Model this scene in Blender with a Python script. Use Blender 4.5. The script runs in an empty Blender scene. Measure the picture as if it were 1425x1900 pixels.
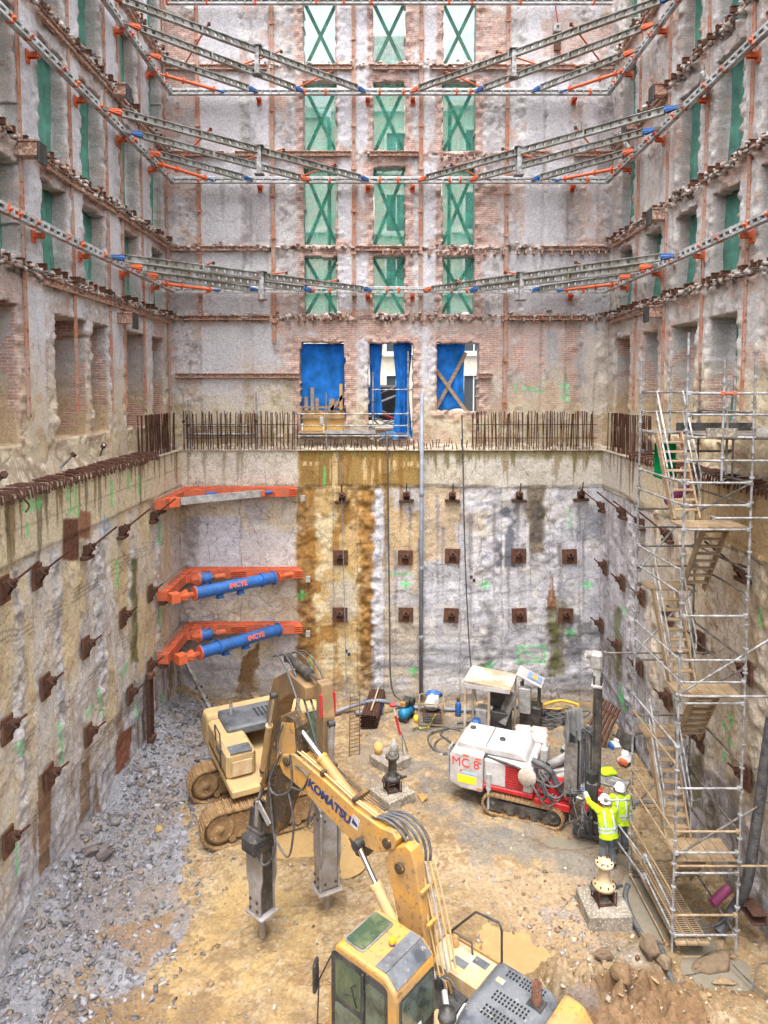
import bpy, math, random
import numpy as np
from mathutils import Vector, Matrix
random.seed(7)
SC = bpy.context.scene
COL = SC.collection
R = math.radians
# ---------------------------------------------------------------- camera model (24 mm shift lens, slight downward tilt)
FPX, TH, HC, CX, CY = 1267.0, R(3.6), 11.8, 712.5, 805.0
CT, ST = math.cos(TH), math.sin(TH)
def ray(px, py):
    v = (CY - py) / FPX
    return Vector(((px - CX) / FPX, CT + v * ST, v * CT - ST))
def onZ(px, py, z):
    r = ray(px, py); return Vector((0, 0, HC)) + r * ((z - HC) / r.z)
def onY(px, py, y):
    r = ray(px, py); return Vector((0, 0, HC)) + r * (y / r.y)
def onX(px, py, x):
    r = ray(px, py); return Vector((0, 0, HC)) + r * (x / r.x)
def proj(P):
    x = P[:, 0]; y = P[:, 1]; z = P[:, 2] - HC
    d = np.maximum(y * CT - z * ST, .2); u = y * ST + z * CT
    return CX + FPX * x / d, CY - FPX * u / d
# ---------------------------------------------------------------- numpy noise
def _hash(ix, iy, iz, s):
    h = (ix * np.uint32(374761393) + iy * np.uint32(668265263) + iz * np.uint32(2246822519) + np.uint32(s * 3266489917 & 0xffffffff)).astype(np.uint32)
    h ^= h >> np.uint32(15); h *= np.uint32(2246822519); h ^= h >> np.uint32(13); h *= np.uint32(3266489917); h ^= h >> np.uint32(16)
    return h.astype(np.float64) / 4294967296.0
def vnoise(x, y, z, s=0):
    x0 = np.floor(x); y0 = np.floor(y); z0 = np.floor(z)
    fx = x - x0; fy = y - y0; fz = z - z0
    fx = fx * fx * (3 - 2 * fx); fy = fy * fy * (3 - 2 * fy); fz = fz * fz * (3 - 2 * fz)
    ix = x0.astype(np.int64).astype(np.uint32); iy = y0.astype(np.int64).astype(np.uint32); iz = z0.astype(np.int64).astype(np.uint32)
    o = np.uint32(1)
    def L(a, b, t): return a + (b - a) * t
    c = [L(L(_hash(ix, iy, k, s), _hash(ix + o, iy, k, s), fx), L(_hash(ix, iy + o, k, s), _hash(ix + o, iy + o, k, s), fx), fy) for k in (iz, iz + o)]
    return L(c[0], c[1], fz)
def fbm(P, sc, s=0, octv=4, stretch=(1, 1, 1), gain=.5):
    tot = 0; a = 1.0; n = 0.0; f = 1.0 / sc
    for o in range(octv):
        tot = tot + a * vnoise(P[:, 0] * f / stretch[0] + 17.3 * o, P[:, 1] * f / stretch[1] + 5.1 * o, P[:, 2] * f / stretch[2], s + o)
        n += a; a *= gain; f *= 2.03
    return tot / n
def sstep(a, b, x):
    t = np.clip((x - a) / (b - a + 1e-9), 0, 1); return t * t * (3 - 2 * t)
def lin(c):
    c = np.array(c, float) / 255.0
    return np.where(c <= .04045, c / 12.92, ((c + .055) / 1.055) ** 2.4)
# ---------------------------------------------------------------- mesh builder
class MB:
    def __init__(s): s.v = []; s.f = []; s.sm = []
    def add(s, vs, fs, smooth=False, M=None):
        o = len(s.v)
        s.v += [tuple(M @ Vector(p)) if M is not None else tuple(p) for p in vs]
        s.f += [tuple(i + o for i in f) for f in fs]; s.sm += [smooth] * len(fs)
        return s
    def box(s, c, size, M=None, rot=None, bev=0.0):
        hx, hy, hz = size[0] / 2, size[1] / 2, size[2] / 2
        T = Matrix.Translation(c)
        if rot is not None: T = T @ (rot if isinstance(rot, Matrix) else Matrix.Rotation(rot, 4, 'Z'))
        if M is not None: T = M @ T
        if bev <= 0:
            vs = [(x, y, z) for x in (-hx, hx) for y in (-hy, hy) for z in (-hz, hz)]
            return s.add(vs, [(0, 1, 3, 2), (4, 6, 7, 5), (0, 4, 5, 1), (2, 3, 7, 6), (0, 2, 6, 4), (1, 5, 7, 3)], False, T)
        b = min(bev, hx * .9, hy * .9, hz * .9)
        vs = []; idx = {}
        for i, sx in enumerate((-1, 1)):
            for j, sy in enumerate((-1, 1)):
                for k, sz in enumerate((-1, 1)):
                    for a, d in enumerate(((0, b, b), (b, 0, b), (b, b, 0))):
                        idx[(i, j, k, a)] = len(vs)
                        vs.append((sx * (hx - d[0]), sy * (hy - d[1]), sz * (hz - d[2])))
        fs = []
        for a in range(3):
            for q in (0, 1):
                e = [o for o in range(3) if o != a]
                loop = []
                for m, n in ((0, 0), (1, 0), (1, 1), (0, 1)):
                    t = [0, 0, 0]; t[a] = q; t[e[0]] = m; t[e[1]] = n
                    loop.append(idx[(*t, a)])
                fs.append(tuple(loop if (q == 1) == (a != 1) else loop[::-1]))
        for a in range(3):
            e = [o for o in range(3) if o != a]
            for m in (0, 1):
                for n in (0, 1):
                    t0 = [0, 0, 0]; t1 = [0, 0, 0]; t0[a] = 0; t1[a] = 1
                    for t in (t0, t1): t[e[0]] = m; t[e[1]] = n
                    fs.append((idx[(*t0, e[0])], idx[(*t1, e[0])], idx[(*t1, e[1])], idx[(*t0, e[1])]))
        for i in (0, 1):
            for j in (0, 1):
                for k in (0, 1): fs.append(tuple(idx[(i, j, k, a)] for a in range(3)))
        return s.add(vs, fs, False, T)
    def bar(s, a, b, w, h, up=(0, 0, 1), bev=0.0):
        a = Vector(a); b = Vector(b); d = b - a; L = d.length
        if L < 1e-6: return s
        x = d / L; u = Vector(up)
        if abs(x.dot(u)) > .98: u = Vector((1, 0, 0))
        y = u.cross(x).normalized(); z = x.cross(y)
        M = Matrix(((x.x, y.x, z.x, 0), (x.y, y.y, z.y, 0), (x.z, y.z, z.z, 0), (0, 0, 0, 1)))
        return s.box((a + b) / 2, (L, w, h), rot=M, bev=bev)
    def tube(s, pts, r, n=8, cap=True, smooth=True, closed=False):
        pts = [Vector(p) for p in pts]; m = len(pts)
        rr = r if isinstance(r, (list, tuple)) else [r] * m
        t0 = (pts[1] - pts[0]).normalized()
        ref = Vector((0, 0, 1)) if abs(t0.z) < .9 else Vector((1, 0, 0))
        u = ref.cross(t0).normalized(); vs = []
        for i, p in enumerate(pts):
            if closed: t = (pts[(i + 1) % m] - pts[i - 1]).normalized()
            else: t = (pts[min(i + 1, m - 1)] - pts[max(i - 1, 0)]).normalized()
            u = (u - t * u.dot(t))
            u = u.normalized() if u.length > 1e-6 else t.orthogonal().normalized()
            w = t.cross(u); q = rr[i]; ra, rb = (q if isinstance(q, (list, tuple)) else (q, q))
            for k in range(n):
                a = 2 * math.pi * k / n
                vs.append(p + u * (ra * math.cos(a)) + w * (rb * math.sin(a)))
        fs = []
        for i in range(m if closed else m - 1):
            j = (i + 1) % m
            for k in range(n): fs.append((i * n + k, i * n + (k + 1) % n, j * n + (k + 1) % n, j * n + k))
        s.add(vs, fs, smooth)
        if cap and not closed: s.add(vs[:n], [tuple(range(n))[::-1]]); s.add(vs[-n:], [tuple(range(n))])
        return s
    def cyl(s, a, b, r, n=12, r2=None): return s.tube([a, b], [r, r if r2 is None else r2], n)
    def lathe(s, prof, n=16, M=None, smooth=True):
        vs = []
        for (r, z) in prof:
            for k in range(n):
                a = 2 * math.pi * k / n; vs.append((r * math.cos(a), r * math.sin(a), z))
        fs = [(i * n + k, i * n + (k + 1) % n, (i + 1) * n + (k + 1) % n, (i + 1) * n + k) for i in range(len(prof) - 1) for k in range(n)]
        return s.add(vs, fs, smooth, M)
    def prism(s, poly, y0, y1, M=None):
        """polygon in (x,z), extruded from y0 to y1"""
        n = len(poly)
        vs = [(p[0], y0, p[1]) for p in poly] + [(p[0], y1, p[1]) for p in poly]
        fs = [tuple(range(n)), tuple(range(2 * n - 1, n - 1, -1))] + [(i, i + n, (i + 1) % n + n, (i + 1) % n) for i in range(n)]
        return s.add(vs, fs, False, M)
    def build(s, name, mat, parent=None, bevel=0, world=False):
        me = bpy.data.meshes.new(name); me.from_pydata(s.v, [], s.f)
        if any(s.sm): me.polygons.foreach_set('use_smooth', s.sm)
        me.materials.append(mat); me.update()
        o = bpy.data.objects.new(name, me); COL.objects.link(o)
        if parent is not None:
            o.parent = parent
            if world: o.matrix_parent_inverse = WM(parent).inverted()
        if bevel:
            m = o.modifiers.new('bevel', 'BEVEL'); m.width = bevel; m.segments = 2; m.limit_method = 'ANGLE'; m.angle_limit = R(35)
        return o
def WM(o):
    m = Matrix.LocRotScale(o.location, o.rotation_euler, o.scale)
    if o.parent is not None: m = WM(o.parent) @ o.matrix_parent_inverse @ m
    return m
def tag(o, label=None, cat=None, group=None, kind=None):
    if label: o['label'] = label
    if cat: o['category'] = cat
    if group: o['group'] = group
    if kind: o['kind'] = kind
    return o
def thing(name, label, cat, loc=(0, 0, 0), rotz=0, group=None):
    o = bpy.data.objects.new(name, None); COL.objects.link(o)
    o.location = loc; o.rotation_euler = (0, 0, rotz); o.empty_display_size = .2
    return tag(o, label, cat, group)
KIDS = {}
def copy_tree(o, parent=None):
    c = o.copy(); COL.objects.link(c)
    if parent is not None: c.parent = parent; c.matrix_parent_inverse = o.matrix_parent_inverse.copy()
    for ch in list(o.children): copy_tree(ch, c)
    return c
def bez(a, b, c, d, n=14):
    a, b, c, d = map(Vector, (a, b, c, d)); out = []
    for i in range(n + 1):
        t = i / n; q = 1 - t
        out.append(a * q ** 3 + b * 3 * q * q * t + c * 3 * q * t * t + d * t ** 3)
    return out
def smooth_path(pts, n=6):
    pts = [Vector(p) for p in pts]; out = []
    for i in range(len(pts) - 1):
        p0 = pts[max(i - 1, 0)]; p1 = pts[i]; p2 = pts[i + 1]; p3 = pts[min(i + 2, len(pts) - 1)]
        for k in range(n):
            t = k / n
            out.append(.5 * ((2 * p1) + (p2 - p0) * t + (2 * p0 - 5 * p1 + 4 * p2 - p3) * t * t + (3 * p1 - p0 - 3 * p2 + p3) * t ** 3))
    return out + [pts[-1]]
def text_mesh(txt, size, mat, parent, M, name='lettering', bold=0.0, shear=0.0, sx=1.0):
    cu = bpy.data.curves.new('lettering', 'FONT'); cu.body = txt; cu.size = size; cu.extrude = .002; cu.offset = bold; cu.shear = shear
    cu.align_x = 'CENTER'; cu.align_y = 'CENTER'
    t = bpy.data.objects.new('lettering', cu); COL.objects.link(t)
    bpy.context.view_layer.update()
    me = bpy.data.meshes.new_from_object(t.evaluated_get(bpy.context.evaluated_depsgraph_get()))
    bpy.data.objects.remove(t); bpy.data.curves.remove(cu)
    me.transform(Matrix.Diagonal((sx, 1, 1, 1))); me.transform(M)
    me.materials.clear(); me.materials.append(mat); me.name = name
    o = bpy.data.objects.new(name, me); COL.objects.link(o); o.parent = parent
    return o
def frame(o, x, y):
    """matrix with origin o, text baseline along x, text up along y"""
    x = Vector(x).normalized(); y = Vector(y); y = (y - x * y.dot(x)).normalized(); z = x.cross(y)
    return Matrix(((x.x, y.x, z.x, o[0]), (x.y, y.y, z.y, o[1]), (x.z, y.z, z.z, o[2]), (0, 0, 0, 1)))
# ---------------------------------------------------------------- materials
def newmat(name):
    m = bpy.data.materials.new(name); m.use_nodes = True
    nt = m.node_tree; return m, nt, nt.nodes['Principled BSDF']
def nd(nt, t, **k):
    n = nt.nodes.new(t)
    for a, b in k.items():
        if a in n.inputs.keys(): n.inputs[a].default_value = b
        else: setattr(n, a, b)
    return n
def rgba(c): return (*[float(q) for q in lin(c)], 1)
def mat_mix(name, c1, c2, amt=.5, scale=3.0, rough=.6, metal=0.0, bump=.15, c3=None, amt3=.3, spec=.5, stretch=(1, 1, 1), bscale=18):
    """paint or steel: base colour c1 with worn or dirty patches of c2 (amount amt) and fine specks of c3"""
    m, nt, p = newmat(name); L = nt.links.new
    tc = nd(nt, 'ShaderNodeTexCoord'); mp = nd(nt, 'ShaderNodeMapping'); mp.inputs['Scale'].default_value = stretch
    oi = nd(nt, 'ShaderNodeObjectInfo'); ad = nd(nt, 'ShaderNodeVectorMath', operation='ADD')
    ml = nd(nt, 'ShaderNodeMath', operation='MULTIPLY'); ml.inputs[1].default_value = 37.0
    L(oi.outputs['Random'], ml.inputs[0]); L(tc.outputs['Object'], ad.inputs[0]); L(ml.outputs[0], ad.inputs[1]); L(ad.outputs[0], mp.inputs['Vector'])
    n1 = nd(nt, 'ShaderNodeTexNoise', Scale=scale, Detail=8.0, Roughness=.65); L(mp.outputs[0], n1.inputs['Vector'])
    r1 = nd(nt, 'ShaderNodeValToRGB'); lo = .72 - .5 * amt
    r1.color_ramp.elements[0].position = max(0, lo - .10); r1.color_ramp.elements[1].position = min(1, lo + .10)
    L(n1.outputs['Fac'], r1.inputs[0])
    mx = nd(nt, 'ShaderNodeMixRGB'); mx.inputs[1].default_value = rgba(c1); mx.inputs[2].default_value = rgba(c2); L(r1.outputs[0], mx.inputs[0])
    out = mx.outputs[0]
    n2 = nd(nt, 'ShaderNodeTexNoise', Scale=scale * 6.5, Detail=5.0, Roughness=.7); L(mp.outputs[0], n2.inputs['Vector'])
    if c3 is not None:
        r2 = nd(nt, 'ShaderNodeValToRGB'); lo = .70 - .35 * amt3
        r2.color_ramp.elements[0].position = lo - .04; r2.color_ramp.elements[1].position = lo + .06
        L(n2.outputs['Fac'], r2.inputs[0])
        m2 = nd(nt, 'ShaderNodeMixRGB'); m2.inputs[2].default_value = rgba(c3); L(out, m2.inputs[1]); L(r2.outputs[0], m2.inputs[0]); out = m2.outputs[0]
    hv = nd(nt, 'ShaderNodeHueSaturation'); mr = nd(nt, 'ShaderNodeMapRange'); mr.inputs[3].default_value = .78; mr.inputs[4].default_value = 1.2
    L(n2.outputs['Fac'], mr.inputs[0]); L(mr.outputs[0], hv.inputs['Value']); L(out, hv.inputs['Color'])
    L(hv.outputs[0], p.inputs['Base Color'])
    p.inputs['Roughness'].default_value = rough; p.inputs['Metallic'].default_value = metal
    p.inputs['Specular IOR Level'].default_value = spec
    rr = nd(nt, 'ShaderNodeMapRange'); rr.inputs[3].default_value = max(.05, rough - .12); rr.inputs[4].default_value = min(1, rough + .2)
    L(n1.outputs['Fac'], rr.inputs[0]); L(rr.outputs[0], p.inputs['Roughness'])
    if bump:
        n3 = nd(nt, 'ShaderNodeTexNoise', Scale=bscale, Detail=4.0); L(mp.outputs[0], n3.inputs['Vector'])
        b = nd(nt, 'ShaderNodeBump', Strength=bump, Distance=.02); L(n3.outputs['Fac'], b.inputs['Height']); L(b.outputs[0], p.inputs['Normal'])
    return m
def mat_attr(name, brick=False, fine=22.0, bump=.5, rough=.92, var=(.78, 1.22), bdist=.03, wet=False, chip=.6, crack=0):
    """earth, concrete and masonry: colour from the attribute Col, laid brick where its alpha says so"""
    m, nt, p = newmat(name); L = nt.links.new
    at = nd(nt, 'ShaderNodeAttribute', attribute_name='Col')
    tc = nd(nt, 'ShaderNodeTexCoord')
    n1 = nd(nt, 'ShaderNodeTexNoise', Scale=fine, Detail=7.0, Roughness=.7); L(tc.outputs['Object'], n1.inputs['Vector'])
    n2 = nd(nt, 'ShaderNodeTexNoise', Scale=fine * .22, Detail=6.0, Roughness=.65); L(tc.outputs['Object'], n2.inputs['Vector'])
    col = at.outputs['Color']; hsum = nd(nt, 'ShaderNodeMath', operation='ADD'); L(n1.outputs['Fac'], hsum.inputs[0]); L(n2.outputs['Fac'], hsum.inputs[1])
    height = hsum.outputs[0]
    if brick:
        sp = nd(nt, 'ShaderNodeSeparateXYZ'); L(tc.outputs['Object'], sp.inputs[0])
        a1 = nd(nt, 'ShaderNodeMath', operation='ADD'); L(sp.outputs[0], a1.inputs[0]); L(sp.outputs[1], a1.inputs[1])
        cb = nd(nt, 'ShaderNodeCombineXYZ'); L(a1.outputs[0], cb.inputs[0]); L(sp.outputs[2], cb.inputs[1])
        wv = nd(nt, 'ShaderNodeMixRGB', blend_type='ADD'); wv.inputs[0].default_value = .06; L(cb.outputs[0], wv.inputs[1]); L(n2.outputs['Color'], wv.inputs[2])
        bt = nd(nt, 'ShaderNodeTexBrick', Scale=1.0); bt.inputs['Color1'].default_value = rgba((182, 122, 102)); bt.inputs['Color2'].default_value = rgba((208, 166, 148))
        bt.inputs['Mortar'].default_value = rgba((212, 202, 196)); bt.inputs['Mortar Size'].default_value = .012; bt.inputs['Brick Width'].default_value = .27
        bt.inputs['Row Height'].default_value = .075; bt.inputs['Bias'].default_value = -.1; L(wv.outputs[0], bt.inputs['Vector'])
        th = nd(nt, 'ShaderNodeMath', operation='ADD'); L(at.outputs['Alpha'], th.inputs[0])
        sc = nd(nt, 'ShaderNodeMath', operation='MULTIPLY_ADD'); L(n1.outputs['Fac'], sc.inputs[0]); sc.inputs[1].default_value = 1.9; sc.inputs[2].default_value = -.95
        L(sc.outputs[0], th.inputs[1])
        rp = nd(nt, 'ShaderNodeValToRGB'); rp.color_ramp.elements[0].position = .42; rp.color_ramp.elements[1].position = .6; L(th.outputs[0], rp.inputs[0])
        # the painted colour tints the brick too (limewash, mud, soot)
        tn = nd(nt, 'ShaderNodeMixRGB'); tn.inputs[0].default_value = .25; L(bt.outputs['Color'], tn.inputs[1]); L(col, tn.inputs[2])
        mx = nd(nt, 'ShaderNodeMixRGB'); L(rp.outputs[0], mx.inputs[0]); L(col, mx.inputs[1]); L(tn.outputs[0], mx.inputs[2]); col = mx.outputs[0]
        bh = nd(nt, 'ShaderNodeMath', operation='MULTIPLY'); L(bt.outputs['Fac'], bh.inputs[0]); L(rp.outputs[0], bh.inputs[1])
        sb = nd(nt, 'ShaderNodeMath', operation='MULTIPLY_ADD'); L(bh.outputs[0], sb.inputs[0]); sb.inputs[1].default_value = -.8; L(height, sb.inputs[2]); height = sb.outputs[0]
    mr = nd(nt, 'ShaderNodeMapRange'); mr.inputs[1].default_value = .3; mr.inputs[2].default_value = .7; mr.inputs[3].default_value = var[0]; mr.inputs[4].default_value = var[1]
    L(n1.outputs['Fac'], mr.inputs[0])
    mu = nd(nt, 'ShaderNodeMixRGB', blend_type='MULTIPLY'); mu.inputs[0].default_value = 1; L(col, mu.inputs[1]); L(mr.outputs[0], mu.inputs[2])
    n3 = nd(nt, 'ShaderNodeTexNoise', Scale=fine * .42, Detail=10.0, Roughness=.82); L(tc.outputs['Object'], n3.inputs['Vector'])
    cr = nd(nt, 'ShaderNodeValToRGB'); e = cr.color_ramp.elements; e[0].position = .37; e[0].color = (1.2, 1.2, 1.2, 1); e[1].position = .41; e[1].color = (1, 1, 1, 1)
    q = e.new(.56); q.color = (1, 1, 1, 1); q = e.new(.60); q.color = (.74, .73, .72, 1); q = e.new(.66); q.color = (.55, .53, .52, 1)
    L(n3.outputs['Fac'], cr.inputs[0]); m3 = nd(nt, 'ShaderNodeMixRGB', blend_type='MULTIPLY'); m3.inputs[0].default_value = chip; L(mu.outputs[0], m3.inputs[1]); L(cr.outputs[0], m3.inputs[2])
    out = m3.outputs[0]
    for k, (vs, th_, st_) in enumerate(((.62, .010, (1, 1, .8)), (1.7, .012, (1, 1, .45))) if crack else ()):
        mpp = nd(nt, 'ShaderNodeMapping'); mpp.inputs['Scale'].default_value = st_; wn = nd(nt, 'ShaderNodeTexNoise', Scale=2.4, Detail=6.0, Roughness=.65); L(tc.outputs['Object'], wn.inputs['Vector'])
        wa = nd(nt, 'ShaderNodeMixRGB', blend_type='ADD'); wa.inputs[0].default_value = .22; L(tc.outputs['Object'], mpp.inputs['Vector']); L(mpp.outputs[0], wa.inputs[1]); L(wn.outputs['Color'], wa.inputs[2])
        vo = nd(nt, 'ShaderNodeTexVoronoi', feature='DISTANCE_TO_EDGE', Scale=vs); L(wa.outputs[0], vo.inputs['Vector'])
        lt = nd(nt, 'ShaderNodeMapRange'); lt.inputs[1].default_value = th_ * .5; lt.inputs[2].default_value = th_ * 1.4; lt.inputs[3].default_value = 1; lt.inputs[4].default_value = 0; L(vo.outputs['Distance'], lt.inputs[0])
        gt = nd(nt, 'ShaderNodeMapRange'); gt.inputs[1].default_value = .46; gt.inputs[2].default_value = .54; L(n2.outputs['Fac'], gt.inputs[0]); ml = nd(nt, 'ShaderNodeMath', operation='MULTIPLY'); L(lt.outputs[0], ml.inputs[0]); L(gt.outputs[0], ml.inputs[1])
        sc_ = nd(nt, 'ShaderNodeMath', operation='MULTIPLY'); sc_.inputs[1].default_value = crack; L(ml.outputs[0], sc_.inputs[0]); mk = nd(nt, 'ShaderNodeMixRGB', blend_type='MULTIPLY'); mk.inputs[2].default_value = (.34, .30, .27, 1); L(sc_.outputs[0], mk.inputs[0]); L(out, mk.inputs[1]); out = mk.outputs[0]
    L(out, p.inputs['Base Color']); p.inputs['Roughness'].default_value = rough
    h3 = nd(nt, 'ShaderNodeMath', operation='MULTIPLY_ADD'); L(n3.outputs['Fac'], h3.inputs[0]); h3.inputs[1].default_value = -1.1; L(height, h3.inputs[2]); height = h3.outputs[0]
    p.inputs['Specular IOR Level'].default_value = .25
    if wet:
        L(at.outputs['Alpha'], p.inputs['Roughness'])
    b = nd(nt, 'ShaderNodeBump', Strength=bump, Distance=bdist); L(height, b.inputs['Height']); L(b.outputs[0], p.inputs['Normal'])
    return m
def mat_net(name, c, alpha, weave=True, trans=.5):
    m, nt, p = newmat(name); L = nt.links.new; nt.nodes.remove(p)
    out = nt.nodes['Material Output']
    tc = nd(nt, 'ShaderNodeTexCoord'); n = nd(nt, 'ShaderNodeTexNoise', Scale=2.2, Detail=5.0); L(tc.outputs['Object'], n.inputs['Vector'])
    cr = nd(nt, 'ShaderNodeValToRGB'); cr.color_ramp.elements[0].color = rgba([q * .72 for q in c]); cr.color_ramp.elements[1].color = rgba(c)
    cr.color_ramp.elements[0].position = .3; cr.color_ramp.elements[1].position = .7; L(n.outputs['Fac'], cr.inputs[0])
    d = nd(nt, 'ShaderNodeBsdfDiffuse'); t = nd(nt, 'ShaderNodeBsdfTranslucent'); L(cr.outputs[0], d.inputs[0]); L(cr.outputs[0], t.inputs[0])
    m1 = nd(nt, 'ShaderNodeMixShader'); m1.inputs[0].default_value = trans; L(d.outputs[0], m1.inputs[1]); L(t.outputs[0], m1.inputs[2])
    if alpha >= 1: L(m1.outputs[0], out.inputs[0]); return m
    tr = nd(nt, 'ShaderNodeBsdfTransparent'); m2 = nd(nt, 'ShaderNodeMixShader')
    mr = nd(nt, 'ShaderNodeMapRange'); mr.inputs[3].default_value = alpha - .22; mr.inputs[4].default_value = min(1, alpha + .22); L(n.outputs['Fac'], mr.inputs[0])
    L(mr.outputs[0], m2.inputs[0]); L(tr.outputs[0], m2.inputs[1]); L(m1.outputs[0], m2.inputs[2]); L(m2.outputs[0], out.inputs[0])
    return m
def mat_plain(name, c, rough=.5, metal=0, spec=.5, emit=None):
    m, nt, p = newmat(name)
    p.inputs['Base Color'].default_value = rgba(c); p.inputs['Roughness'].default_value = rough; p.inputs['Metallic'].default_value = metal
    p.inputs['Specular IOR Level'].default_value = spec
    if emit: p.inputs['Emission Color'].default_value = rgba(emit[0]); p.inputs['Emission Strength'].default_value = emit[1]
    return m
M = {}
M['galv'] = mat_mix('galvanised steel', (176, 178, 182), (120, 116, 112), .45, 6, .5, .35, .1, (120, 84, 60), .25)
M['galvd'] = mat_mix('weathered galvanised steel', (138, 138, 138), (92, 86, 80), .5, 5, .6, .3, .12, (125, 95, 65), .35)
M['wale'] = mat_mix('bright galvanised steel', (196, 198, 200), (150, 148, 146), .45, 2.2, .5, 0, .1, (130, 120, 104), .25)
M['strut'] = mat_mix('strut galvanised steel', (170, 172, 170), (122, 118, 110), .5, 2.2, .55, .1, .12, (120, 110, 70), .3)
M['orange'] = mat_mix('orange paint', (232, 100, 48), (200, 96, 58), .5, 4, .65, 0, .1, (150, 104, 80), .35)
M['orangeu'] = mat_mix('orange red oxide paint', (224, 98, 54), (182, 92, 64), .5, 3, .7, 0, .1, (140, 100, 80), .4)
M['blue'] = mat_mix('blue paint', (30, 98, 176), (40, 84, 138), .45, 3, .5, 0, .08, (120, 112, 104), .25)
M['rust'] = mat_mix('rust', (108, 74, 58), (82, 58, 48), .5, 6, .9, 0, .5, (140, 96, 68), .25, spec=.2)
M['rustd'] = mat_mix('dark rust', (84, 60, 50), (60, 46, 41), .5, 9, .9, 0, .5, (140, 84, 56), .3, spec=.2)
M['rebar'] = mat_mix('rebar rust', (86, 58, 47), (66, 46, 40), .5, 12, .9, 0, .4, (150, 96, 70), .3, spec=.2)
M['redlead'] = mat_mix('old red lead beam', (172, 122, 100), (140, 112, 100), .5, 2.2, .85, 0, .4, (200, 176, 160), .5, spec=.2)
M['post'] = mat_mix('stained steel post', (186, 122, 92), (186, 158, 144), .5, 1.3, .85, 0, .3, (120, 78, 60), .35, spec=.2)
M['yellow'] = mat_mix('machine yellow', (188, 136, 54), (160, 124, 78), .52, 1.6, .5, 0, .06, (112, 88, 62), .32)
M['yellowd'] = mat_mix('dusty machine yellow', (190, 160, 108), (172, 146, 106), .5, 2.0, .7, 0, .1, (158, 128, 90), .14)
M['yellowg'] = mat_mix('greasy machine yellow', (128, 94, 48), (62, 50, 38), .65, 2.4, .5, 0, .2, (170, 126, 60), .2)
M['cream'] = mat_mix('dusty deck', (192, 174, 146), (176, 148, 108), .5, 2.5, .75, 0, .12, (160, 132, 98), .2)
M['hood'] = mat_mix('black hood with dust', (58, 61, 68), (98, 101, 106), .5, 1.8, .5, 0, .04, (140, 132, 122), .15)
M['black'] = mat_mix('black paint', (34, 35, 38), (64, 62, 60), .45, 4, .5, 0, .08, (120, 104, 84), .2)
M['rubber'] = mat_mix('rubber hose', (46, 48, 54), (84, 84, 86), .5, 6, .55, 0, .05, (130, 118, 98), .25)
M['dark'] = mat_plain('dark hollow', (14, 14, 15), .9)
M['hammer'] = mat_mix('hammer steel', (156, 152, 152), (130, 120, 110), .5, 2, .5, .15, .15, (176, 146, 116), .12)
M['hammerd'] = mat_mix('dark hammer steel', (96, 90, 84), (52, 48, 45), .5, 2.5, .5, .1, .25, (140, 124, 104), .12)
M['chrome'] = mat_plain('chrome rod', (205, 205, 208), .18, 1)
M['steel'] = mat_mix('grey steel', (150, 150, 152), (108, 104, 100), .5, 4, .45, .4, .12, (150, 120, 90), .3)
M['glass'] = mat_mix('tinted glass with painted reflections', (44, 52, 48), (84, 96, 84), .5, 2.6, .12, 0, 0, spec=.8)  # lighter patches in the colour stand in for reflections on the panes
M['glassg'] = mat_mix('green glass with painted reflections', (92, 100, 72), (52, 70, 54), .55, 3.2, .12, 0, 0, (150, 146, 116), .12, spec=.8, stretch=(1, 1, .5))  # dark and pale streaks in the colour imitate reflections in the glass
M['roofd'] = mat_mix('dusty white roof', (198, 190, 180), (164, 140, 114), .5, 1.6, .8, 0, .12)
M['navy'] = mat_plain('navy lettering', (36, 50, 92), .5)
M['red'] = mat_mix('red paint', (196, 30, 36), (160, 30, 34), .4, 4, .45, 0, .06, (130, 90, 80), .25)
M['white'] = mat_mix('white machine paint', (186, 184, 186), (164, 158, 154), .45, 2.5, .45, 0, .06, (190, 160, 120), .25)
M['redtxt'] = mat_plain('red lettering', (206, 44, 50), .5)
M['greyp'] = mat_mix('light grey paint', (186, 186, 186), (150, 146, 142), .5, 4, .5, .1, .1, (130, 116, 100), .35)
M['trackm'] = mat_mix('muddy track', (152, 122, 86), (124, 98, 70), .5, 3, .9, 0, .5, (198, 170, 130), .22, spec=.2)
M['trackg'] = mat_mix('grey muddy track', (150, 134, 112), (112, 98, 82), .55, 5, .85, 0, .5, (184, 164, 136), .4, spec=.2)
M['conc'] = mat_mix('pad concrete', (148, 140, 130), (118, 110, 100), .5, 3, .85, 0, .35, (196, 180, 156), .35, spec=.3)
M['wood'] = mat_mix('weathered timber', (182, 156, 124), (146, 122, 98), .5, 3, .8, 0, .2, (120, 96, 72), .3, stretch=(1, 1, 5))
M['woody'] = mat_mix('yellow shuttering board', (224, 176, 92), (200, 158, 96), .5, 2, .7, 0, .15, (160, 130, 90), .3)
M['deck'] = mat_mix('muddy scaffold deck', (160, 138, 108), (134, 112, 86), .5, 4, .85, 0, .3, (110, 92, 72), .3)
M['pvc'] = mat_mix('grey pvc', (128, 134, 146), (110, 114, 124), .4, 3, .5, 0, .04, (160, 150, 136), .2)
M['brace'] = mat_mix('net brace board', (120, 112, 92), (96, 92, 80), .5, 3, .8, 0, .2)
M['net'] = mat_net('green safety net', (112, 208, 186), .50, trans=.65)
M['nett'] = mat_net('thin green net', (124, 212, 192), .27, trans=.62)
M['netd'] = mat_net('dense green net', (128, 186, 170), .82, trans=.55)
M['tarp'] = mat_net('blue tarpaulin', (74, 170, 252), 1.0, trans=.5)
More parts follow.
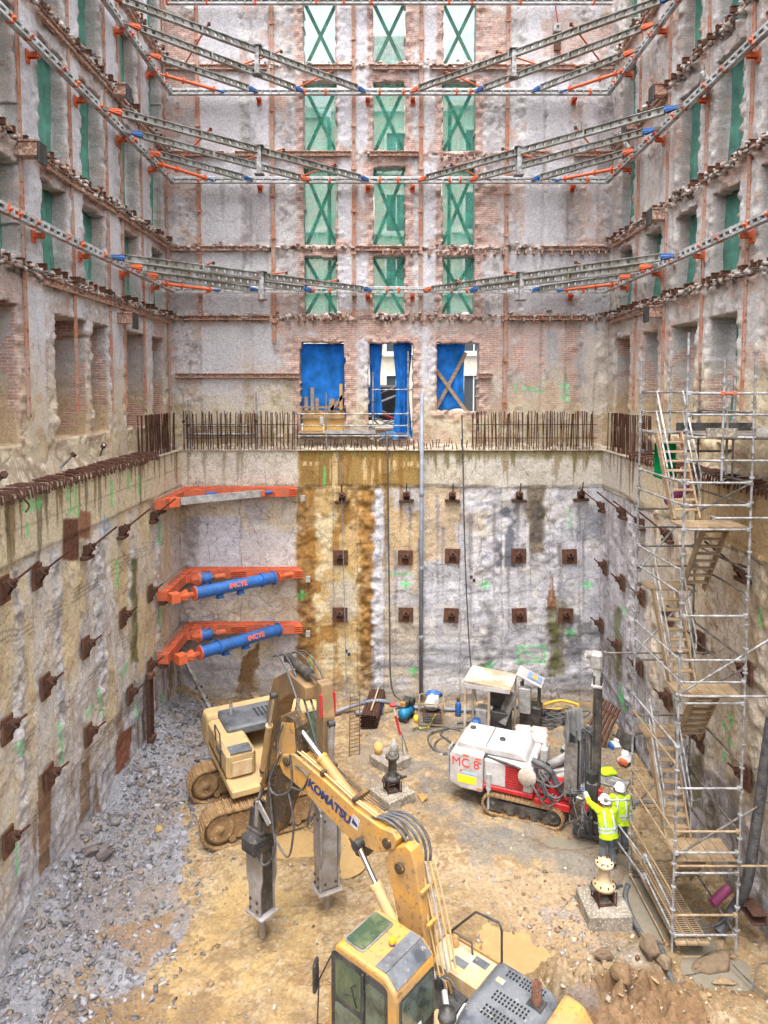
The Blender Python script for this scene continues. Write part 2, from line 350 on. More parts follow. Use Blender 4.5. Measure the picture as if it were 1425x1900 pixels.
M['hivis'] = mat_mix('hi-vis yellow', (190, 222, 12), (164, 196, 22), .5, 5, .8, 0, .25, (140, 160, 50), .15, bscale=22)
M['jeans'] = mat_mix('work trousers', (74, 82, 92), (104, 108, 112), .5, 6, .9, 0, .3, (60, 62, 68), .3)
M['skin'] = mat_plain('skin', (196, 150, 124), .6)
M['reflect'] = mat_plain('reflective tape', (196, 204, 212), .3, .3)
M['helmet'] = mat_plain('white helmet', (232, 232, 230), .35)
M['boot'] = mat_mix('muddy boots', (64, 56, 48), (110, 94, 74), .5, 8, .8, 0, .3)
M['glove'] = mat_plain('blue grey glove', (70, 96, 120), .8)
M['sack'] = mat_mix('white sacks with pink print', (204, 188, 180), (188, 150, 144), .4, 3, .6, 0, .3, (196, 120, 116), .2)
M['plastic'] = mat_mix('clear dusty plastic', (206, 206, 206), (184, 180, 176), .5, 5, .4, 0, .3)
M['hosey'] = mat_mix('yellow hose', (226, 176, 52), (200, 150, 60), .4, 4, .6, 0, .1)
M['magenta'] = mat_plain('magenta pipe', (140, 60, 100), .5)
M['netpile'] = mat_net('green net bundle', (16, 140, 80), 1.0, trans=.3)
# ---------------------------------------------------------------- painted, roughened sheets
class Paint:
    """base colours and patches on a sheet of points; positions of marks are read off the photograph and live on the surface"""
    def __init__(s, P, seed=0):
        s.P = P; s.n = len(P); s.px, s.py = proj(P); s.seed = seed
        s.col = np.zeros((s.n, 3)); s.al = np.zeros(s.n); s.c = {}
        s.w1 = fbm(P, .35, 91 + seed, 4) - .5; s.w2 = fbm(P, .35, 191 + seed, 4) - .5; s.w3 = fbm(P, 1.3, 291 + seed, 4) - .5
    def N(s, sc, k=0, octv=4, st=(1, 1, 1)):
        q = (sc, k, octv, st)
        if q not in s.c: s.c[q] = fbm(s.P, sc, 300 + 13 * k + s.seed * 7, octv, st)
        return s.c[q]
    def base(s, c): s.col[:] = lin(c) * ALB
    def mix(s, m, c, brick=None):
        m = np.clip(m, 0, 1); s.col += (lin(c) * ALB - s.col) * m[:, None]
        if brick is not None: s.al += (brick - s.al) * m
    def th(s, sc, k, lo, hi, st=(1, 1, 1)): return sstep(lo, hi, s.N(sc, k, 4, st))
    def rect(s, x0, y0, x1, y1, soft=3, warp=14):
        x = s.px + s.w1 * warp * 2; y = s.py + s.w2 * warp * 2
        d = np.maximum(np.maximum(x0 - x, x - x1), np.maximum(y0 - y, y - y1)); return 1 - sstep(-soft, soft, d)
    def line(s, pts, w, soft=2, warp=4):
        x = s.px + s.w1 * warp * 2; y = s.py + s.w2 * warp * 2; d = np.full(s.n, 1e9)
        for (ax, ay), (bx, by) in zip(pts[:-1], pts[1:]):
            dx, dy = bx - ax, by - ay; t = np.clip(((x - ax) * dx + (y - ay) * dy) / (dx * dx + dy * dy + 1e-9), 0, 1)
            d = np.minimum(d, np.hypot(x - ax - t * dx, y - ay - t * dy))
        return 1 - sstep(w / 2 - soft, w / 2 + soft, d)
    def drip(s, x, y0, y1, w, warp=3):
        t = np.clip((s.py - y0) / (y1 - y0), 0, 1); ww = w * (1 - .75 * t) * .5
        d = np.abs(s.px + s.w1 * warp * 2 - x); m = 1 - sstep(ww - 1.2, ww + 1.6, d)
        return m * (s.py > y0 - 2) * (s.py < y1) * (1 - .5 * t)
    def poly(s, pts, warp=10, soft=0):
        x = s.px + s.w1 * warp * 2; y = s.py + s.w2 * warp * 2; c = np.zeros(s.n, bool); j = len(pts) - 1
        for i in range(len(pts)):
            xi, yi = pts[i]; xj, yj = pts[j]
            with np.errstate(divide='ignore', invalid='ignore'):
                c ^= ((yi > y) != (yj > y)) & (x < (xj - xi) * (y - yi) / (yj - yi + 1e-12) + xi)
            j = i
        return c.astype(float)
    def runs(s, c, k, lo=.54, a=.7, top=9.6, mx=2.2, w=.2):
        n = s.N(w, k, 4, (1, 1, 30)); L = .15 + mx * np.clip((s.N(.9, k + 1, 3, (1, 1, 99)) - .3) * 2, 0, 1) * np.clip((n - lo) / .12, 0, 1.4)
        t = (top - s.P[:, 2]) / L; s.mix(sstep(lo, lo + .05, n + s.w1 * .03) * (1 - sstep(.6, 1, t + s.w2 * .3)) * (t > -.2) * a, c)
    def spray(s, pts, w=4, c=(92, 224, 128), a=.75):
        s.mix(s.line(pts, w, 1.6, 2) * a * (.5 + .8 * s.N(.12, 77)), c)
ALB = .88
def terr(n, k, sh=.3):
    q = n * k; f = np.floor(q); return (f + sstep(.5 - sh / 2, .5 + sh / 2, q - f)) / k
def set_cols(me, col, al):
    a = me.color_attributes.new('Col', 'FLOAT_COLOR', 'POINT')
    d = np.empty((len(col), 4), np.float32); d[:, :3] = np.clip(col, .004, .95); d[:, 3] = np.clip(al, 0, 1); a.data.foreach_set('color', d.ravel())
def mesh_np(name, V, F, mat, smooth=True):
    me = bpy.data.meshes.new(name); nv, nf = len(V), len(F)
    me.vertices.add(nv); me.vertices.foreach_set('co', np.asarray(V, np.float32).ravel())
    F = np.asarray(F, np.int32); k = F.shape[1]
    me.loops.add(nf * k); me.loops.foreach_set('vertex_index', F.ravel())
    me.polygons.add(nf); me.polygons.foreach_set('loop_start', np.arange(0, nf * k, k, dtype=np.int32)); me.polygons.foreach_set('loop_total', np.full(nf, k, np.int32))
    me.update(calc_edges=True); me.validate()
    if smooth: me.polygons.foreach_set('use_smooth', np.ones(nf, bool))
    me.materials.append(mat)
    o = bpy.data.objects.new(name, me); COL.objects.link(o); return o
def sheet(name, org, ud, vd, nd_, us, vs, mat, disp, paint, hole=None, depth=(), rim=False, seed=0, flip=False, smooth=False):
    """a wall: a fine grid, displaced along its normal, with openings whose reveals run back by the steps in depth"""
    org, ud, vd, nn = map(lambda q: np.array(q, float), (org, ud, vd, nd_))
    U, V = np.meshgrid(us, vs, indexing='ij'); nu, nv = len(us), len(vs); u = U.ravel(); v = V.ravel()
    P0 = org + u[:, None] * ud + v[:, None] * vd
    w = np.stack([fbm(P0, .22, 60 + seed + i, 3) - .5 for i in (0, 1)], 1) * (.06 if hole is not None else 0)
    P0 = P0 + w[:, :1] * ud + w[:, 1:] * vd
    P = P0 + disp(P0, u, v)[:, None] * nn
    ii, jj = np.meshgrid(np.arange(nu - 1), np.arange(nv - 1), indexing='ij')
    keep = np.ones((nu - 1, nv - 1), bool)
    if hole is not None:
        cu = (us[:-1] + us[1:]) / 2; cv = (vs[:-1] + vs[1:]) / 2; CU, CV = np.meshgrid(cu, cv, indexing='ij')
        C0 = org + CU.ravel()[:, None] * ud + CV.ravel()[:, None] * vd
        j1 = (fbm(C0, .3, 71 + seed, 3) - .5) * .08; j2 = (fbm(C0, .3, 75 + seed, 3) - .5) * .10
        keep = ~hole(CU.ravel() + j1, CV.ravel() + j2).reshape(keep.shape)
    a = ii * nv + jj; F = np.stack([a, a + nv, a + nv + 1, a + 1], -1)[keep].reshape(-1, 4)
    if flip: F = F[:, ::-1]
    pt = paint(P, u, v)
    col, al = pt.col, pt.al; VV = [P]; CC = [col]; AA = [al]; FF = [F]
    if depth:
        k = np.zeros((nu + 1, nv + 1), bool); k[1:-1, 1:-1] = keep
        edges = []
        for i in range(nu - 1):
            for j in range(nv - 1):
                if not k[i + 1, j + 1]: continue
                q = i * nv + j
                if not k[i, j + 1] and (rim or i > 0): edges.append((q, q + 1))
                if not k[i + 2, j + 1] and (rim or i < nu - 2): edges.append((q + nv + 1, q + nv))
                if not k[i + 1, j] and (rim or j > 0): edges.append((q + nv, q))
                if not k[i + 1, j + 2] and (rim or j < nv - 2): edges.append((q + 1, q + nv + 1))
        ids = sorted({e for p in edges for e in p}); mp = {q: n for n, q in enumerate(ids)}; m = len(ids)
        base = len(P); prev = np.array(ids); layers = [prev]
        for s_, d in enumerate(depth):
            Pd = P0[ids] - nn * d; jit = (np.stack([fbm(Pd, .18, 80 + i + seed, 3) for i in range(3)], 1) - .5) * .045
            Pd = Pd + jit - nn * (jit @ nn)[:, None]
            c = REV(Pd); VV.append(Pd); CC.append(c[0]); AA.append(c[1]); layers.append(base + s_ * m + np.arange(m))
        E = np.array([(mp[x], mp[y]) for x, y in edges])
        for l0, l1 in zip(layers[:-1], layers[1:]):
            f = np.stack([l0[E[:, 0]], l0[E[:, 1]], l1[E[:, 1]], l1[E[:, 0]]], 1); FF.append(f[:, ::-1] if flip else f)
    o = mesh_np(name, np.concatenate(VV), np.concatenate(FF), mat, smooth); set_cols(o.data, np.concatenate(CC), np.concatenate(AA)); return o
def REV(P):
    """masonry seen in the reveals: brick with patches of render, muddy lower down"""
    n = fbm(P, .5, 501, 4); z = P[:, 2]; c = lin((200, 188, 184)) * ALB + np.zeros((len(P), 3))
    g = sstep(.42, .52, fbm(P, .9, 507, 4))[:, None]; c += (lin((196, 190, 188)) * ALB - c) * g * .8
    lo = (1 - sstep(11.2, 12.6, z + (n - .5) * 1.5))[:, None]; c += (lin((206, 176, 130)) * ALB - c) * lo * .75
    return c, np.where(g[:, 0] > .5, .08, np.where(z < 13.8, .66, .42))
XL, XR, YB = -7.6, 8.15, 25.3          # pit faces
UL, UR, UB = -8.1, 8.5, 26.0           # old facade faces above the rim
ZR = 9.6                               # rim of the pit
M['pit'] = mat_attr('excavated concrete wall', fine=15, bump=.7, bdist=.04, var=(.68, 1.26), chip=.7, crack=.5)
M['facade'] = mat_attr('stripped facade masonry', brick=True, fine=17, bump=.7, bdist=.04, var=(.70, 1.24), crack=.2)
M['earth'] = mat_attr('pit floor earth', fine=14, bump=.6, bdist=.04, var=(.7, 1.28))
M['rock'] = mat_attr('broken rock', fine=9, bump=.5, bdist=.03, var=(.75, 1.25), chip=.4)
GREEN = (88, 226, 120)
# ---------------------------------------------------------------- pit walls
def common_pit(p, u, v):
    p.base((220, 213, 203))
    p.mix(p.th(1.6, 1, .46, .58) * .7, (190, 184, 190)); p.mix(p.th(.5, 2, .52, .62) * .6, (222, 216, 214))
    p.mix(p.th(.28, 3, .62, .70) * .5, (158, 150, 148)); p.mix(p.th(2.2, 4, .56, .63) * .4, (212, 190, 156)); p.mix(p.th(.13, 20, .60, .66) * .4, (140, 132, 128)); p.mix(p.th(.14, 21, .60, .66) * .4, (232, 226, 222))
def cracks(p, sc, k, w=.02): return 1 - sstep(0, w, np.abs(p.N(sc, k, 3) - .5))
def pit_back_paint(P, u, v):
    p = Paint(P, 1); common_pit(p, u, v); x, y = p.px, p.py
    # left bay: smooth panels
    L = p.rect(300, 900, 556, 1330, 3, 6); p.mix(L, (206, 190, 168)); p.mix(L * p.th(1.2, 5, .47, .56) * .9, (198, 190, 192)); p.mix(L * p.th(.6, 6, .55, .62) * .7, (222, 212, 200))
    p.mix(p.rect(360, 958, 448, 1052, 3, 3), (206, 204, 212)); p.mix(p.rect(450, 985, 548, 1050, 6, 8) * .8, (212, 206, 208))
    p.mix(p.rect(300, 1230, 450, 1330, 12, 16) * .8, (176, 172, 174)); p.mix(p.rect(340, 960, 368, 1060, 5, 12) * .8, (160, 156, 160))
    p.mix(p.poly([(430, 1330), (452, 1215), (480, 1190), (478, 1330)]), (136, 106, 72)); p.mix(p.rect(470, 1260, 545, 1330, 8, 14) * .8, (196, 178, 150))
    p.mix(p.rect(480, 1225, 545, 1300, 6, 14) * .8, (196, 190, 192))
    # ochre stained bay
    B = p.rect(553, 900, 694, 1330, 3, 7); p.mix(B, (206, 174, 122)); p.mix(B * p.th(.7, 7, .5, .57), (226, 208, 170)); p.mix(B * p.th(.45, 8, .56, .62, (1, 1, 2)) * .85, (170, 126, 66))
    for a, b in ((553, 586), (668, 696)): p.mix(p.rect(a, 900, b, 1330, 4, 10) * .85, (160, 116, 58)); p.mix(p.rect(a, 1080, b, 1330, 4, 14) * p.th(.4, 9, .46, .56) * .8, (126, 92, 54))
    p.mix(p.rect(610, 1080, 660, 1150, 6, 16) * .6, (196, 190, 180)); p.mix(B * sstep(1200, 1290, y) * .5, (186, 168, 140))
    p.mix(p.rect(692, 900, 716, 1330, 4, 9) * .9, (210, 208, 214))
    # middle and right bays
    C = p.rect(712, 900, 784, 1330, 3, 6); p.mix(C, (208, 194, 176)); p.mix(C * (1 - sstep(1040, 1090, y)) * .85, (214, 184, 138)); p.mix(C * p.th(.8, 10, .5, .58) * .8, (204, 200, 204))
    D = p.rect(784, 900, 1130, 1330, 3, 6); p.mix(D, (206, 204, 210)); p.mix(D * p.th(.9, 11, .5, .58) * .9, (220, 215, 212)); p.mix(D * p.th(.35, 12, .55, .62) * .7, (176, 174, 182))
    p.mix(p.rect(790, 860, 850, 1040, 6, 16) * .75, (208, 178, 132)); p.mix(p.rect(862, 950, 905, 990, 8, 16) * .5, (214, 190, 150))
    p.mix(p.rect(918, 950, 960, 1062, 4, 20) * p.th(.5, 13, .4, .52), (120, 122, 132)); p.mix(p.rect(1060, 940, 1115, 1000, 6, 16) * .6, (140, 142, 152))
    p.mix(p.rect(976, 878, 1012, 1025, 4, 8) * .9, (132, 116, 92)); p.mix(p.rect(984, 930, 1008, 1010, 4, 10) * .8, (96, 90, 84))
    p.mix(p.rect(895, 1120, 915, 1250, 6, 20) * .7, (126, 122, 122)); p.mix(p.rect(1015, 1110, 1048, 1260, 5, 12) * .85, (126, 122, 90)); p.mix(p.rect(1020, 1150, 1040, 1240, 5, 12) * .8, (104, 104, 56))
    p.mix(p.poly([(1013, 1130), (1024, 1062), (1034, 1130)], 3), (150, 106, 72)); p.mix(p.rect(1048, 1140, 1110, 1230, 6, 24) * p.th(.4, 14, .45, .55), (140, 138, 142))
    low = sstep(1160, 1240, y); st = p.th(.35, 15, .5, .58, (7, 1, 1)); p.mix(low * st * .75 * (x > 690), (150, 148, 154)); p.mix(sstep(1262, 1300, y + p.w1 * 30) * .8, (170, 156, 138))
    for k in range(26):
        xx = 700 + (k * 61) % 410; p.mix(p.drip(xx, 905 + (k * 37) % 200, 1010 + (k * 53) % 260, 5 + k % 4), (158, 150, 150) if k % 3 else (222, 218, 220))
    # capping beam
    T = (1 - sstep(901, 907, y + p.w1 * 10)); p.mix(T * .7, (218, 210, 196)); p.mix(T * p.th(.5, 16, .5, .6) * .6, (198, 186, 166)); p.mix(T * p.th(.15, 25, .54, .62) * .45, (170, 158, 140))
    Tb = T * p.rect(554, 800, 782, 940, 3, 5); p.mix(Tb, (170, 138, 84)); p.mix(Tb * p.th(.5, 17, .52, .6, (1, 1, 3)) * .6, (140, 108, 60)); p.mix(T * (1 - sstep(842, 856, y + p.w1 * 14)) * (x > 554) * .75, (134, 124, 72))
    om = p.rect(556, 800, 785, 1300, 4, 4); k0 = p.col.copy(); p.runs((226, 198, 148), 60, .50, .85, 9.15, 1.6, .14); p.runs((146, 108, 54), 62, .52, .75, 9.5, 3.0, .16); p.runs((120, 90, 50), 64, .58, .6, 9.4, 4.0, .2); p.col = k0 + (p.col - k0) * om[:, None]
    om = p.rect(785, 800, 1130, 1300, 4, 4); k0 = p.col.copy(); p.runs((128, 116, 78), 66, .52, .9, 9.7, 1.5, .16); p.runs((150, 132, 98), 68, .51, .75, 9.7, 3.2, .2); p.col = k0 + (p.col - k0) * om[:, None]
    for xx in (416, 441, 448, 350, 380): p.mix(p.drip(xx, 840, 905, 7), (158, 146, 126))
    p.mix(p.line([(300, 906), (1130, 906)], 2.4, 1, 4) * .6, (110, 98, 82))
    for xx in (446, 553, 618, 662, 712, 783, 852, 930, 1020, 1075): p.mix(p.line([(xx, 905), (xx + 2, 1300)], 2.2, 1, 4) * .5, (110, 98, 86))
    for yy in (1002, 1050, 1098, 1180, 1215): p.mix(p.line([(560, yy), (1110, yy)], 1.8, 1, 7) * .45 * p.th(.8, 18, .45, .55), (96, 90, 88))
    p.mix(cracks(p, .8, 19) * .35 * (1 - T), (100, 94, 92))
    for k in range(5): p.spray([(960 + k * 2, 1200 + k), (1010, 1200), (1010, 1228), (962, 1228), (960, 1200)][k:k + 2] if k < 4 else [(968, 1206), (1000, 1222)], 4)
    for c in ((752, 1085), (900, 1085), (902, 1240), (768, 1245), (568, 1250), (1090, 1085), (1060, 1175), (560, 1105)):
        p.spray([(c[0] - 9, c[1]), (c[0] + 8, c[1] - 1)], 5); p.spray([(c[0], c[1] - 8), (c[0] + 1, c[1] + 8)], 5)
    p.spray([(890, 1250), (912, 1236), (918, 1228)], 4); p.spray([(578, 1215), (574, 1280)], 3); p.spray([(602, 868), (603, 902)], 4); p.spray([(720, 1065), (760, 1066)], 3); p.spray([(1056, 945), (1057, 980)], 3)
    return p
def pit_disp(P, u, v, xs, seed=0, top=None):
    """rough spoil-cast concrete: flat panels, rough joints, broken bands"""
    n = fbm(P, .9, 11 + seed, 4) - .5; f = fbm(P, .22, 21 + seed, 4) - .5; rough = sstep(.42, .62, fbm(P, 1.5, 31 + seed, 4))
    st = fbm(P, .3, 41 + seed, 3, (6, 6, 1)) - .5
    low = 1 - sstep(1.5, 4.2, P[:, 2]); d = n * .04 + f * (.025 + .06 * rough) + st * (.015 + .10 * low) + (terr(fbm(P, .9, 51 + seed, 5), 11, .2) - .5) * (.07 + .15 * rough)
    for a, w, h in xs: d = d + (f * .26 + .02) * np.exp(-((u - a) / w) ** 2) * h
    T = sstep(8.2, 8.32, P[:, 2] + n * .25); d = d * (1 - T) + T * (.035 + .02 * n)
    return d - low * low * .05
def xz(px): return onY(px, 1000, YB).x
RES = .05
pb = sheet('excavation_wall', (XL - .15, YB, -.4), (1, 0, 0), (0, 0, 1), (0, -1, 0), np.arange(0, XR - XL + .3, RES), np.arange(0, ZR + .4 + .01, RES), M['pit'],
           lambda P, u, v: pit_disp(P, u, v, [(xz(570) - XL, .3, 1), (xz(683) - XL, .25, 1), (xz(702) - XL, .2, 1), (xz(905) - XL, .4, .3), (xz(1030) - XL, .4, .5), (xz(348) - XL, .35, 1.4)], 1), pit_back_paint)
tag(pb, 'stained concrete wall at the back of the pit, with rusty anchors and a grey drain pipe in front', 'wall')
def side_z(p, z0, z1, soft=.08): return sstep(z0 - soft, z0 + soft, p.P[:, 2] + p.w1 * .15) * (1 - sstep(z1 - soft, z1 + soft, p.P[:, 2] + p.w2 * .15))
def pit_left_paint(P, u, v):
    p = Paint(P, 2); common_pit(p, u, v); x, y = p.px, p.py; z = P[:, 2]; Y = P[:, 1]
    p.mix(p.th(1.8, 5, .42, .56, (1, .6, 2)) * .9, (218, 198, 160)); p.mix(p.th(.7, 6, .52, .6, (1, .5, 3)) * .65, (218, 212, 206)); p.mix(p.th(.5, 9, .58, .64, (1, .5, 2)) * .4, (192, 166, 130))
    low = 1 - sstep(1.4, 3.2, z + p.w3 * 2.4); p.mix(low * .8, (192, 190, 198)); p.mix(low * p.th(.4, 7, .54, .62, (1, .4, 3)) * .75, (158, 158, 168)); p.mix(low * p.th(.8, 8, .56, .62, (1, .4, 3)) * .9, (140, 112, 82))
    for yy in (13.9, 15.6, 17.9, 20.3, 22.6):
        m = np.exp(-((Y + p.w1 * .5 - yy) / .16) ** 2) * (z < 8.2); p.mix(m * .75, (204, 202, 208)); p.mix(m * p.th(.3, 10, .5, .6) * .8, (150, 148, 152))
    for k, yy in enumerate((14.6, 16.4, 19.0, 21.5)):
        for zz in (6.6, 4.2, 2.2): p.mix((np.abs(z + (p.N(1.2, 40, 3) - .5) * .5 - zz - .1 * k) < .02) * (z < 8) * p.th(.7, 41, .42, .5) * .55, (112, 100, 90))
    T = side_z(p, 8.3, 12); p.mix(T * .85, (218, 203, 172)); p.mix(T * p.th(.9, 11, .48, .58, (1, 2, .7)) * .7, (226, 212, 182)); p.mix(T * sstep(18.5, 25, Y) * .5, (220, 212, 196))
    p.mix((np.abs(z + p.w2 * .12 - 8.3) < .035) * .5, (124, 108, 88)); p.mix((np.abs(z - 8.95) < .012) * .5, (150, 134, 108))
    p.runs((140, 116, 78), 60, .51, .85, 9.7, 2.2, .16); p.runs((112, 98, 76), 62, .55, .75, 9.7, 3.2, .2); p.runs((228, 214, 186), 64, .55, .5, 8.9, 1.4, .2)
    p.mix(p.rect(116, 962, 146, 1040, 2, 2), (112, 76, 58)); p.mix(p.rect(146, 948, 168, 1000, 3, 4) * .9, (150, 98, 74)); p.mix(p.poly([(214, 1372), (246, 1345), (240, 1410), (214, 1440)], 3), (142, 92, 70))
    p.mix(p.rect(243, 1035, 256, 1230, 3, 6) * .9, (112, 108, 62)); p.mix(p.poly([(70, 1440), (95, 1430), (92, 1600), (72, 1640)], 6) * .9, (138, 104, 74)); p.mix(p.poly([(150, 1420), (168, 1400), (166, 1500), (148, 1530)], 6) * .8, (140, 112, 80))
    for a in ([(44, 925), (44, 948), (56, 948), (56, 925)], [(62, 928), (62, 948)], [(72, 925), (72, 946)], [(68, 936), (78, 932)], [(126, 905), (126, 930)], [(140, 903), (140, 935)], [(126, 955), (132, 940), (138, 953)], [(146, 940), (146, 958)],
              [(50, 970), (50, 995)], [(206, 890), (208, 940)], [(238, 880), (238, 905)], [(258, 885), (258, 915)], [(296, 970), (296, 1010)], [(296, 1130), (296, 1160)], [(30, 1385), (42, 1376), (40, 1400), (30, 1392)],
              [(110, 1340), (116, 1420)], [(182, 1280), (190, 1330)], [(226, 1255), (236, 1230)], [(300, 1290), (306, 1340)], [(250, 1300), (254, 1330)], [(160, 1330), (172, 1310)], [(216, 1040), (218, 1090)], [(28, 1560), (32, 1620)]): p.spray(a, 4.5)
    p.spray([(193, 955), (194, 1000)], 3, (90, 170, 226)); p.spray([(198, 965), (206, 978), (196, 985)], 3, (90, 170, 226))
    p.mix(cracks(p, .9, 19) * .35 * (1 - T), (100, 92, 86))
    return p
pl = sheet('excavation_wall', (XL, 8, -.4), (0, 1, 0), (0, 0, 1), (1, 0, 0), np.arange(0, YB - 8 + .1, RES), np.arange(0, ZR + .4 + .01, RES), M['pit'],
           lambda P, u, v: pit_disp(P, u, v, [(5.9, .2, 1), (7.6, .2, 1), (9.9, .25, 1.2), (12.3, .2, 1), (14.6, .25, 1.2)], 2), pit_left_paint, flip=True)
tag(pl, 'beige and grey concrete pit wall on the left, marked with green spray paint', 'wall')
def pit_right_paint(P, u, v):
    p = Paint(P, 3); common_pit(p, u, v); x, y = p.px, p.py; z = P[:, 2]; Y = P[:, 1]
    far = sstep(19.8, 21.5, Y + p.w3 * 2); p.mix(far * .8, (198, 194, 200)); p.mix(far * p.th(.5, 5, .54, .62, (1, .5, 2)) * .75, (160, 158, 166)); p.mix((1 - far) * .7, (208, 190, 164)); p.mix((1 - far) * p.th(.5, 6, .54, .62, (1, .5, 2)) * .7, (184, 158, 124))
    low = 1 - sstep(1.6, 3.6, z + p.w3 * 3); p.mix(low * .75, (178, 174, 182)); p.mix(low * p.th(.4, 7, .52, .6, (1, .4, 3)) * .8, (142, 140, 148)); p.mix(low * p.th(.6, 8, .58, .64, (1, .5, 2)) * .7, (120, 112, 86))
    T = side_z(p, 8.15, 12); p.mix(T * .85, (214, 198, 166)); p.mix(T * sstep(20.5, 23, Y) * .85, (214, 208, 198)); p.mix(T * (1 - sstep(16.5, 18, Y)) * .7, (190, 154, 104))
    p.mix((np.abs(z + p.w2 * .15 - 8.15) < .035) * .7, (104, 88, 70))
    p.runs((150, 122, 82), 60, .52, .7, 9.6, 2.0, .16); p.runs((112, 96, 74), 62, .57, .65, 9.6, 2.6, .2)
    p.mix(p.rect(1140, 1130, 1152, 1260, 4, 8) * .8, (112, 112, 66)); p.mix(p.rect(1150, 1180, 1156, 1290, 3, 8) * .6, (120, 118, 70))
    p.mix(p.rect(1282, 1400, 1304, 1500, 4, 6) * .8, (112, 104, 70)); p.mix(p.rect(1352, 1440, 1370, 1560, 6, 10) * .6, (110, 106, 104))
    for a in ([(1148, 1290), (1162, 1320)], [(1152, 1275), (1156, 1300)], [(1092, 1280), (1096, 1282)], [(1340, 1340), (1350, 1355)], [(1352, 1370), (1358, 1385)], [(1355, 1325), (1358, 1345)], [(1342, 1395), (1346, 1412)], [(1195, 1340), (1197, 1358)], [(1157, 1128), (1159, 1140)], [(1410, 1130), (1412, 1165)], [(1415, 1730), (1418, 1745)], [(1400, 1740), (1404, 1750)]): p.spray(a, 5)
    p.mix(cracks(p, .9, 19) * .35 * (1 - T), (100, 92, 86))
    return p
pr = sheet('excavation_wall', (XR, 8, -.4), (0, 1, 0), (0, 0, 1), (-1, 0, 0), np.arange(0, YB - 8 + .1, RES), np.arange(0, ZR + .4 + .01, RES), M['pit'],
           lambda P, u, v: pit_disp(P, u, v, [(6.5, .25, 1), (8.6, .2, 1), (10.4, .25, 1.2), (12.2, .2, 1), (14.2, .25, 1.2)], 3), pit_right_paint)
tag(pr, 'grey and ochre concrete pit wall on the right, behind the scaffold stair tower', 'wall')
# ledges between the rim and the facade: earth and rubble banked against the wall
def ledge(name, org, ud, vd, us, vs, slope, seed, flip):
    def paint(P, u, v):
        p = Paint(P, seed); p.base((172, 156, 136)); p.mix(p.th(.3, 1, .5, .6), (146, 128, 108)); p.mix(p.th(.15, 2, .56, .64), (206, 194, 176)); p.mix(p.th(.5, 3, .55, .62) * .7, (160, 146, 132)); return p
    def disp(P, u, v):
        t = np.clip(v / max(vs), 0, 1); r = fbm(P, .35, seed, 4) - .5
        return slope(u) * sstep(.15, 1, t) + r * .45 * sstep(.1, .5, t) * slope(u) / .5 + .02 * r
    return sheet(name, org, ud, vd, (0, 0, 1), us, vs, M['earth'], disp, paint, flip=flip)
tag(ledge('rubble_ledge', (XL - .2, YB - .1, ZR), (1, 0, 0), (0, 1, 0), np.arange(0, 16.2, .05), np.arange(0, .95, .05), lambda u: .2 + 0 * u, 41, False), kind='structure')
tag(ledge('rubble_ledge', (XL + .08, 8, ZR), (0, 1, 0), (-1, 0, 0), np.arange(0, 18, .05), np.arange(0, .76, .05), lambda u: .25 + .45 * (1 - sstep(8, 14, u)), 42, False), kind='structure')
tag(ledge('rubble_ledge', (XR - .08, 8, ZR), (0, 1, 0), (1, 0, 0), np.arange(0, 18, .05), np.arange(0, .66, .05), lambda u: .2 + .4 * (1 - sstep(8, 14, u)), 43, True), kind='structure')
# ---------------------------------------------------------------- old facade walls
def bx(px, py=500): return onY(px, py, UB).x
def bz(py): return onY(720, py, UB).z
ROWS = [(23.85, 26.3), (20.71, 23.22), (17.25, 20.14), (14.70, 16.84)]
BCOLS = [(bx(565), bx(625)), (bx(692), bx(751)), (bx(820), bx(880))]
BACK_OPEN = [(a, b, z0, z1) for (z0, z1) in ROWS for (a, b) in BCOLS]
BACK_DOORS = [(bx(557, 700), bx(640, 700), 10.15, 13.62), (bx(684, 700), bx(766, 700), 9.95, 13.62), (bx(810, 700), bx(888, 700), 11.02, 13.62)]
LWIN = [(14.0, 15.42), (16.44, 17.8), (18.68, 20.05), (21.4, 22.9), (24.15, 25.5)]
LDOOR = [(13.1, 15.2), (16.9, 18.75), (19.05, 20.15), (21.5, 23.2), (23.9, 25.2)]
RWIN = [(14.3, 15.7), (16.65, 17.95), (18.9, 20.15), (21.3, 22.5), (23.75, 25.05)]
RDOOR = [(16.45, 18.0), (18.7, 20.3), (21.2, 22.5), (23.7, 25.2)]
def holes(rects):
    def f(u, v):
        h = np.zeros(len(u), bool)
        for a, b, c, d in rects: h |= (u > a) & (u < b) & (v > c) & (v < d)
        return h
    return f
PIERS_B = [(bx(372), bx(448)), (bx(468), bx(502)), (bx(628), bx(656)), (bx(660), bx(682)), (bx(785), bx(808)), (bx(974), bx(1004)), (bx(1012), bx(1050)), (bx(1085), bx(1105))]
def lintels(u, z, opens):
    """broken brickwork over and beside each opening"""
    m = np.zeros(len(u))
    for a, b, c, d in opens:
        dx = np.maximum(np.maximum(a - u, u - b), 0); dz = np.where(z > d, z - d, np.where(z < c, c - z, 0)); m = np.maximum(m, np.exp(-(dx / .35) ** 2 - (dz / .32) ** 2))
    return m
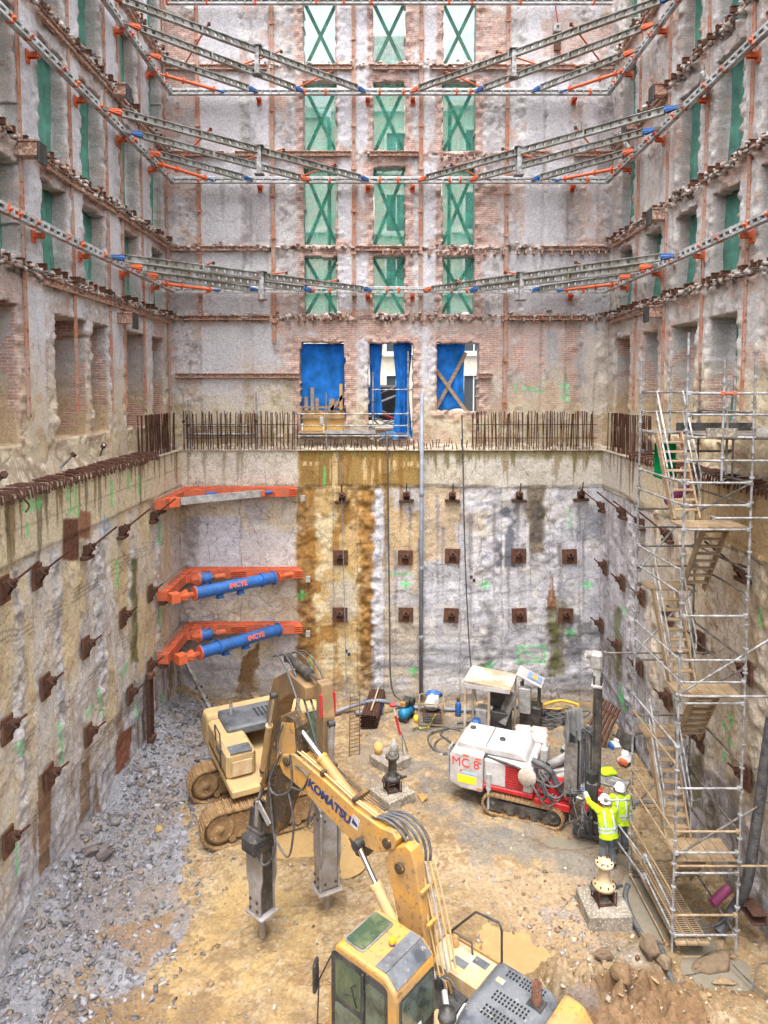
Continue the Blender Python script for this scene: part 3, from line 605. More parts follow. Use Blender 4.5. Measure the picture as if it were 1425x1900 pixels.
def common_facade(p, u, z):
    p.base((212, 210, 210))
    p.mix(p.th(1.8, 1, .45, .58) * .8, (214, 209, 212)); p.mix(p.th(.7, 2, .53, .61) * .7, (186, 181, 184)); p.mix(p.th(.25, 3, .58, .66) * .5, (226, 220, 216)); p.mix(p.th(.35, 4, .6, .67) * .6, (142, 132, 132))
    p.mix(p.th(.12, 20, .58, .64) * .45, (150, 140, 140)); p.mix(p.th(.13, 21, .58, .64) * .45, (228, 222, 220))
    b = p.th(1.9, 5, .56, .60); p.mix(b * .6, (206, 186, 178), .74); b2 = p.th(.8, 6, .58, .63); p.mix(b2 * .6, (202, 180, 170), .7)
def floors(p, z, zs, a=1):
    for zz in zs:
        m = np.exp(-((z + p.w2 * .25 - zz) / .16) ** 2); p.mix(m * .45 * a, (196, 170, 156), .5); p.mix((np.abs(z + p.w2 * .2 - zz) < .05) * p.th(.3, 12, .45, .55) * .8, (96, 72, 62), 0)
def infill(P):
    p = Paint(P, 9); p.base((188, 164, 150)); p.al[:] = .72; p.mix(p.th(.7, 1, .5, .58) * .8, (190, 184, 182), .1); muddy(p, P[:, 2]); return p
FL = [23.7, 20.55, 17.1, 14.5]
def muddy(p, z, Y=None):
    lo = 1 - sstep(10.4, 13.2, z + p.w3 * 2.6); p.mix(lo * .75, (212, 192, 156)); p.mix(lo * p.th(.6, 13, .5, .6) * .6, (226, 210, 180)); p.mix(lo * p.th(.4, 14, .58, .64) * .6, (184, 154, 112))
def back_paint(P, u, v):
    p = Paint(P, 4); z = P[:, 2]; X = P[:, 0]; common_facade(p, u, z); x, y = p.px, p.py
    lm = lintels(X, z, BACK_OPEN + BACK_DOORS); p.mix(sstep(.35, .6, lm + p.w1 * .5) * .75, (206, 182, 174), .78)
    for a, b in PIERS_B:
        for z0, z1 in ((24.0, 28), (20.9, 23.4), (17.5, 20.3), (14.85, 16.9), (11, 14.2)):
            if (int(a * 7) + int(z0)) % 5 == 0: continue
            m = (1 - sstep(-.03, .05, np.maximum(np.maximum(a - X - p.w1 * .12, X + p.w1 * .12 - b), np.maximum(z0 - z, z - z1)))); p.mix(m * .9, (216, 213, 219), 0)
    for q in ((376, 195, 446, 330), (378, 350, 440, 452), (380, 20, 440, 120), (978, 190, 1008, 330), (1018, 200, 1050, 330), (975, 350, 1040, 450), (945, 465, 1128, 580), (385, 470, 500, 585), (395, 600, 508, 695)): p.mix(p.rect(*q, 3, 5) * .75, (206, 203, 208), 0)
    for q in ((885, 20, 935, 118), (1060, 345, 1095, 440), (520, 600, 555, 690), (640, 590, 770, 632), (900, 600, 935, 690), (945, 600, 1090, 760), (636, 640, 660, 760), (880, 350, 930, 460), (1000, 30, 1120, 110), (315, 30, 365, 170), (560, 590, 650, 630), (800, 590, 900, 632)): p.mix(p.rect(*q, 10, 34) * .65, (208, 184, 174), .74)
    for q in ((340, 200, 372, 330), (450, 200, 470, 320), (310, 470, 365, 580), (1100, 200, 1135, 330), (450, 350, 500, 450), (1045, 340, 1075, 455)): p.mix(p.rect(*q, 10, 24) * .6, (160, 152, 154), 0)
    Yp = np.maximum(p.line([(1024, 620), (1024, 690)], 22, 2, 2), np.maximum(p.line([(1024, 684), (992, 730), (970, 728), (965, 700)], 18, 2, 4), p.line([(1024, 684), (1046, 720), (1048, 765)], 17, 2, 3))); p.mix(Yp, (190, 186, 190), 0); p.mix(p.rect(1068, 620, 1100, 765, 4, 16) * .8, (178, 174, 178), 0)
    floors(p, z, FL); muddy(p, z)
    p.mix(p.rect(1085, 620, 1130, 770, 6, 16) * .7, (222, 210, 196), 0)
    for a, c in (((972, 720), (1010, 728)), ((1040, 715), (1060, 720)), ((1042, 735), (1058, 745)), ((912, 715), (914, 735)), ((1050, 700), (1052, 735)), ((956, 712), (958, 728))): p.spray([a, c], 5, (120, 226, 160))
    for k in range(14): xx = 330 + (k * 83) % 790; y0 = (190, 345, 465)[k % 3]; p.mix(p.drip(xx, y0, y0 + 40 + (k * 31) % 60, 9) * .5, (140, 128, 128))
    p.mix(cracks(p, 1.1, 19, .012) * .3, (110, 98, 96)); return p
def facade_disp(opens, piers, fl, axis, seed):
    def f(P, u, v):
        X = P[:, axis]; z = P[:, 2]; n = fbm(P, .8, 11 + seed, 4) - .5; g = fbm(P, .17, 17 + seed, 4) - .5; r = sstep(.45, .6, fbm(P, 1.4, 23 + seed, 4))
        d = n * .025 + g * (.02 + .06 * r) + (terr(fbm(P, .7, 27 + seed, 5), 11, .2) - .5) * (.08 + .14 * r)
        for a, b in piers:
            m = 1 - sstep(-.02, .06, np.maximum(a - X, X - b)); d = d * (1 - .8 * m) + m * .04
        for zz in fl: d = d + np.exp(-((z - zz) / .10) ** 2) * (.03 + g * .36)
        lm = lintels(X, z, opens); return d + lm * g * .18
    return f
us = np.arange(-8.5, 8.91, RES); fw = sheet('facade_wall', (0, UB, 0), (1, 0, 0), (0, 0, 1), (0, -1, 0), us, np.arange(9.4, 26.9, RES), M['facade'], facade_disp(BACK_OPEN + BACK_DOORS, PIERS_B, FL, 0, 4), back_paint, holes(BACK_OPEN + BACK_DOORS), (.1, .22, .36, .5, .62), seed=4)
tag(fw, 'stripped back facade of brick and grey render with three columns of window openings', 'wall')
SROWS = ROWS
LEFT_OPEN = [(a, b, z0 + (.0 if i % 2 else .1), z1) for i, (a, b) in enumerate(LWIN) for (z0, z1) in SROWS]
LEFT_DOORS = [(a, b, 10.6, 13.7) for a, b in LDOOR]
PIERS_L = [(15.48, 16.38), (17.86, 18.62), (20.12, 21.34), (22.96, 24.08), (12.2, 13.9)]
def side_paint(seed, opens, piers, axis_fl, ruin):
    def f(P, u, v):
        p = Paint(P, seed); z = P[:, 2]; Y = P[:, 1]; common_facade(p, u, z)
        lm = lintels(Y, z, opens); p.mix(sstep(.4, .65, lm + p.w1 * .6) * .5, (204, 190, 184), .5)
        for a, b in piers:
            for z0, z1 in ((24.1, 28), (20.9, 23.5), (17.6, 20.4), (14.7, 17.0), (10.6, 14.2)):
                m = (1 - sstep(-.03, .06, np.maximum(np.maximum(a - Y - p.w1 * .15, Y + p.w1 * .15 - b), np.maximum(z0 - z, z - z1)))); p.mix(m * .9, (218, 216, 221), 0); p.mix(m * p.th(.7, 15, .5, .62, (1, 1, 3)) * .4, (182, 178, 184), 0)
        floors(p, z, axis_fl); muddy(p, z)
        if ruin: p.mix(.45 + 0 * z, (212, 204, 196), .1); p.mix(p.th(.35, 16, .5, .6, (1, .6, 2)) * .55, (182, 172, 166)); p.mix(p.th(.9, 17, .56, .62) * .6, (204, 178, 162), .7); muddy(p, z)
        for k in range(10):
            yy = 13.5 + (k * 2.77) % 12; zz = (23.6, 20.4, 16.9)[k % 3]; p.mix((np.abs(Y + p.w1 * .2 - yy) < .1) * (z < zz) * (z > zz - 1.2 - (k % 3) * .4) * .35, (176, 128, 92) if k % 4 == 0 else (146, 136, 134))
        p.mix(cracks(p, 1.1, 19, .012) * .3, (110, 98, 96)); return p
    return f
SFL = [23.75, 20.6, 17.15, 14.4]
lw = sheet('facade_wall', (UL, 0, 0), (0, 1, 0), (0, 0, 1), (1, 0, 0), np.arange(9, UB + .2, RES), np.arange(9.4, 26.9, RES), M['facade'], facade_disp(LEFT_OPEN + LEFT_DOORS, PIERS_L, SFL, 1, 5), side_paint(5, LEFT_OPEN + LEFT_DOORS, PIERS_L, SFL, False), holes(LEFT_OPEN + LEFT_DOORS), (.1, .22, .36, .6, 1.0), seed=5, flip=True)
tag(lw, 'stripped left facade with tall brick openings, concrete piers and broken floor ledges', 'wall')
RIGHT_OPEN = [(a, b, z0, z1) for i, (a, b) in enumerate(RWIN) for (z0, z1) in SROWS if not (i == 3 and z0 > 17)]
RIGHT_DOORS = [(a, b, 10.5, 13.7) for a, b in RDOOR]
PIERS_R = [(15.75, 16.55), (18.0, 18.8), (20.25, 21.2), (22.6, 23.6)]
rw = sheet('facade_wall', (UR, 0, 0), (0, 1, 0), (0, 0, 1), (-1, 0, 0), np.arange(9, UB + .2, RES), np.arange(9.4, 26.9, RES), M['facade'], facade_disp(RIGHT_OPEN + RIGHT_DOORS, PIERS_R, SFL, 1, 6), side_paint(6, RIGHT_OPEN + RIGHT_DOORS, PIERS_R, SFL, True), holes(RIGHT_OPEN + RIGHT_DOORS), (.1, .22, .36, .6, 1.0), seed=6)
tag(rw, 'stripped right facade of pale stone and render with green nets in its openings', 'wall')
# steel left in the facades: stanchions, floor beams, joist stubs (parts of their wall)
def part(parent, name, mat, fn, bevel=0):
    m = MB(); fn(m); return m.build(name, mat, parent, bevel)
for px, z0, z1 in ((372, 14.6, 26.6), (508, 13.6, 26.6), (657, 14.6, 26.6), (780, 14.6, 26.6), (938, 10.6, 26.6)):
    x = bx(px); w = .10
    def f(m, x=x, z0=z0, z1=z1):
        m.box((x, UB - .055, (z0 + z1) / 2), (.13, .03, z1 - z0)); m.box((x - .055, UB - .085, (z0 + z1) / 2), (.02, .05, z1 - z0)); m.box((x + .055, UB - .085, (z0 + z1) / 2), (.02, .05, z1 - z0))
        for k in range(int((z1 - z0) / 1.55)): m.box((x, UB - .09, z0 + .8 + 1.55 * k), (.19, .07, .10))
    part(fw, 'steel_post', M['post'], f)
for py, segs in ((127, ((312, 372), (378, 500), (560, 655), (692, 775), (798, 935), (944, 1130))), (287, ((318, 420), (440, 652), (686, 776), (945, 1010), (1060, 1130))), (462, ((318, 500), (660, 778), (1000, 1125))), (590, ((320, 500), (945, 1080))), (697, ((323, 555), (888, 915)))):
    for a, b in segs:
        z = bz(py)
        def f(m, a=bx(a), b=bx(b), z=z):
            m.box(((a + b) / 2, UB - .08, z), (b - a, .05, .13)); m.box(((a + b) / 2, UB - .11, z + .075), (b - a, .13, .022)); m.box(((a + b) / 2, UB - .11, z - .075), (b - a, .13, .022))
        part(fw, 'floor_beam', M['redlead'], f)
def stubs(m, axis, fixed, nrm, lo, hi, z, step, rnd):
    a = lo
    while a < hi:
        a += step * rnd.uniform(.75, 1.3); d = rnd.uniform(.12, .3)
        c = (a, fixed + nrm * d / 2, z + rnd.uniform(-.04, .04)) if axis == 0 else (fixed + nrm * d / 2, a, z + rnd.uniform(-.04, .04))
        s = (.05, d, .12) if axis == 0 else (d, .05, .12); m.box(c, s)
        m.box((c[0], c[1], c[2] + .065), (s[0] + .04, s[1], .016) if axis == 0 else (s[0], s[1] + .04, .016)); m.box((c[0], c[1], c[2] - .065), (s[0] + .04, s[1], .016) if axis == 0 else (s[0], s[1] + .04, .016))
rnd = random.Random(3)
for py, segs in ((592, ((520, 650), (690, 930), (950, 1125))), (470, ((690, 930), (945, 1120))), (292, ((800, 930),))):
    for a, b in segs: part(fw, 'joist_stubs', M['redlead'], lambda m, a=a, b=b, py=py: stubs(m, 0, UB - .02, -1, bx(a), bx(b), bz(py), .34, rnd))
for z in SFL:
    for wall, fx, nr, spans in ((lw, UL, 1, ((12.5, 15.9), (16.3, 20.8), (21.0, 25.6))), (rw, UR, -1, ((12.5, 15.8), (16.0, 20.6), (20.9, 25.6)))):
        for i, (a, b) in enumerate(spans):
            def fb(m, a=a, b=b):
                m.box((fx + nr * .07, (a + b) / 2, z), (.04, b - a, .15)); m.box((fx + nr * .09, (a + b) / 2, z + .085), (.12, b - a, .02)); m.box((fx + nr * .09, (a + b) / 2, z - .085), (.12, b - a, .02))
            if (i + int(z) + (nr > 0)) % 3 == 0 or (nr < 0 and i == 0): continue_ = 1
            else: part(wall, 'floor_beam', M['redlead'], fb)
            part(wall, 'joist_stubs', M['rust'], lambda m, a=a, b=b: stubs(m, 1, fx, nr, a, b, z + .26, .42, rnd))
for wall, fx, nr, ys in ((lw, UL, 1, (15.45, 17.92, 20.22, 21.32, 23.05, 25.7)), (rw, UR, -1, (16.1, 18.3, 20.75, 23.1))):
    for y in ys: part(wall, 'steel_post', M['post'], lambda m, y=y: (m.box((fx + nr * .06, y, 18.9), (.04, .06, 15.4)), m.box((fx + nr * .08, y - .03, 18.9), (.05, .015, 15.4)), m.box((fx + nr * .08, y + .03, 18.9), (.05, .015, 15.4))))
for a, b in ((13.1, 15.2), (16.9, 18.75), (19.05, 20.15), (21.5, 23.2), (23.9, 25.2)):
    o = sheet('brick_infill', (UL - .92, 0, 0), (0, 1, 0), (0, 0, 1), (1, 0, 0), np.arange(a - .3, b + .31, .05), np.arange(10.3, 13.95, .05), M['facade'], lambda P, u, v: (fbm(P, .3, 33, 4) - .5) * .1, lambda P, u, v: infill(P), flip=True); o.parent = lw
o = sheet('brick_infill', (UR + .92, 0, 0), (0, 1, 0), (0, 0, 1), (-1, 0, 0), np.arange(23.4, 25.5, .05), np.arange(10.3, 13.95, .05), M['facade'], lambda P, u, v: (fbm(P, .3, 33, 4) - .5) * .1, lambda P, u, v: infill(P)); o.parent = rw
# ragged rubble of broken floor edges, one mesh per wall
def crumble(parent, axis, fx, nr, zs, lo, hi, n, seed, cols):
    r = random.Random(seed); V = []; F = []; C = []
    for k in range(n):
        a = r.uniform(lo, hi); z = r.choice(zs) + r.gauss(.17, .06); d = abs(r.gauss(.0, .08)); s = r.uniform(.02, .065)
        c = np.array((a, fx + nr * d, z) if axis == 0 else (fx + nr * d, a, z)); o = len(V)
        B = np.array([(x, y, q) for x in (-1, 1) for y in (-1, 1) for q in (-1, 1)], float) * (s * r.uniform(.6, 1.4), s * r.uniform(.6, 1.4), s * r.uniform(.35, .8)) + np.random.RandomState(k).uniform(-.5, .5, (8, 3)) * s
        t = r.uniform(0, 3); B = np.stack([B[:, 0] * math.cos(t) - B[:, 1] * math.sin(t), B[:, 0] * math.sin(t) + B[:, 1] * math.cos(t), B[:, 2]], 1)
        V += list(B + c); F += [tuple(o + i for i in f) for f in ((0, 1, 3, 2), (4, 6, 7, 5), (0, 4, 5, 1), (2, 3, 7, 6), (0, 2, 6, 4), (1, 5, 7, 3))]; C += [lin(r.choice(cols)) * ALB] * 8
    o = mesh_np('broken_ledge', np.array(V), np.array(F), M['rock'], False); set_cols(o.data, np.array(C), np.zeros(len(C))); o.parent = parent
BR = [(196, 172, 160), (206, 196, 190), (176, 138, 122), (200, 190, 184), (160, 146, 138), (212, 202, 194), (142, 126, 118)]
crumble(lw, 1, UL, 1, SFL, 12.5, 25.8, 2600, 5, BR); crumble(rw, 1, UR, -1, SFL, 12.5, 25.8, 2600, 6, BR); crumble(fw, 0, UB, -1, [14.45, 17.0, 23.6], -7.9, 8.3, 700, 7, BR)
# ---------------------------------------------------------------- pit floor
def gz_np(x, y):
    P = np.stack([x, y, 0 * x], 1)
    n = fbm(P, 1.6, 701, 4) - .5; g = fbm(P, .25, 711, 4) - .5
    e = np.clip((x - XL) / 1.0, 0, 9); bank = (.95 * np.exp(-(e / 1.15) ** 1.4)) * (.7 + n * 1.4) * sstep(9, 13, y)
    h = n * .12 + bank
    rub = 1 - sstep(-5.2, -3.4, x + n * 2 + (y - 18) * .12)
    k2 = fbm(P, .7, 721, 5); h = h + g * (.06 + .10 * rub) + (terr(k2, 11) - .5) * .26 * (1 - .6 * rub)
    mound = np.exp(-(((x - 4.3) / 1.5) ** 2 + ((y - 12.35) / .75) ** 2)) + .7 * np.exp(-(((x - 3.3) / .7) ** 2 + ((y - 12.0) / .5) ** 2))
    h = h + mound * (.62 + g * 1.5 + n * .5 + (terr(fbm(P, .3, 741, 4), 8) - .5) * .5)
    h = h + np.exp(-(((x - 5.6) / .5) ** 2 + ((y - 13.6) / .3) ** 2)) * .25
    for (cx_, cy_, rx, ry) in PUD: h = h - .13 * np.exp(-(((x - cx_) / rx) ** 2 + ((y - cy_) / ry) ** 2) ** 1.6)
    for (ax, ay, bx2, by2) in PRINTS:
        dx, dy = bx2 - ax, by2 - ay; L = math.hypot(dx, dy); dx /= L; dy /= L; t = (x - ax) * dx + (y - ay) * dy; s_ = (x - ax) * -dy + (y - ay) * dx
        mk = sstep(.36, .28, np.abs(s_ + n * .1)) * (t > 0) * (t < L) * sstep(.34, .46, fbm(P, .9, 731, 3)); h = h - mk * .03 + mk * .022 * np.sin(t * 2 * math.pi / .19)
    flat = np.exp(-(((x - 1.2) / 1.8) ** 2 + ((y - 16.6) / 2.2) ** 2)); h = h * (1 - .35 * flat)
    return h
PUD = []
for (px, py, w, h) in ((560, 1560, 75, 32), (915, 1745, 60, 42), (985, 1785, 85, 42), (1210, 1700, 70, 60), (1310, 1800, 90, 42), (620, 1600, 40, 20), (1180, 1640, 26, 30), (1050, 1560, 60, 14)):
    c = onZ(px, py, 0); a = onZ(px + w, py, 0); b = onZ(px, py - h, 0); PUD.append((c.x, c.y, abs(a.x - c.x), abs(b.y - c.y)))
PRINTS = [(*onZ(*a, 0)[:2], *onZ(*b, 0)[:2]) for a, b in (((610, 1905), (400, 1640)), ((500, 1905), (290, 1700)), ((640, 1640), (900, 1520)), ((690, 1730), (960, 1600)), ((380, 1600), (330, 1480)))]
def gz(x, y): return float(gz_np(np.array([x]), np.array([y]))[0])
def floor_paint(P, u, v):
    global ALB
    ALB = .60; p = Paint(P, 8); x, y = p.px, p.py; X = P[:, 0]; Y = P[:, 1]
    p.base((202, 174, 132)); p.mix(p.th(1.2, 1, .46, .58) * .8, (210, 182, 136)); p.mix(p.th(.5, 2, .52, .6) * .6, (188, 156, 118)); p.mix(p.th(.16, 3, .54, .61) * .6, (158, 128, 94)); p.mix(p.th(.10, 31, .58, .64) * .35, (150, 122, 90)); p.mix(p.th(.12, 4, .6, .66) * .6, (222, 204, 176))
    # grey trampled mud towards the drill rig and the right wall
    g = p.poly([(640, 1420), (700, 1330), (840, 1310), (1140, 1310), (1180, 1600), (1240, 1800), (1120, 1800), (1060, 1640), (960, 1590), (850, 1560), (760, 1480), (690, 1480)], 26)
    p.mix(g * p.th(.9, 5, .34, .56) * .85, (172, 156, 138)); p.mix(g * p.th(.4, 6, .5, .6) * .6, (150, 142, 134)); p.mix(p.rect(860, 1530, 1120, 1640, 20, 40) * p.th(.6, 17, .48, .56) * .7, (160, 152, 140))
    p.mix(p.poly([(760, 1430), (900, 1470), (960, 1560), (880, 1560), (790, 1500)], 20) * p.th(.4, 7, .5, .56) * .7, (142, 138, 134))
    p.mix(p.poly([(820, 1600), (1080, 1620), (1120, 1790), (1040, 1830), (900, 1700)], 26) * .6, (212, 184, 150)); p.mix(p.poly([(980, 1660), (1080, 1690), (1110, 1790), (1020, 1720)], 16) * p.th(.14, 8, .52, .58) * .7, (170, 164, 164))
    # grey broken rock along the left wall
    G = p.poly([(-200, 1300), (350, 1290), (470, 1350), (450, 1430), (400, 1440), (335, 1500), (345, 1560), (330, 1660), (370, 1690), (335, 1740), (260, 1840), (230, 1860), (160, 1880), (60, 1960), (-400, 1960)], 18)
    p.mix(G, (172, 170, 175)); p.mix(G * p.th(.35, 9, .54, .62) * .6, (150, 147, 152)); p.mix(G * p.th(.1, 18, .56, .62) * .5, (126, 123, 128)); p.mix(G * p.th(.14, 10, .54, .6) * .7, (186, 184, 192)); p.mix(G * p.th(.9, 11, .52, .6) * .6, (172, 152, 128)); p.mix(G * np.exp(-((X - XL) / 1.1) ** 2) * .7, (182, 182, 192))
    p.mix(p.poly([(170, 1730), (330, 1690), (330, 1760), (250, 1830), (120, 1860)], 18) * p.th(.5, 12, .44, .54) * .8, (176, 142, 104)); p.mix(p.poly([(60, 1960), (110, 1850), (250, 1840), (420, 1850), (420, 1960)], 24) * .7, (160, 128, 92))
    # earth heap in the right foreground
    p.mix(p.poly([(1060, 1960), (1070, 1830), (1140, 1790), (1240, 1800), (1300, 1850), (1330, 1960)], 16) * .85, (160, 124, 90)); p.mix(p.poly([(1090, 1960), (1130, 1820), (1220, 1830), (1270, 1960)], 20) * p.th(.18, 13, .5, .58) * .7, (176, 142, 108))
    p.mix(p.rect(1050, 1830, 1110, 1870, 10, 30) * .6, (150, 146, 146)); p.mix(p.rect(1120, 1755, 1200, 1800, 8, 30) * p.th(.15, 14, .48, .56) * .7, (206, 190, 172))
    # tooth and track marks
    for x0, y0, n, dx, dy, L in ((300, 1760, 7, 4, 12, 120), (520, 1640, 5, 6, 14, 70), (380, 1690, 6, 3, 14, 90)):
        for k in range(n):
            a = (x0 + dx * k, y0 + dy * k); p.mix(p.line([a, (a[0] + L * .6, a[1] - 6), (a[0] + L, a[1] + 2)], 3.5, 1.5, 6) * .5, (170, 132, 86))
    for k in range(22): p.mix(p.line([(500 + k * 5, 1850 + k * 1.5 - 40), (560 + k * 5, 1830 + k * 1.5 - 60)], 2.6, 1.2, 3) * .55, (160, 122, 78))
    p.mix(p.poly([(300, 1960), (330, 1790), (430, 1640), (560, 1650), (620, 1740), (560, 1880), (500, 1960)], 20) * p.th(.6, 15, .4, .55) * .6, (214, 180, 122))
    w = np.zeros(p.n)
    for (cx_, cy_, rx, ry) in PUD: w = np.maximum(w, np.exp(-(((X - cx_) / (rx * 1.25)) ** 2 + ((Y - cy_) / (ry * 1.3)) ** 2) ** 1.5))
    p.mix(w * .5, (150, 118, 76)); damp = p.th(1.3, 16, .48, .6); p.mix(damp * .25, (150, 124, 92))
    ALB = .88; p.al = np.clip(.93 - .45 * w - .22 * damp, .3, .95); return p
M['floor'] = mat_attr('pit floor mud', fine=13, bump=.85, bdist=.06, var=(.68, 1.3), wet=True, chip=.55)
fl = sheet('ground', (XL - .3, 7.0, 0), (1, 0, 0), (0, 1, 0), (0, 0, 1), np.arange(0, 16.4, .05), np.arange(0, 18.6, .05), M['floor'], lambda P, u, v: gz_np(P[:, 0], P[:, 1]), floor_paint)
tag(fl, kind='structure')
# ---------------------------------------------------------------- muddy water lying in the hollows
def mat_water(name, c):
    m = mat_mix(name, c, [q * .93 for q in c], .5, 1.2, .1, 0, 0, None, spec=.35); p = m.node_tree.nodes['Principled BSDF']
    for l in list(p.inputs['Roughness'].links): m.node_tree.links.remove(l)
    p.inputs['Roughness'].default_value = .12; return m
WO = mat_water('ochre muddy water', (164, 136, 94)); WG = mat_water('grey muddy water', (126, 118, 104))
for i, (cx_, cy_, rx, ry) in enumerate(PUD):
    m = MB(); n = 40; lv = gz(cx_, cy_) + .055
    m.add([(cx_, cy_, lv)] + [(cx_ + rx * 1.5 * math.cos(2 * math.pi * k / n), cy_ + ry * 1.5 * math.sin(2 * math.pi * k / n), lv) for k in range(n)], [(0, k + 1, (k + 1) % n + 1) for k in range(n)])
    tag(m.build('water', WG if i in (3, 4, 6, 7) else WO), kind='structure')
# ---------------------------------------------------------------- loose stones
def rocks(name, n, sampler, smin, smax, cols, seed, power=3.0, flat=.55):
    r = np.random.RandomState(seed); V = []; F = []; C = []
    bx_ = np.array([(x, y, q) for x in (-1, 1) for y in (-1, 1) for q in (-1, 1)], float); IF = np.array([(0, 1, 3, 2), (4, 6, 7, 5), (0, 4, 5, 1), (2, 3, 7, 6), (0, 2, 6, 4), (1, 5, 7, 3)])
    pts = [];
    while len(pts) < n:
        q = sampler(r)
        if q is not None: pts.append(q)
    pts = np.array(pts); zz = gz_np(pts[:, 0], pts[:, 1])
    for k in range(n):
        s = smin + (smax - smin) * r.rand() ** power
        v = (bx_ + r.uniform(-.75, .75, (8, 3))) * np.array((s * r.uniform(.6, 1.3), s * r.uniform(.45, .9), s * flat * r.uniform(.4, 1.1)))
        a = r.uniform(0, 6.28); b = r.uniform(-.7, .7); ca, sa, cb_, sb = math.cos(a), math.sin(a), math.cos(b), math.sin(b)
        v = np.stack([v[:, 0] * cb_ + v[:, 2] * sb, v[:, 1], -v[:, 0] * sb + v[:, 2] * cb_], 1); v = np.stack([v[:, 0] * ca - v[:, 1] * sa, v[:, 0] * sa + v[:, 1] * ca, v[:, 2]], 1)
        o = len(V) * 8; V.append(v + (pts[k, 0], pts[k, 1], zz[k] + s * flat * .25)); F.append(IF + o); c = lin(cols[r.randint(len(cols))]) * .82 * r.uniform(.85, 1.1); C.append(np.tile(c, (8, 1)))
    o = mesh_np(name, np.concatenate(V), np.concatenate(F), M['rock'], False); set_cols(o.data, np.concatenate(C), np.zeros(n * 8)); return o
def s_left(r):
    x = XL + .1 + abs(r.randn()) * 1.7; y = r.uniform(9.5, 24.8)
    if x > -4.2 + (18 - y) * .10 + r.uniform(-.5, .5): return None
    return (x, y)
GREY = [(134, 132, 138), (116, 114, 118), (152, 150, 156), (128, 121, 117), (104, 102, 106), (166, 165, 172), (146, 130, 112)]
TAN = [(176, 148, 112), (156, 130, 98), (190, 174, 150), (146, 134, 122), (134, 108, 80), (170, 164, 160)]
tag(rocks('rubble', 15000, s_left, .010, .075, GREY, 11, 9.0), kind='stuff')
def s_mid(r):
    x = r.uniform(-5, 8); y = r.uniform(9.5, 24.8); d = r.rand()
    c = onZ(1040, 1730, 0); q = math.exp(-(((x - c.x) / 1.3) ** 2 + ((y - c.y) / 1.3) ** 2)) + .10
    if x > 3.2 and y < 13.6: q = .55
    if x > 6.5: q = .5
    if 20 < y: q *= .5
    return (x, y) if d < q else None
tag(rocks('stones', 6000, s_mid, .008, .05, TAN, 12, 4.0), kind='stuff')
def boulder(px, py, size, col, label, seed, dz=0.0, sq=(1, 1, .7)):
    c = onZ(px, py, 0); bm = MB(); n1, n2 = 30, 20; vs = []; r = random.Random(seed)
    for i in range(n2 + 1):
        th_ = math.pi * i / n2
        for k in range(n1): ph = 2 * math.pi * k / n1; vs.append((math.sin(th_) * math.cos(ph), math.sin(th_) * math.sin(ph), math.cos(th_)))
    A = np.array(vs); planes = np.random.RandomState(seed).randn(16, 3); planes /= np.linalg.norm(planes, axis=1)[:, None]; dd = A.copy()
    for q in planes: h = dd @ q; lim = .52; dd -= np.clip(h - lim, 0, None)[:, None] * q
    dd *= (1 + (terr(fbm(A * 1.0 + seed, .5, seed, 5), 9, .2) - .5) * .5 + (fbm(A, .12, seed + 5, 3) - .5) * .15)[:, None]
    V = dd * np.array(sq) * size + (c.x, c.y, gz(c.x, c.y) + size * sq[2] * .45 + dz)
    F = [(i * n1 + k, (i + 1) * n1 + k, (i + 1) * n1 + (k + 1) % n1, i * n1 + (k + 1) % n1) for i in range(n2) for k in range(n1)]
    o = mesh_np('boulder', V, np.array(F), M['rock'], False); cc = lin(col) * .5 * (0.85 + .4 * fbm(V, .12, seed + 3, 3))[:, None]; set_cols(o.data, cc, np.zeros(len(V))); tag(o, label, 'boulder', 'boulders on the pit floor'); return o
boulder(192, 1618, .36, (150, 138, 138), 'biggest dark grey boulder in the rubble along the left wall', 1)
boulder(164, 1628, .24, (138, 126, 124), 'dark grey boulder at the left side of the biggest boulder in the rubble', 2)
boulder(333, 1640, .15, (186, 186, 194), 'pale grey angular rock at the edge of the rubble and the ochre mud', 3)
boulder(294, 1552, .16, (206, 172, 120), 'flat ochre stone lying in the grey rubble', 4, sq=(1.2, .9, .5))
boulder(292, 1510, .14, (222, 216, 206), 'whitish stone in the rubble by the left wall', 5)
boulder(252, 1615, .13, (172, 172, 178), 'small pale rock between the dark boulder and the mud', 14)
boulder(785, 1481, .17, (208, 166, 104), 'ochre clod of earth on the mud in front of the concrete pads', 6, sq=(1.3, .9, .7))
boulder(1322, 1786, .62, (150, 128, 104), 'big flat brown slab of rock below the scaffold foot', 7, sq=(1.1, .6, .42))
boulder(1205, 1785, .42, (142, 120, 98), 'brown rock beside the hose, near the foot of the gangway', 8, sq=(.7, .9, .8))
boulder(1232, 1800, .26, (168, 146, 120), 'light brown rock against the hose end', 9)
boulder(1120, 1785, .26, (146, 124, 102), 'brown rock on top of the earth heap edge', 10, sq=(1.2, .8, .7))
boulder(1150, 1860, .34, (152, 122, 92), 'brown clod in the middle of the foreground earth heap', 12)
boulder(1342, 1818, .2, (186, 158, 124), 'small block of stone lying in the grey puddle', 13, sq=(1.4, .8, .5))
boulder(240, 1810, .12, (120, 116, 116), 'dark stone in the near left corner of the rubble', 15)
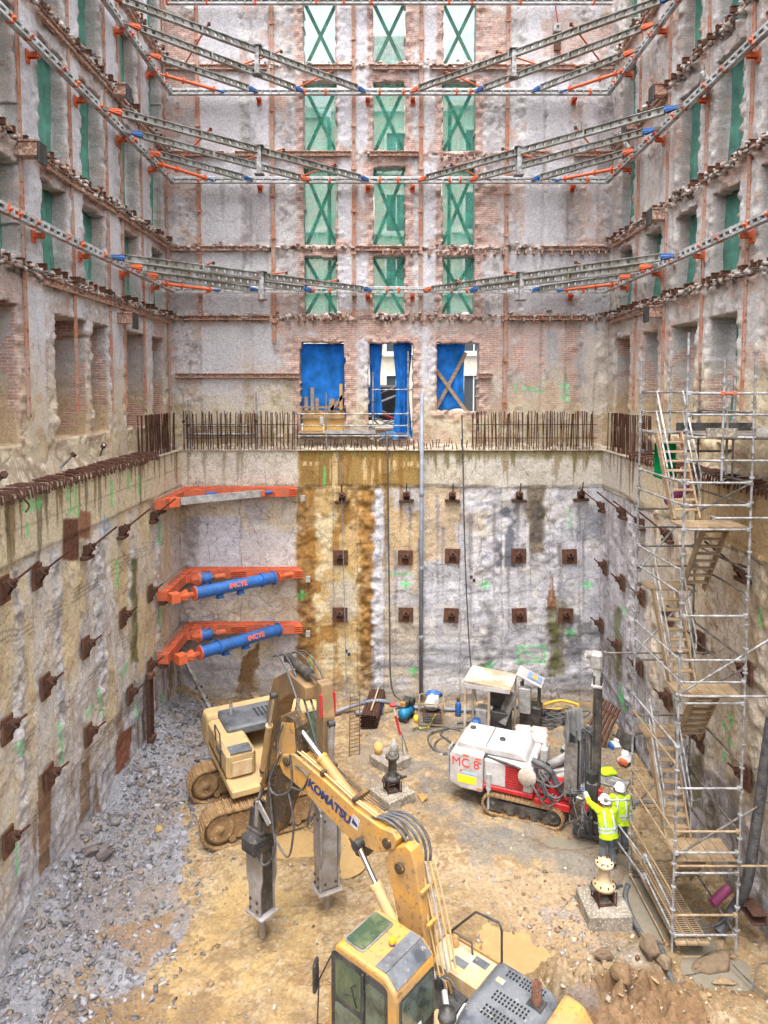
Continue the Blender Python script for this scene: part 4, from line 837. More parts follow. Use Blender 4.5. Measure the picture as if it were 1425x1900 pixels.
# ---------------------------------------------------------------- street, houses across it, sky, light, camera
m = MB(); m.add([(-90, UB + .9, 9.7), (90, UB + .9, 9.7), (90, 160, 9.7), (-90, 160, 9.7)], [(0, 1, 2, 3)])
M['street'] = mat_mix('street asphalt', (120, 118, 116), (140, 136, 132), .5, 2, .9, 0, .2); tag(m.build('street', M['street']), kind='structure')
M['far1'] = mat_mix('pale stone front', (226, 220, 210), (206, 198, 186), .5, .8, .9, 0, .1); M['far2'] = mat_mix('cream front', (214, 206, 190), (196, 186, 170), .5, .8, .9, 0, .1)
M['fwin'] = mat_plain('window glass far', (70, 78, 84), .15); M['ftrim'] = mat_mix('white trim', (232, 230, 226), (214, 210, 204), .4, 2, .8, 0, .05)
def house(x0, x1, y, h, mat, label, gable):
    t = thing('town_house', label, 'building', ((x0 + x1) / 2, y, 9.7), 0, 'houses across the street')
    m = MB(); w = (x1 - x0) / 2; m.box((0, 4, h / 2), (2 * w, 8, h)); m.build('wall', mat, t)
    m = MB()
    if gable: m.prism([(-w - .2, h), (w + .2, h), (w * .35, h + 2.2), (-w * .35, h + 2.2)], -.2, 8)
    else: m.box((0, 4, h + .15), (2 * w + .5, 8.6, .3))
    m.build('roof', mat if not gable else M['greyp'], t)
    for f in range(int(h // 3.4)):
        z = 1.9 + f * 3.4
        m = MB(); m.box((0, -.08, z + 2.35), (2 * w, .16, .2)); m.build('cornice', M['ftrim'], t)
        for k in range(int(2 * w // 2.4)):
            xx = -w + 1.3 + k * 2.4; q = MB()
            for sx in (-.62, .62): q.box((xx + sx, -.05, z), (.14, .12, 2.3))
            q.box((xx, -.05, z + 1.15), (1.4, .14, .16)); q.box((xx, -.05, z - 1.15), (1.5, .2, .14)); q.box((xx, -.03, z), (.06, .05, 2.1))
            wf = q.build('window', M['ftrim'], t); g = MB(); g.box((xx, -.004, z), (1.1, .02, 2.1)); g.build('pane', M['fwin'], wf)
house(-16, -3.2, 39, 17.2, M['far1'], 'pale stone house across the street seen through the left column of openings', True)
house(-3.0, 3.6, 39.5, 19.6, M['far2'], 'cream house with a gable seen through the middle column of openings', True)
house(3.8, 17, 39, 17.8, M['far1'], 'pale house across the street seen through the right column of openings', False)
w = bpy.data.worlds.new('World'); SC.world = w; w.use_nodes = True; nt = w.node_tree; bg = nt.nodes['Background']
sky = nt.nodes.new('ShaderNodeTexSky'); sky.sky_type = 'NISHITA'; sky.sun_disc = False; SUN_EL, SUN_ROT = R(74), R(195)
sky.sun_elevation = SUN_EL; sky.sun_rotation = SUN_ROT; sky.dust_density = 6; sky.air_density = 1.2; sky.ozone_density = 1
hs = nt.nodes.new('ShaderNodeHueSaturation'); hs.inputs['Saturation'].default_value = .18
nt.links.new(sky.outputs[0], hs.inputs['Color']); nt.links.new(hs.outputs[0], bg.inputs[0]); bg.inputs[1].default_value = .15
sd = bpy.data.lights.new('sun', 'SUN'); sd.energy = .5; sd.angle = R(40); sd.color = (1, .97, .93)
so = bpy.data.objects.new('sun', sd); COL.objects.link(so)
# sky sun_rotation is measured clockwise from +Y; light travels from the sun down into the pit
sv = Vector((math.sin(SUN_ROT) * math.cos(SUN_EL), math.cos(SUN_ROT) * math.cos(SUN_EL), math.sin(SUN_EL)))
so.rotation_euler = (-sv).to_track_quat('-Z', 'Y').to_euler()
cd = bpy.data.cameras.new('camera'); cam = bpy.data.objects.new('camera', cd); COL.objects.link(cam); SC.camera = cam
cd.sensor_fit = 'VERTICAL'; cd.sensor_height = 36; cd.lens = 36 * FPX / 1900; cd.shift_y = -(950 - CY) / 1900; cd.clip_end = 500; cd.clip_start = .1
cam.location = (0, 0, HC); cam.rotation_euler = (R(90) - TH, 0, 0)
SC.view_settings.view_transform = 'Standard'; SC.view_settings.look = 'None'; SC.view_settings.gamma = 1; SC.view_settings.exposure = 1.98
SC.cycles.max_bounces = 6; SC.cycles.diffuse_bounces = 4; SC.cycles.transparent_max_bounces = 12
# ---------------------------------------------------------------- bracing frames of the old facade
def perf_beam(m, a, b, h=.26, w=.16, pitch=.30, hole=.075, tf=.022):
    a = Vector(a); b = Vector(b); d = b - a; L = d.length; x = d / L; y = Vector((0, 0, 1)).cross(x).normalized(); z = x.cross(y)
    T = Matrix(((x.x, y.x, z.x, a.x), (x.y, y.y, z.y, a.y), (x.z, y.z, z.z, a.z), (0, 0, 0, 1)))
    for s in (-1, 1): m.box((L / 2, 0, s * (h / 2 - tf / 2)), (L, w, tf), M=T)
    n = max(1, int(L / pitch)); p = L / n; hh = h / 2 - tf
    for yy in (-.028, .028):
        for i in range(n):
            x0 = i * p; xc = x0 + p / 2; vs = []; q = 12
            for k in range(q):
                t = 2 * math.pi * (k + .5) / q; c, s = math.cos(t), math.sin(t); vs.append((xc + hole * c, yy, hole * s))
                e = min((p / 2) / max(abs(c), 1e-6), hh / max(abs(s), 1e-6)); vs.append((xc + e * c, yy, e * s))
            o = len(vs); cor = [(x0 + p, yy, hh), (x0, yy, hh), (x0, yy, -hh), (x0 + p, yy, -hh)]; fs = []
            for k in range(q):
                k2 = (k + 1) % q; A, B = vs[2 * k + 1], vs[2 * k2 + 1]; ex = None
                if abs(A[0] - B[0]) > 1e-6 and abs(A[2] - B[2]) > 1e-6: ex = [j for j in range(4) if (abs(cor[j][0] - A[0]) < 1e-5 or abs(cor[j][0] - B[0]) < 1e-5) and (abs(cor[j][2] - A[2]) < 1e-5 or abs(cor[j][2] - B[2]) < 1e-5)]
                fs.append((2 * k, 2 * k + 1, o + ex[0], 2 * k2 + 1, 2 * k2) if ex else (2 * k, 2 * k + 1, 2 * k2 + 1, 2 * k2))
            m.add(vs + cor, fs, False, T)
    for i in range(1, int(L / 2.4)): m.box((i * 2.4, 0, 0), (.05, w + .01, h + .008), M=T)
def strut_dir(a, b): return (Vector(b) - Vector(a)).normalized()
def jack(m, p, d, L=.36, r0=.03, r1=.09):
    """square pyramid end head"""
    p = Vector(p); q = p + d * L; m.tube([q, p + d * .08], [r0, r1], 4, smooth=False); m.cyl(p + d * .08, p, r1, 4); 
    for k in range(4):
        t = k * math.pi / 2; u = d.orthogonal().normalized(); w = d.cross(u); e = u * math.cos(t) + w * math.sin(t); m.bar(p + e * r1 * .95 + d * .05, q + e * r0, .02, .045)
LV = [25.88, 22.69, 19.53, 15.53]; LNM = ['topmost', 'upper', 'middle', 'lowest']
def wale(a, b, label, group, clamps, bolts=True):
    t = thing('wale_beam', label, 'steel beam', a, 0, group); a = Vector(a); b = Vector(b); d = (b - a); L = d.length; d /= L; nn = Vector((0, 0, 1)).cross(d)
    m = MB()
    for s in (-1, 1):
        m.bar(d * 0 + nn * .05 * s + Vector((0, 0, .07)), d * L + nn * .05 * s + Vector((0, 0, .07)), .055, .055); m.bar(nn * .05 * s + Vector((0, 0, -.07)), d * L + nn * .05 * s + Vector((0, 0, -.07)), .055, .055)
        for k in range(int(L / .3)): m.bar(d * (.15 + k * .3) + nn * .05 * s + Vector((0, 0, -.05)), d * (.15 + k * .3) + nn * .05 * s + Vector((0, 0, .05)), .12, .03, up=d)
    m.build('twin_channel', M['wale'], t)
    m = MB(); m.cyl(nn * .0 + Vector((0, 0, .12)), d * L + Vector((0, 0, .12)), .03, 8); m.build('tie_tube', M['galv'], t)
    for c in clamps:
        m = MB(); p = d * c; m.bar(p - d * .05, p + d * .05, .17, .21, bev=.015); m.bar(p + Vector((0, 0, .10)), p + Vector((0, 0, .15)), .05, .06, up=d); m.cyl(p - nn * .16, p + nn * .16, .03, 8); m.build('clamp', M['orange'], t)
    return t
def bracket(x, y, z, nrm, label, grp='orange brackets on the facade walls'):
    t = thing('wale_bracket', label, 'bracket', (x, y, z), 0, grp); n = Vector(nrm); s = Vector((-n.y, n.x, 0))
    m = MB(); m.bar(Vector((0, 0, 0)), n * .26, .15, .03); m.bar(s * .06, s * .06 + n * .26, .02, .11); m.bar(-s * .06, -s * .06 + n * .26, .02, .11); m.build('shelf', M['orange'], t)
    m = MB(); m.bar(n * .02 + Vector((0, 0, -.16)), n * .02 + Vector((0, 0, .12)), .17, .03, up=n); m.build('wall_plate', M['orange'], t)
XWL, XWR, YW = -7.78, 8.2, 25.68
BK = {25.88: [320, 392, 480, 590, 640, 690, 830, 872, 960, 1092], 22.69: [567, 606, 705, 748, 845, 870, 1088], 19.53: [372, 574, 613, 705, 738, 833, 853, 1086], 15.53: [385, 582, 612, 718, 740, 838, 866, 1082]}
for li, z in enumerate(LV):
    nm = LNM[li]
    wale((XWL - .1, YW, z), (XWR + .1, YW, z), f'{nm} horizontal steel wale beam across the back facade', 'wale beams along the back facade', [onY(px, 500, YW).x - XWL + .1 for px in BK[z]])
    if li > 0:
        wale((XWL, 9.5, z), (XWL, YW - .12, z), f'{nm} steel wale beam of those climbing towards us along the left facade', 'wale beams along the left facade', [3.9 + .3 * li, 5.2, 5.9, 7.4, 8.2, 9.6, 10.1, 11.6, 12.1, 13.6, 14.4, 15.3])
        wale((XWR, 9.5, z), (XWR, YW - .12, z), f'{nm} steel wale beam of those climbing towards us along the right facade', 'wale beams along the right facade', [4.2 + .3 * li, 5.2, 6.1, 7.4, 8.3, 9.6, 10.2, 11.5, 12.1, 13.5, 14.5, 15.3])
        for side, x, n in (('left', UL + .05, (1, 0, 0)), ('right', UR - .05, (-1, 0, 0))):
            for k, y in enumerate((15.9, 18.3, 21.1, 23.9)): bracket(x, y, z - .18, n, f'orange bracket under the {nm} wale of the {side} facade, {("nearest","second","third","farthest")[k]} one of its row')
        for k, px in enumerate((485, 683, 765, 1058)): bracket(onY(px, 500, UB).x, UB - .05, z - .2, (0, -1, 0), f'small orange bracket under the {nm} back wale, {("first","second","third","fourth")[k]} from the left')
STR = {22.69: ([((215, 3), (680, 172)), ((250, 55), (565, 170)), ((292, 110), (480, 170))], ((300, 135), (420, 172)), [((1235, 5), (760, 170)), ((1200, 55), (880, 170)), ((1165, 103), (985, 168))], ((1150, 130), (1035, 170))),
       19.53: ([((225, 212), (685, 337)), ((262, 253), (575, 337)), ((297, 288), (470, 337))], ((288, 300), (400, 337)), [((1230, 207), (775, 335)), ((1190, 247), (870, 335)), ((1165, 285), (985, 335))], ((1145, 310), (1025, 336))),
       15.53: ([((235, 480), (690, 540)), ((270, 497), (580, 540)), ((300, 512), (480, 540))], ((310, 524), (410, 541)), [((1235, 478), (785, 540)), ((1185, 497), (870, 540)), ((1150, 515), (985, 540))], ((1140, 525), (1030, 541)))}
SN = ['longest', 'second longest', 'shortest']
cblue = {(22.69, 1, 0, 0), (19.53, 0, 1, 0), (19.53, 1, 0, 0), (19.53, 1, 1, 0), (15.53, 0, 0, 0), (15.53, 1, 0, 0)}
def strut(P0, P1, label, ca, cb):
    t = thing('corner_strut', label, 'steel strut', P0, 0, 'perforated steel corner struts'); d = strut_dir(P0, P1); L = (P1 - P0).length
    a = d * .62; b = d * (L - .42); m = MB(); perf_beam(m, a, b, .21, .14, .27, .058); m.build('beam', M['strut'], t)
    m = MB(); jack(m, a, -d); m.build('end_jack', M[ca], t); m = MB(); jack(m, b, d, .34); m.build('end_jack', M[cb], t)
    m = MB(); m.bar(d * -.05, a - d * .3, .05, .10); m.build('end_pin', M['galvd'], t); m = MB(); m.bar(b + d * .3, d * L, .05, .10); m.build('end_pin', M['galvd'], t)
for z, (Ls, Lo, Rs, Ro) in STR.items():
    nm = LNM[LV.index(z)]
    for si, (S, O, side, xw) in enumerate(((Ls, Lo, 'left', XWL), (Rs, Ro, 'right', XWR))):
        ends = []
        for k, (q0, q1) in enumerate(S):
            y0 = onZ(*q0, z).y; P0 = Vector((xw, y0 - .5, z)); P1 = Vector((onY(q1[0], q1[1], YW).x, YW - .05, z)); ends.append((P0, P1))
            strut(P0, P1, f'{SN[k]} perforated grey strut of the {side} corner in the {nm} bracing frame', 'blue' if (z, si, k, 0) in cblue else 'orange', 'orange' if (z, si, k) in ((22.69, 1, 0), (19.53, 0, 1), (19.53, 1, 0), (19.53, 1, 1), (15.53, 1, 0)) else 'blue')
        P0 = Vector((xw, onZ(*O[0], z).y, z - .02)); P1 = Vector((onY(O[1][0], O[1][1], YW).x, YW, z - .02)); d = strut_dir(P0, P1); L = (P1 - P0).length
        t = thing('push_pull_prop', f'orange push-pull prop in the {side} corner of the {nm} bracing frame', 'prop', P0, 0, 'orange corner props'); m = MB(); m.cyl(d * .3, d * (L - .4), .055, 10)
        for f in (.3, .9, L - .5): m.cyl(d * f, d * (f + .04), .11, 10)
        m.build('tube', M['orange'], t); m = MB(); m.cyl(d * (L - .45), d * L, .04, 8); m.build('threaded_end', M['blue'], t); m = MB(); m.cyl(d * 0, d * .32, .03, 8); m.build('pin_end', M['orange'], t)
        # spacer and orange scaffold tubes between the struts
        px = {('left', 22.69): 466, ('left', 19.53): 467, ('left', 15.53): 474, ('right', 22.69): 976, ('right', 19.53): 985, ('right', 15.53): 965}[(side, z)]
        c = ends[0][0].lerp(ends[0][1], .52 if side == 'left' else .55); c2 = ends[1][0].lerp(ends[1][1], .62)
        t = thing('strut_spacer', f'short upright spacer hung between struts of the {side} corner in the {nm} frame', 'spacer', c, 0, 'strut spacers'); m = MB(); perf_beam(m, (0, 0, -.75), (0, .01, .12), .22, .14, .26, .06); m.build('post', M['galv'], t); [(q := MB()).box((0, 0, e_), (.3, .3, .02)) and q.build('plate', M['galvd'], t) for e_ in (.13, -.76)]
        for k, (f0, f1, dz) in enumerate(((.35, .32, .2), (.62, .60, .2), (.84, .95, .18))):
            A = ends[0][0].lerp(ends[0][1], f0) + Vector((0, -.2, dz)); B = (ends[2] if k == 0 else ends[1])[0].lerp((ends[2] if k == 0 else ends[1])[1], f1) + Vector((0, .3, dz))
            t = thing('lacing_tube', f'orange tube lacing the {side} struts of the {nm} frame, {("outermost","middle","innermost")[k]} one', 'tube', A, 0, 'orange lacing tubes'); m = MB(); m.cyl((0, 0, 0), B - A, .028, 8); m.build('tube', M['orange'], t)
            [(q := MB()).box(tuple(e_ + Vector((0, 0, -.03))), (.08, .08, .08)) and q.build('coupler', M['rustd'], t) for e_ in (Vector(), B - A)]
# ---------------------------------------------------------------- nets, braces and tarpaulins in the openings
def cloth(w, h, seed, fold=.05, sag=.10, ragged=.10, nx=22, ny=26, wide=0):
    r = np.random.RandomState(seed); uu, vv = np.meshgrid(np.linspace(0, 1, nx), np.linspace(0, 1, ny), indexing='ij'); u = uu.ravel(); v = vv.ravel()
    ph = r.rand(6) * 6.28; fr = r.uniform(2, 9, 6)
    f = sum(np.sin(u * fr[i] * 3 + ph[i] + v * r.uniform(-3, 3)) / (1 + .5 * i) for i in range(6)) * fold * (.4 + .8 * (1 - v))
    inn = sag * np.sin(np.pi * v) ** 2
    x = (u - .5) * w * (1 - inn * (.6 + .4 * np.cos(ph[0]))) + r.uniform(-.04, .04); z = v * h - ragged * (1 - v) * (.5 + .5 * np.sin(u * 7 + ph[1])) * -1
    V = np.stack([x, f, z], 1); i, j = np.meshgrid(np.arange(nx - 1), np.arange(ny - 1), indexing='ij'); a = (i * ny + j).ravel(); return V, np.stack([a, a + ny, a + ny + 1, a + 1], 1)
def hang(name, label, cat, grp, mat, c, rz, w, h, seed, **k):
    V, F = cloth(w, h, seed, **k); o = mesh_np(name, V, F, mat); o.location = c; o.rotation_euler = (0, 0, rz); s = o.modifiers.new('t', 'SOLIDIFY'); s.thickness = .006; return tag(o, label, cat, grp)
RN = ['top row', 'second row', 'third row', 'fourth row']; CN = ['left', 'middle', 'right']
for ri, (z0, z1) in enumerate(ROWS):
    for ci, (a, b) in enumerate(BCOLS):
        top = min(z1, 26.5)
        hang('safety_net', f'green safety net in the {CN[ci]} back window of the {RN[ri]}', 'net', 'green nets in the back windows', M['nett' if ri == 0 else 'net'], ((a + b) / 2, UB + .30, z0 - .03), 0, (b - a) * 1.04, top - z0 + .05, 10 * ri + ci, sag=.05 if ri < 2 else .10, ragged=.12)
        t = thing('cross_brace', f'crossed timber boards behind the net in the {CN[ci]} back window of the {RN[ri]}', 'brace', ((a + b) / 2, UB + .48, (z0 + top) / 2), 0, 'cross braces in the back windows'); w = (b - a) / 2; h = (top - z0) / 2
        for s in (-1, 1): m = MB(); m.bar((-w * s, .02 * s, -h), (w * s, .02 * s, h), .03, .13, up=(0, 1, 0)) if False else m.bar((-w * s, .025 * s, -h), (w * s, .025 * s, h), .13, .03, up=(0, 1, 0)); m.build('board', M['brace'], t)
for side, OP, xo, fx in (('left', LEFT_OPEN, UL, -1), ('right', RIGHT_OPEN, UR, 1)):
    for a, b, z0, z1 in OP:
        if proj(np.array([[xo, b, z0]]))[1][0] < 4 or proj(np.array([[xo, b, z0]]))[0][0] * (fx < 0) < -20: continue
        wi = [q[0] for q in (LWIN if fx < 0 else RWIN)].index(a); ri = min(range(4), key=lambda k: abs(ROWS[k][1] - z1))
        hang('safety_net', f'green net in the {RN[ri]} of the {side} facade, {("nearest","second","third","fourth","farthest")[wi]} window', 'net', f'green nets in the {side} windows', M['netd'], (xo + fx * .36, (a + b) / 2, z0 - .02), R(90), (b - a) * 1.02, z1 - z0, 60 + wi * 5 + ri + (40 if fx > 0 else 0), fold=.04, sag=.08)
for k, (a, b, z0, z1) in enumerate(RIGHT_DOORS):
    if k != 3: hang('safety_net', f'long green net in the {("nearest","second","third")[k]} ground floor opening of the right facade', 'net', 'nets in the right ground floor openings', M['netd'], (UR + .62, (a + b) / 2 - .1, 10.9), R(90), (b - a) * .95, z1 - 10.9, 180 + k, fold=.07, sag=.2)
(a, b, z0, z1) = BACK_DOORS[0]; hang('blue_tarp', 'blue tarpaulin closing the left ground floor opening of the back facade', 'tarp', 'blue tarpaulins', M['tarp'], ((a + b) / 2, UB + .52, z0 + .4), 0, b - a + .1, z1 - z0 - .4, 201, fold=.03, sag=0, ragged=0)
t = thing('boarding', 'yellow shuttering boards and planks across the foot of the left opening', 'boarding', ((a + b) / 2, UB + .35, z0), 0)
m = MB(); m.box((-.42, .05, .45), (.78, .03, .9)); m.box((.40, .06, .45), (.8, .03, .9)); m.build('panel', M['woody'], t)
for q in ((0, .0, 1.02, 1.75, .09), (0, -.03, .62, 1.75, .08)): m = MB(); m.box(q[:3], (q[3], .04, q[4])); m.build('rail', M['wood'], t)
for q in ((-.42, 1.3, .95, .13, M['wood'], 0), (-.24, 1.12, .5, .12, M['wood'], 0), (-.66, 1.15, .55, .13, M['wood'], 0), (.68, 1.42, 1.0, .12, M['woody'], 0), (.58, 1.25, .9, .12, M['wood'], .7), (.32, 1.1, .5, .2, M['wood'], .1)): m = MB(); m.box((q[0], -.07, q[1]), (q[3], .03, q[2]), rot=Matrix.Rotation(q[5], 4, 'Y')); m.build('plank', q[4], t)
(a, b, z0, z1) = BACK_DOORS[1]
hang('blue_tarp', 'narrow blue tarpaulin gathered at the left side of the doorway', 'tarp', 'blue tarpaulins', M['tarp'], (a + .27, UB + .5, z0 + .8), R(3), .55, z1 - z0 - .8, 202, fold=.05, sag=.45)
hang('blue_tarp', 'blue tarpaulin drawn aside at the right side of the doorway, trailing on the sill', 'tarp', 'blue tarpaulins', M['tarp'], (b - .34, UB + .5, z0 + .02), R(-4), .72, z1 - z0, 203, fold=.07, sag=.38)
V, F = cloth(1.3, .9, 205, fold=.06); o = mesh_np('blue_tarp', np.stack([V[:, 0], V[:, 2] * .6, V[:, 1] * 1.2 + .05 + V[:, 2] * .25], 1), F, M['tarp']); o.location = (b - .55, UB + .1, z0); tag(o, 'crumpled end of blue tarpaulin lying on the doorway sill', 'tarp', 'blue tarpaulins')
(a, b, z0, z1) = BACK_DOORS[2]; hang('blue_tarp', 'blue tarpaulin covering two thirds of the right ground floor opening', 'tarp', 'blue tarpaulins', M['tarp'], (a + .52, UB + .52, z0), 0, 1.12, z1 - z0, 204, fold=.03, sag=.04)
t = thing('cross_brace', 'two pale planks nailed as a cross over the blue tarpaulin of the right opening', 'brace', (a + .55, UB + .4, z0 + 1.15), 0)
for s in (-1, 1): m = MB(); m.bar((-.58, .03 * s, -1.15 * s + (.35 if s < 0 else 0) * 0), (.62, .03 * s, (1.1 if s > 0 else -1.15)) if s > 0 else (.62, -.03, -1.15), .13, .03, up=(0, 1, 0)) if s > 0 else m.bar((-.62, -.03, .55), (.62, -.03, -1.15), .13, .03, up=(0, 1, 0)); m.build('plank', M['wood'], t)
# junk seen in the street through the doorway
t = thing('tube_stack', 'heap of grey scaffold frames and a red bar seen through the doorway', 'scaffold tubes', (-.15, 28.4, 9.7)); rnd = random.Random(5); m = MB()
for k in range(16): a_ = Vector((rnd.uniform(-1.2, .2), rnd.uniform(-.4, .6), rnd.uniform(.1, 1.9))); m.cyl(a_, a_ + Vector((rnd.uniform(.7, 1.8), rnd.uniform(-.3, .3), rnd.uniform(-.8, .8))), .035, 6)
m.build('tubes', M['galv'], t); m = MB(); m.cyl((-.5, -.5, 1.35), (.6, -.5, .95), .05, 8); m.build('red_bar', M['red'], t); m = MB(); m.box((-.1, .9, 1.6), (2.2, .5, 1.5), bev=.1); m.build('dark_box', M['black'], t); m = MB(); m.box((0, 0, .3), (2.4, .8, .5), bev=.05); m.build('board_pile', M['wood'], t)
# black ended beam stubs and other things on the side facades
def stub(px, py, x, n, label, s=.34):
    c = onX(px, py, x); t = thing('beam_stub', label, 'beam stub', c, 0, 'sawn-off floor beams'); m = MB(); m.box((n * .22, 0, s * .45), (.55, .3, .04)); m.box((n * .22, 0, -s * .45), (.55, .3, .04)); m.box((n * .22, -.1, 0), (.55, .03, s * .9)); m.box((n * .22, .1, 0), (.55, .03, s * .9)); m.build('beam', M['redlead'], t)
    m = MB(); m.box((n * .52, .06, -.08), (.06, .4, .5), bev=.05); m.build('rubber_pad', M['black'], t)
for px, py, x, n, l in ((205, 168, UL, 1, 'sawn-off red beam with a black pad on the left facade, beside the upper wale'), (32, 277, UL, 1, 'nearest sawn-off red beam on the left facade'), (218, 590, UL, 1, 'blackened beam stub low on the left facade, above the ground floor openings'), (1243, 168, UR, -1, 'sawn-off beam with a black pad high on the right facade'), (1188, 232, UR, -1, 'small black beam stub on the right facade between two wales'), (1238, 398, UR, -1, 'black beam stub on the right facade above the lowest wale'), (1232, 578, UR, -1, 'burnt beam stub on the right facade above the ground floor')): stub(px, py, x, n, l)
def floodlight(c, rz, label, mat):
    t = thing('floodlight', label, 'floodlight', c, rz, 'floodlights on the facade'); m = MB(); m.box((0, 0, 0), (.45, .12, .34), rot=Matrix.Rotation(R(-35), 4, 'X'), bev=.03); m.build('housing', mat, t); m = MB(); m.box((0, -.065, -.05), (.38, .01, .27), rot=Matrix.Rotation(R(-35), 4, 'X')); m.build('lens', M['white'], t); m = MB(); m.bar((-.25, .02, 0), (-.25, .02, .3), .03, .02); m.bar((.25, .02, 0), (.25, .02, .3), .03, .02); m.bar((-.25, .02, .3), (.25, .02, .3), .03, .02); m.build('bracket', M['galvd'], t)
floodlight(onX(1308, 148, 8.25), R(70), 'grey floodlight on the right facade above the upper wale', M['greyp']); floodlight(onX(1165, 272, 8.1), R(60), 'white floodlight in the right corner by the middle wale', M['white'])
t = thing('junction_box', 'pale junction box hanging on a red cable on the back facade', 'electrical box', onY(1034, 52, UB - .15)); m = MB(); m.box((0, 0, 0), (.3, .16, .32), bev=.03); m.build('box', M['greyp'], t); m = MB(); m.cyl((0, -.09, .02), (0, -.1, .02), .05, 10); m.build('socket', M['black'], t); m = MB(); m.tube(smooth_path([(-.1, 0, .9), (-.05, -.05, .5), (.02, 0, .16), (.12, 0, -.3), (.1, 0, -.8), (.2, 0, -1.1)]), .02, 6); m.build('red_cable', M['red'], t); m = MB(); m.box((.02, .02, -.55), (.24, .1, .5), bev=.02); m.build('red_panel', M['rust'], t)
# ---------------------------------------------------------------- rusty wall anchors
def anchor(c, n, label, plate, rod, style=0, rd=None):
    n = Vector(n); ang = math.atan2(n.y, n.x); t = thing('anchor', label, 'anchor', c, ang, 'rusty anchors in the pit walls')
    rx = Matrix.Rotation(rnd.uniform(-.06, .06), 4, 'X'); ry = Matrix.Rotation(R(-6), 4, 'Y')
    m = MB(); 
    if style == 0: m.box((.05, 0, 0), (.04, plate, plate), rot=rx, bev=.006); m.box((.085, 0, 0), (.03, plate * .5, plate * .5), rot=rx, bev=.006)
    elif style == 2: m.box((.06, 0, -.02), (.05, plate * .85, plate * 1.25), rot=rx, bev=.006); m.box((.1, 0, .02), (.03, plate * .4, plate * .6), rot=rx, bev=.006)
    else: m.box((.09, 0, -.17), (.2, plate, .09), rot=rx, bev=.01); m.box((.05, 0, -.04), (.06, plate * .45, .36), rot=rx)
    m.build('plate', M['rust'] if style != 1 else M['rustd'], t)
    d = Vector((.78, 0, .62)).normalized(); b = Vector((.07, 0, -.01)); m = MB(); m.tube([b, b + d * .17], [.1, .085], 8); m.cyl(b + d * .17, b + d * .2, .12, 8); m.cyl(b + d * .2, b + d * .29, .06, 6)
    for s in (-1, 1): m.bar(b + Vector((-.02, .1 * s, -.12)), b + d * .16 + Vector((0, .09 * s, 0)), .02, .14)
    m.build('wedge_block', M['rustd'], t)
    m = MB(); q = b + d * .2; e = q + (Vector(rd) if rd else d).normalized() * rod; m.tube([q, q.lerp(e, .5), e], .024, 8); m.build('rod', M['rebar'], t)
RW = ['upper row', 'middle row', 'lower row']; ON = ['first', 'second', 'third', 'fourth', 'fifth', 'sixth', 'seventh']
for ri, row in enumerate([[(635, 922), (754, 920), (839, 920), (963, 920), (1077, 918)], [(632, 1034), (752, 1034), (839, 1031), (962, 1031), (1056, 1032)], [(631, 1140), (753, 1140), (837, 1141), (963, 1141), (1049, 1141)]]):
    for k, q in enumerate(row): anchor(onY(*q, YB - .02), (0, -1, 0), f'rusty anchor on the back pit wall, {RW[ri]}, {ON[k]} from the left', .56, (.42, .16, .2)[ri], 1 if ri == 0 else 0, rd=(.25, 0, 1) if ri == 0 else None)
for ri, row in enumerate([[(280, 958), (222, 985), (155, 1022), (64, 1068), (2, 1092)], [(276, 1100), (225, 1145), (155, 1200), (80, 1272), (8, 1352)], [(275, 1237), (238, 1288), (160, 1362), (87, 1440), (10, 1560)]]):
    for k, q in enumerate(row): anchor(onX(*q, XL + .02), (1, 0, 0), f'rusty anchor on the left pit wall, {RW[ri]}, {ON[k]} from the back corner', .44, ((.75, .85, .8, .7, .7), (.3,) * 5, (.35,) * 5)[ri][k], 2 if (ri > 0 or k > 2) else 1)
for ri, row in enumerate([[(1122, 940), (1160, 951), (1195, 971), (1245, 993), (1386, 1062)], [(1125, 1052), (1158, 1080), (1195, 1107), (1246, 1142), (1304, 1190), (1392, 1246)], [(1118, 1160), (1150, 1200), (1190, 1237), (1242, 1297), (1304, 1372), (1388, 1440)]]):
    for k, q in enumerate(row): anchor(onX(*q, XR - .02), (-1, 0, 0), f'rusty anchor on the right pit wall, {RW[ri]}, {ON[k]} from the back corner', .44, (.95, .3, .3)[ri], 2 if ri > 0 else 1)
for px, py, y, l in ((645, 1211, YB, 'black and white survey target between the ochre anchors'), (877, 1074, YB, 'black and white survey target on the grey part of the back wall')):
    t = thing('survey_target', l, 'target', onY(px, py, y - .12), 0, 'survey targets'); m = MB(); m.box((0, 0, 0), (.2, .012, .26)); m.build('board', M['white'], t); m = MB(); m.box((-.05, -.008, .065), (.1, .006, .13)); m.box((.05, -.008, -.065), (.1, .006, .13)); m.build('checks', M['black'], t)
# plates, pipe, cables on the pit walls
def wplate(name, label, cat, pts, mat, thick=.03):
    c = sum(pts, Vector()) / len(pts); o = thing(name, label, cat, c); m = MB(); n = (pts[1] - pts[0]).cross(pts[2] - pts[0]).normalized(); q = [p - c for p in pts]; k = len(q); m.add(q + [p + n * thick for p in q], [tuple(range(k))[::-1], tuple(range(k, 2 * k))] + [(i, (i + 1) % k, (i + 1) % k + k, i + k) for i in range(k)]); m.build('plate', mat, o)
c = onY(783, 728, 25.0); t = thing('drain_pipe', 'tall grey plastic pipe standing against the back pit wall', 'pipe', (c.x, 25.0, 0)); zt = c.z; m = MB(); m.lathe([(.0, zt), (.075, zt), (.075, .2), (0, .2)], 14); m.build('pipe', M['pvc'], t)
for z in (8.0, 5.2, 2.6): m = MB(); m.lathe([(.075, z - .09), (.088, z - .08), (.088, z + .08), (.075, z + .09)], 14); m.build('socket', M['pvc'], t)
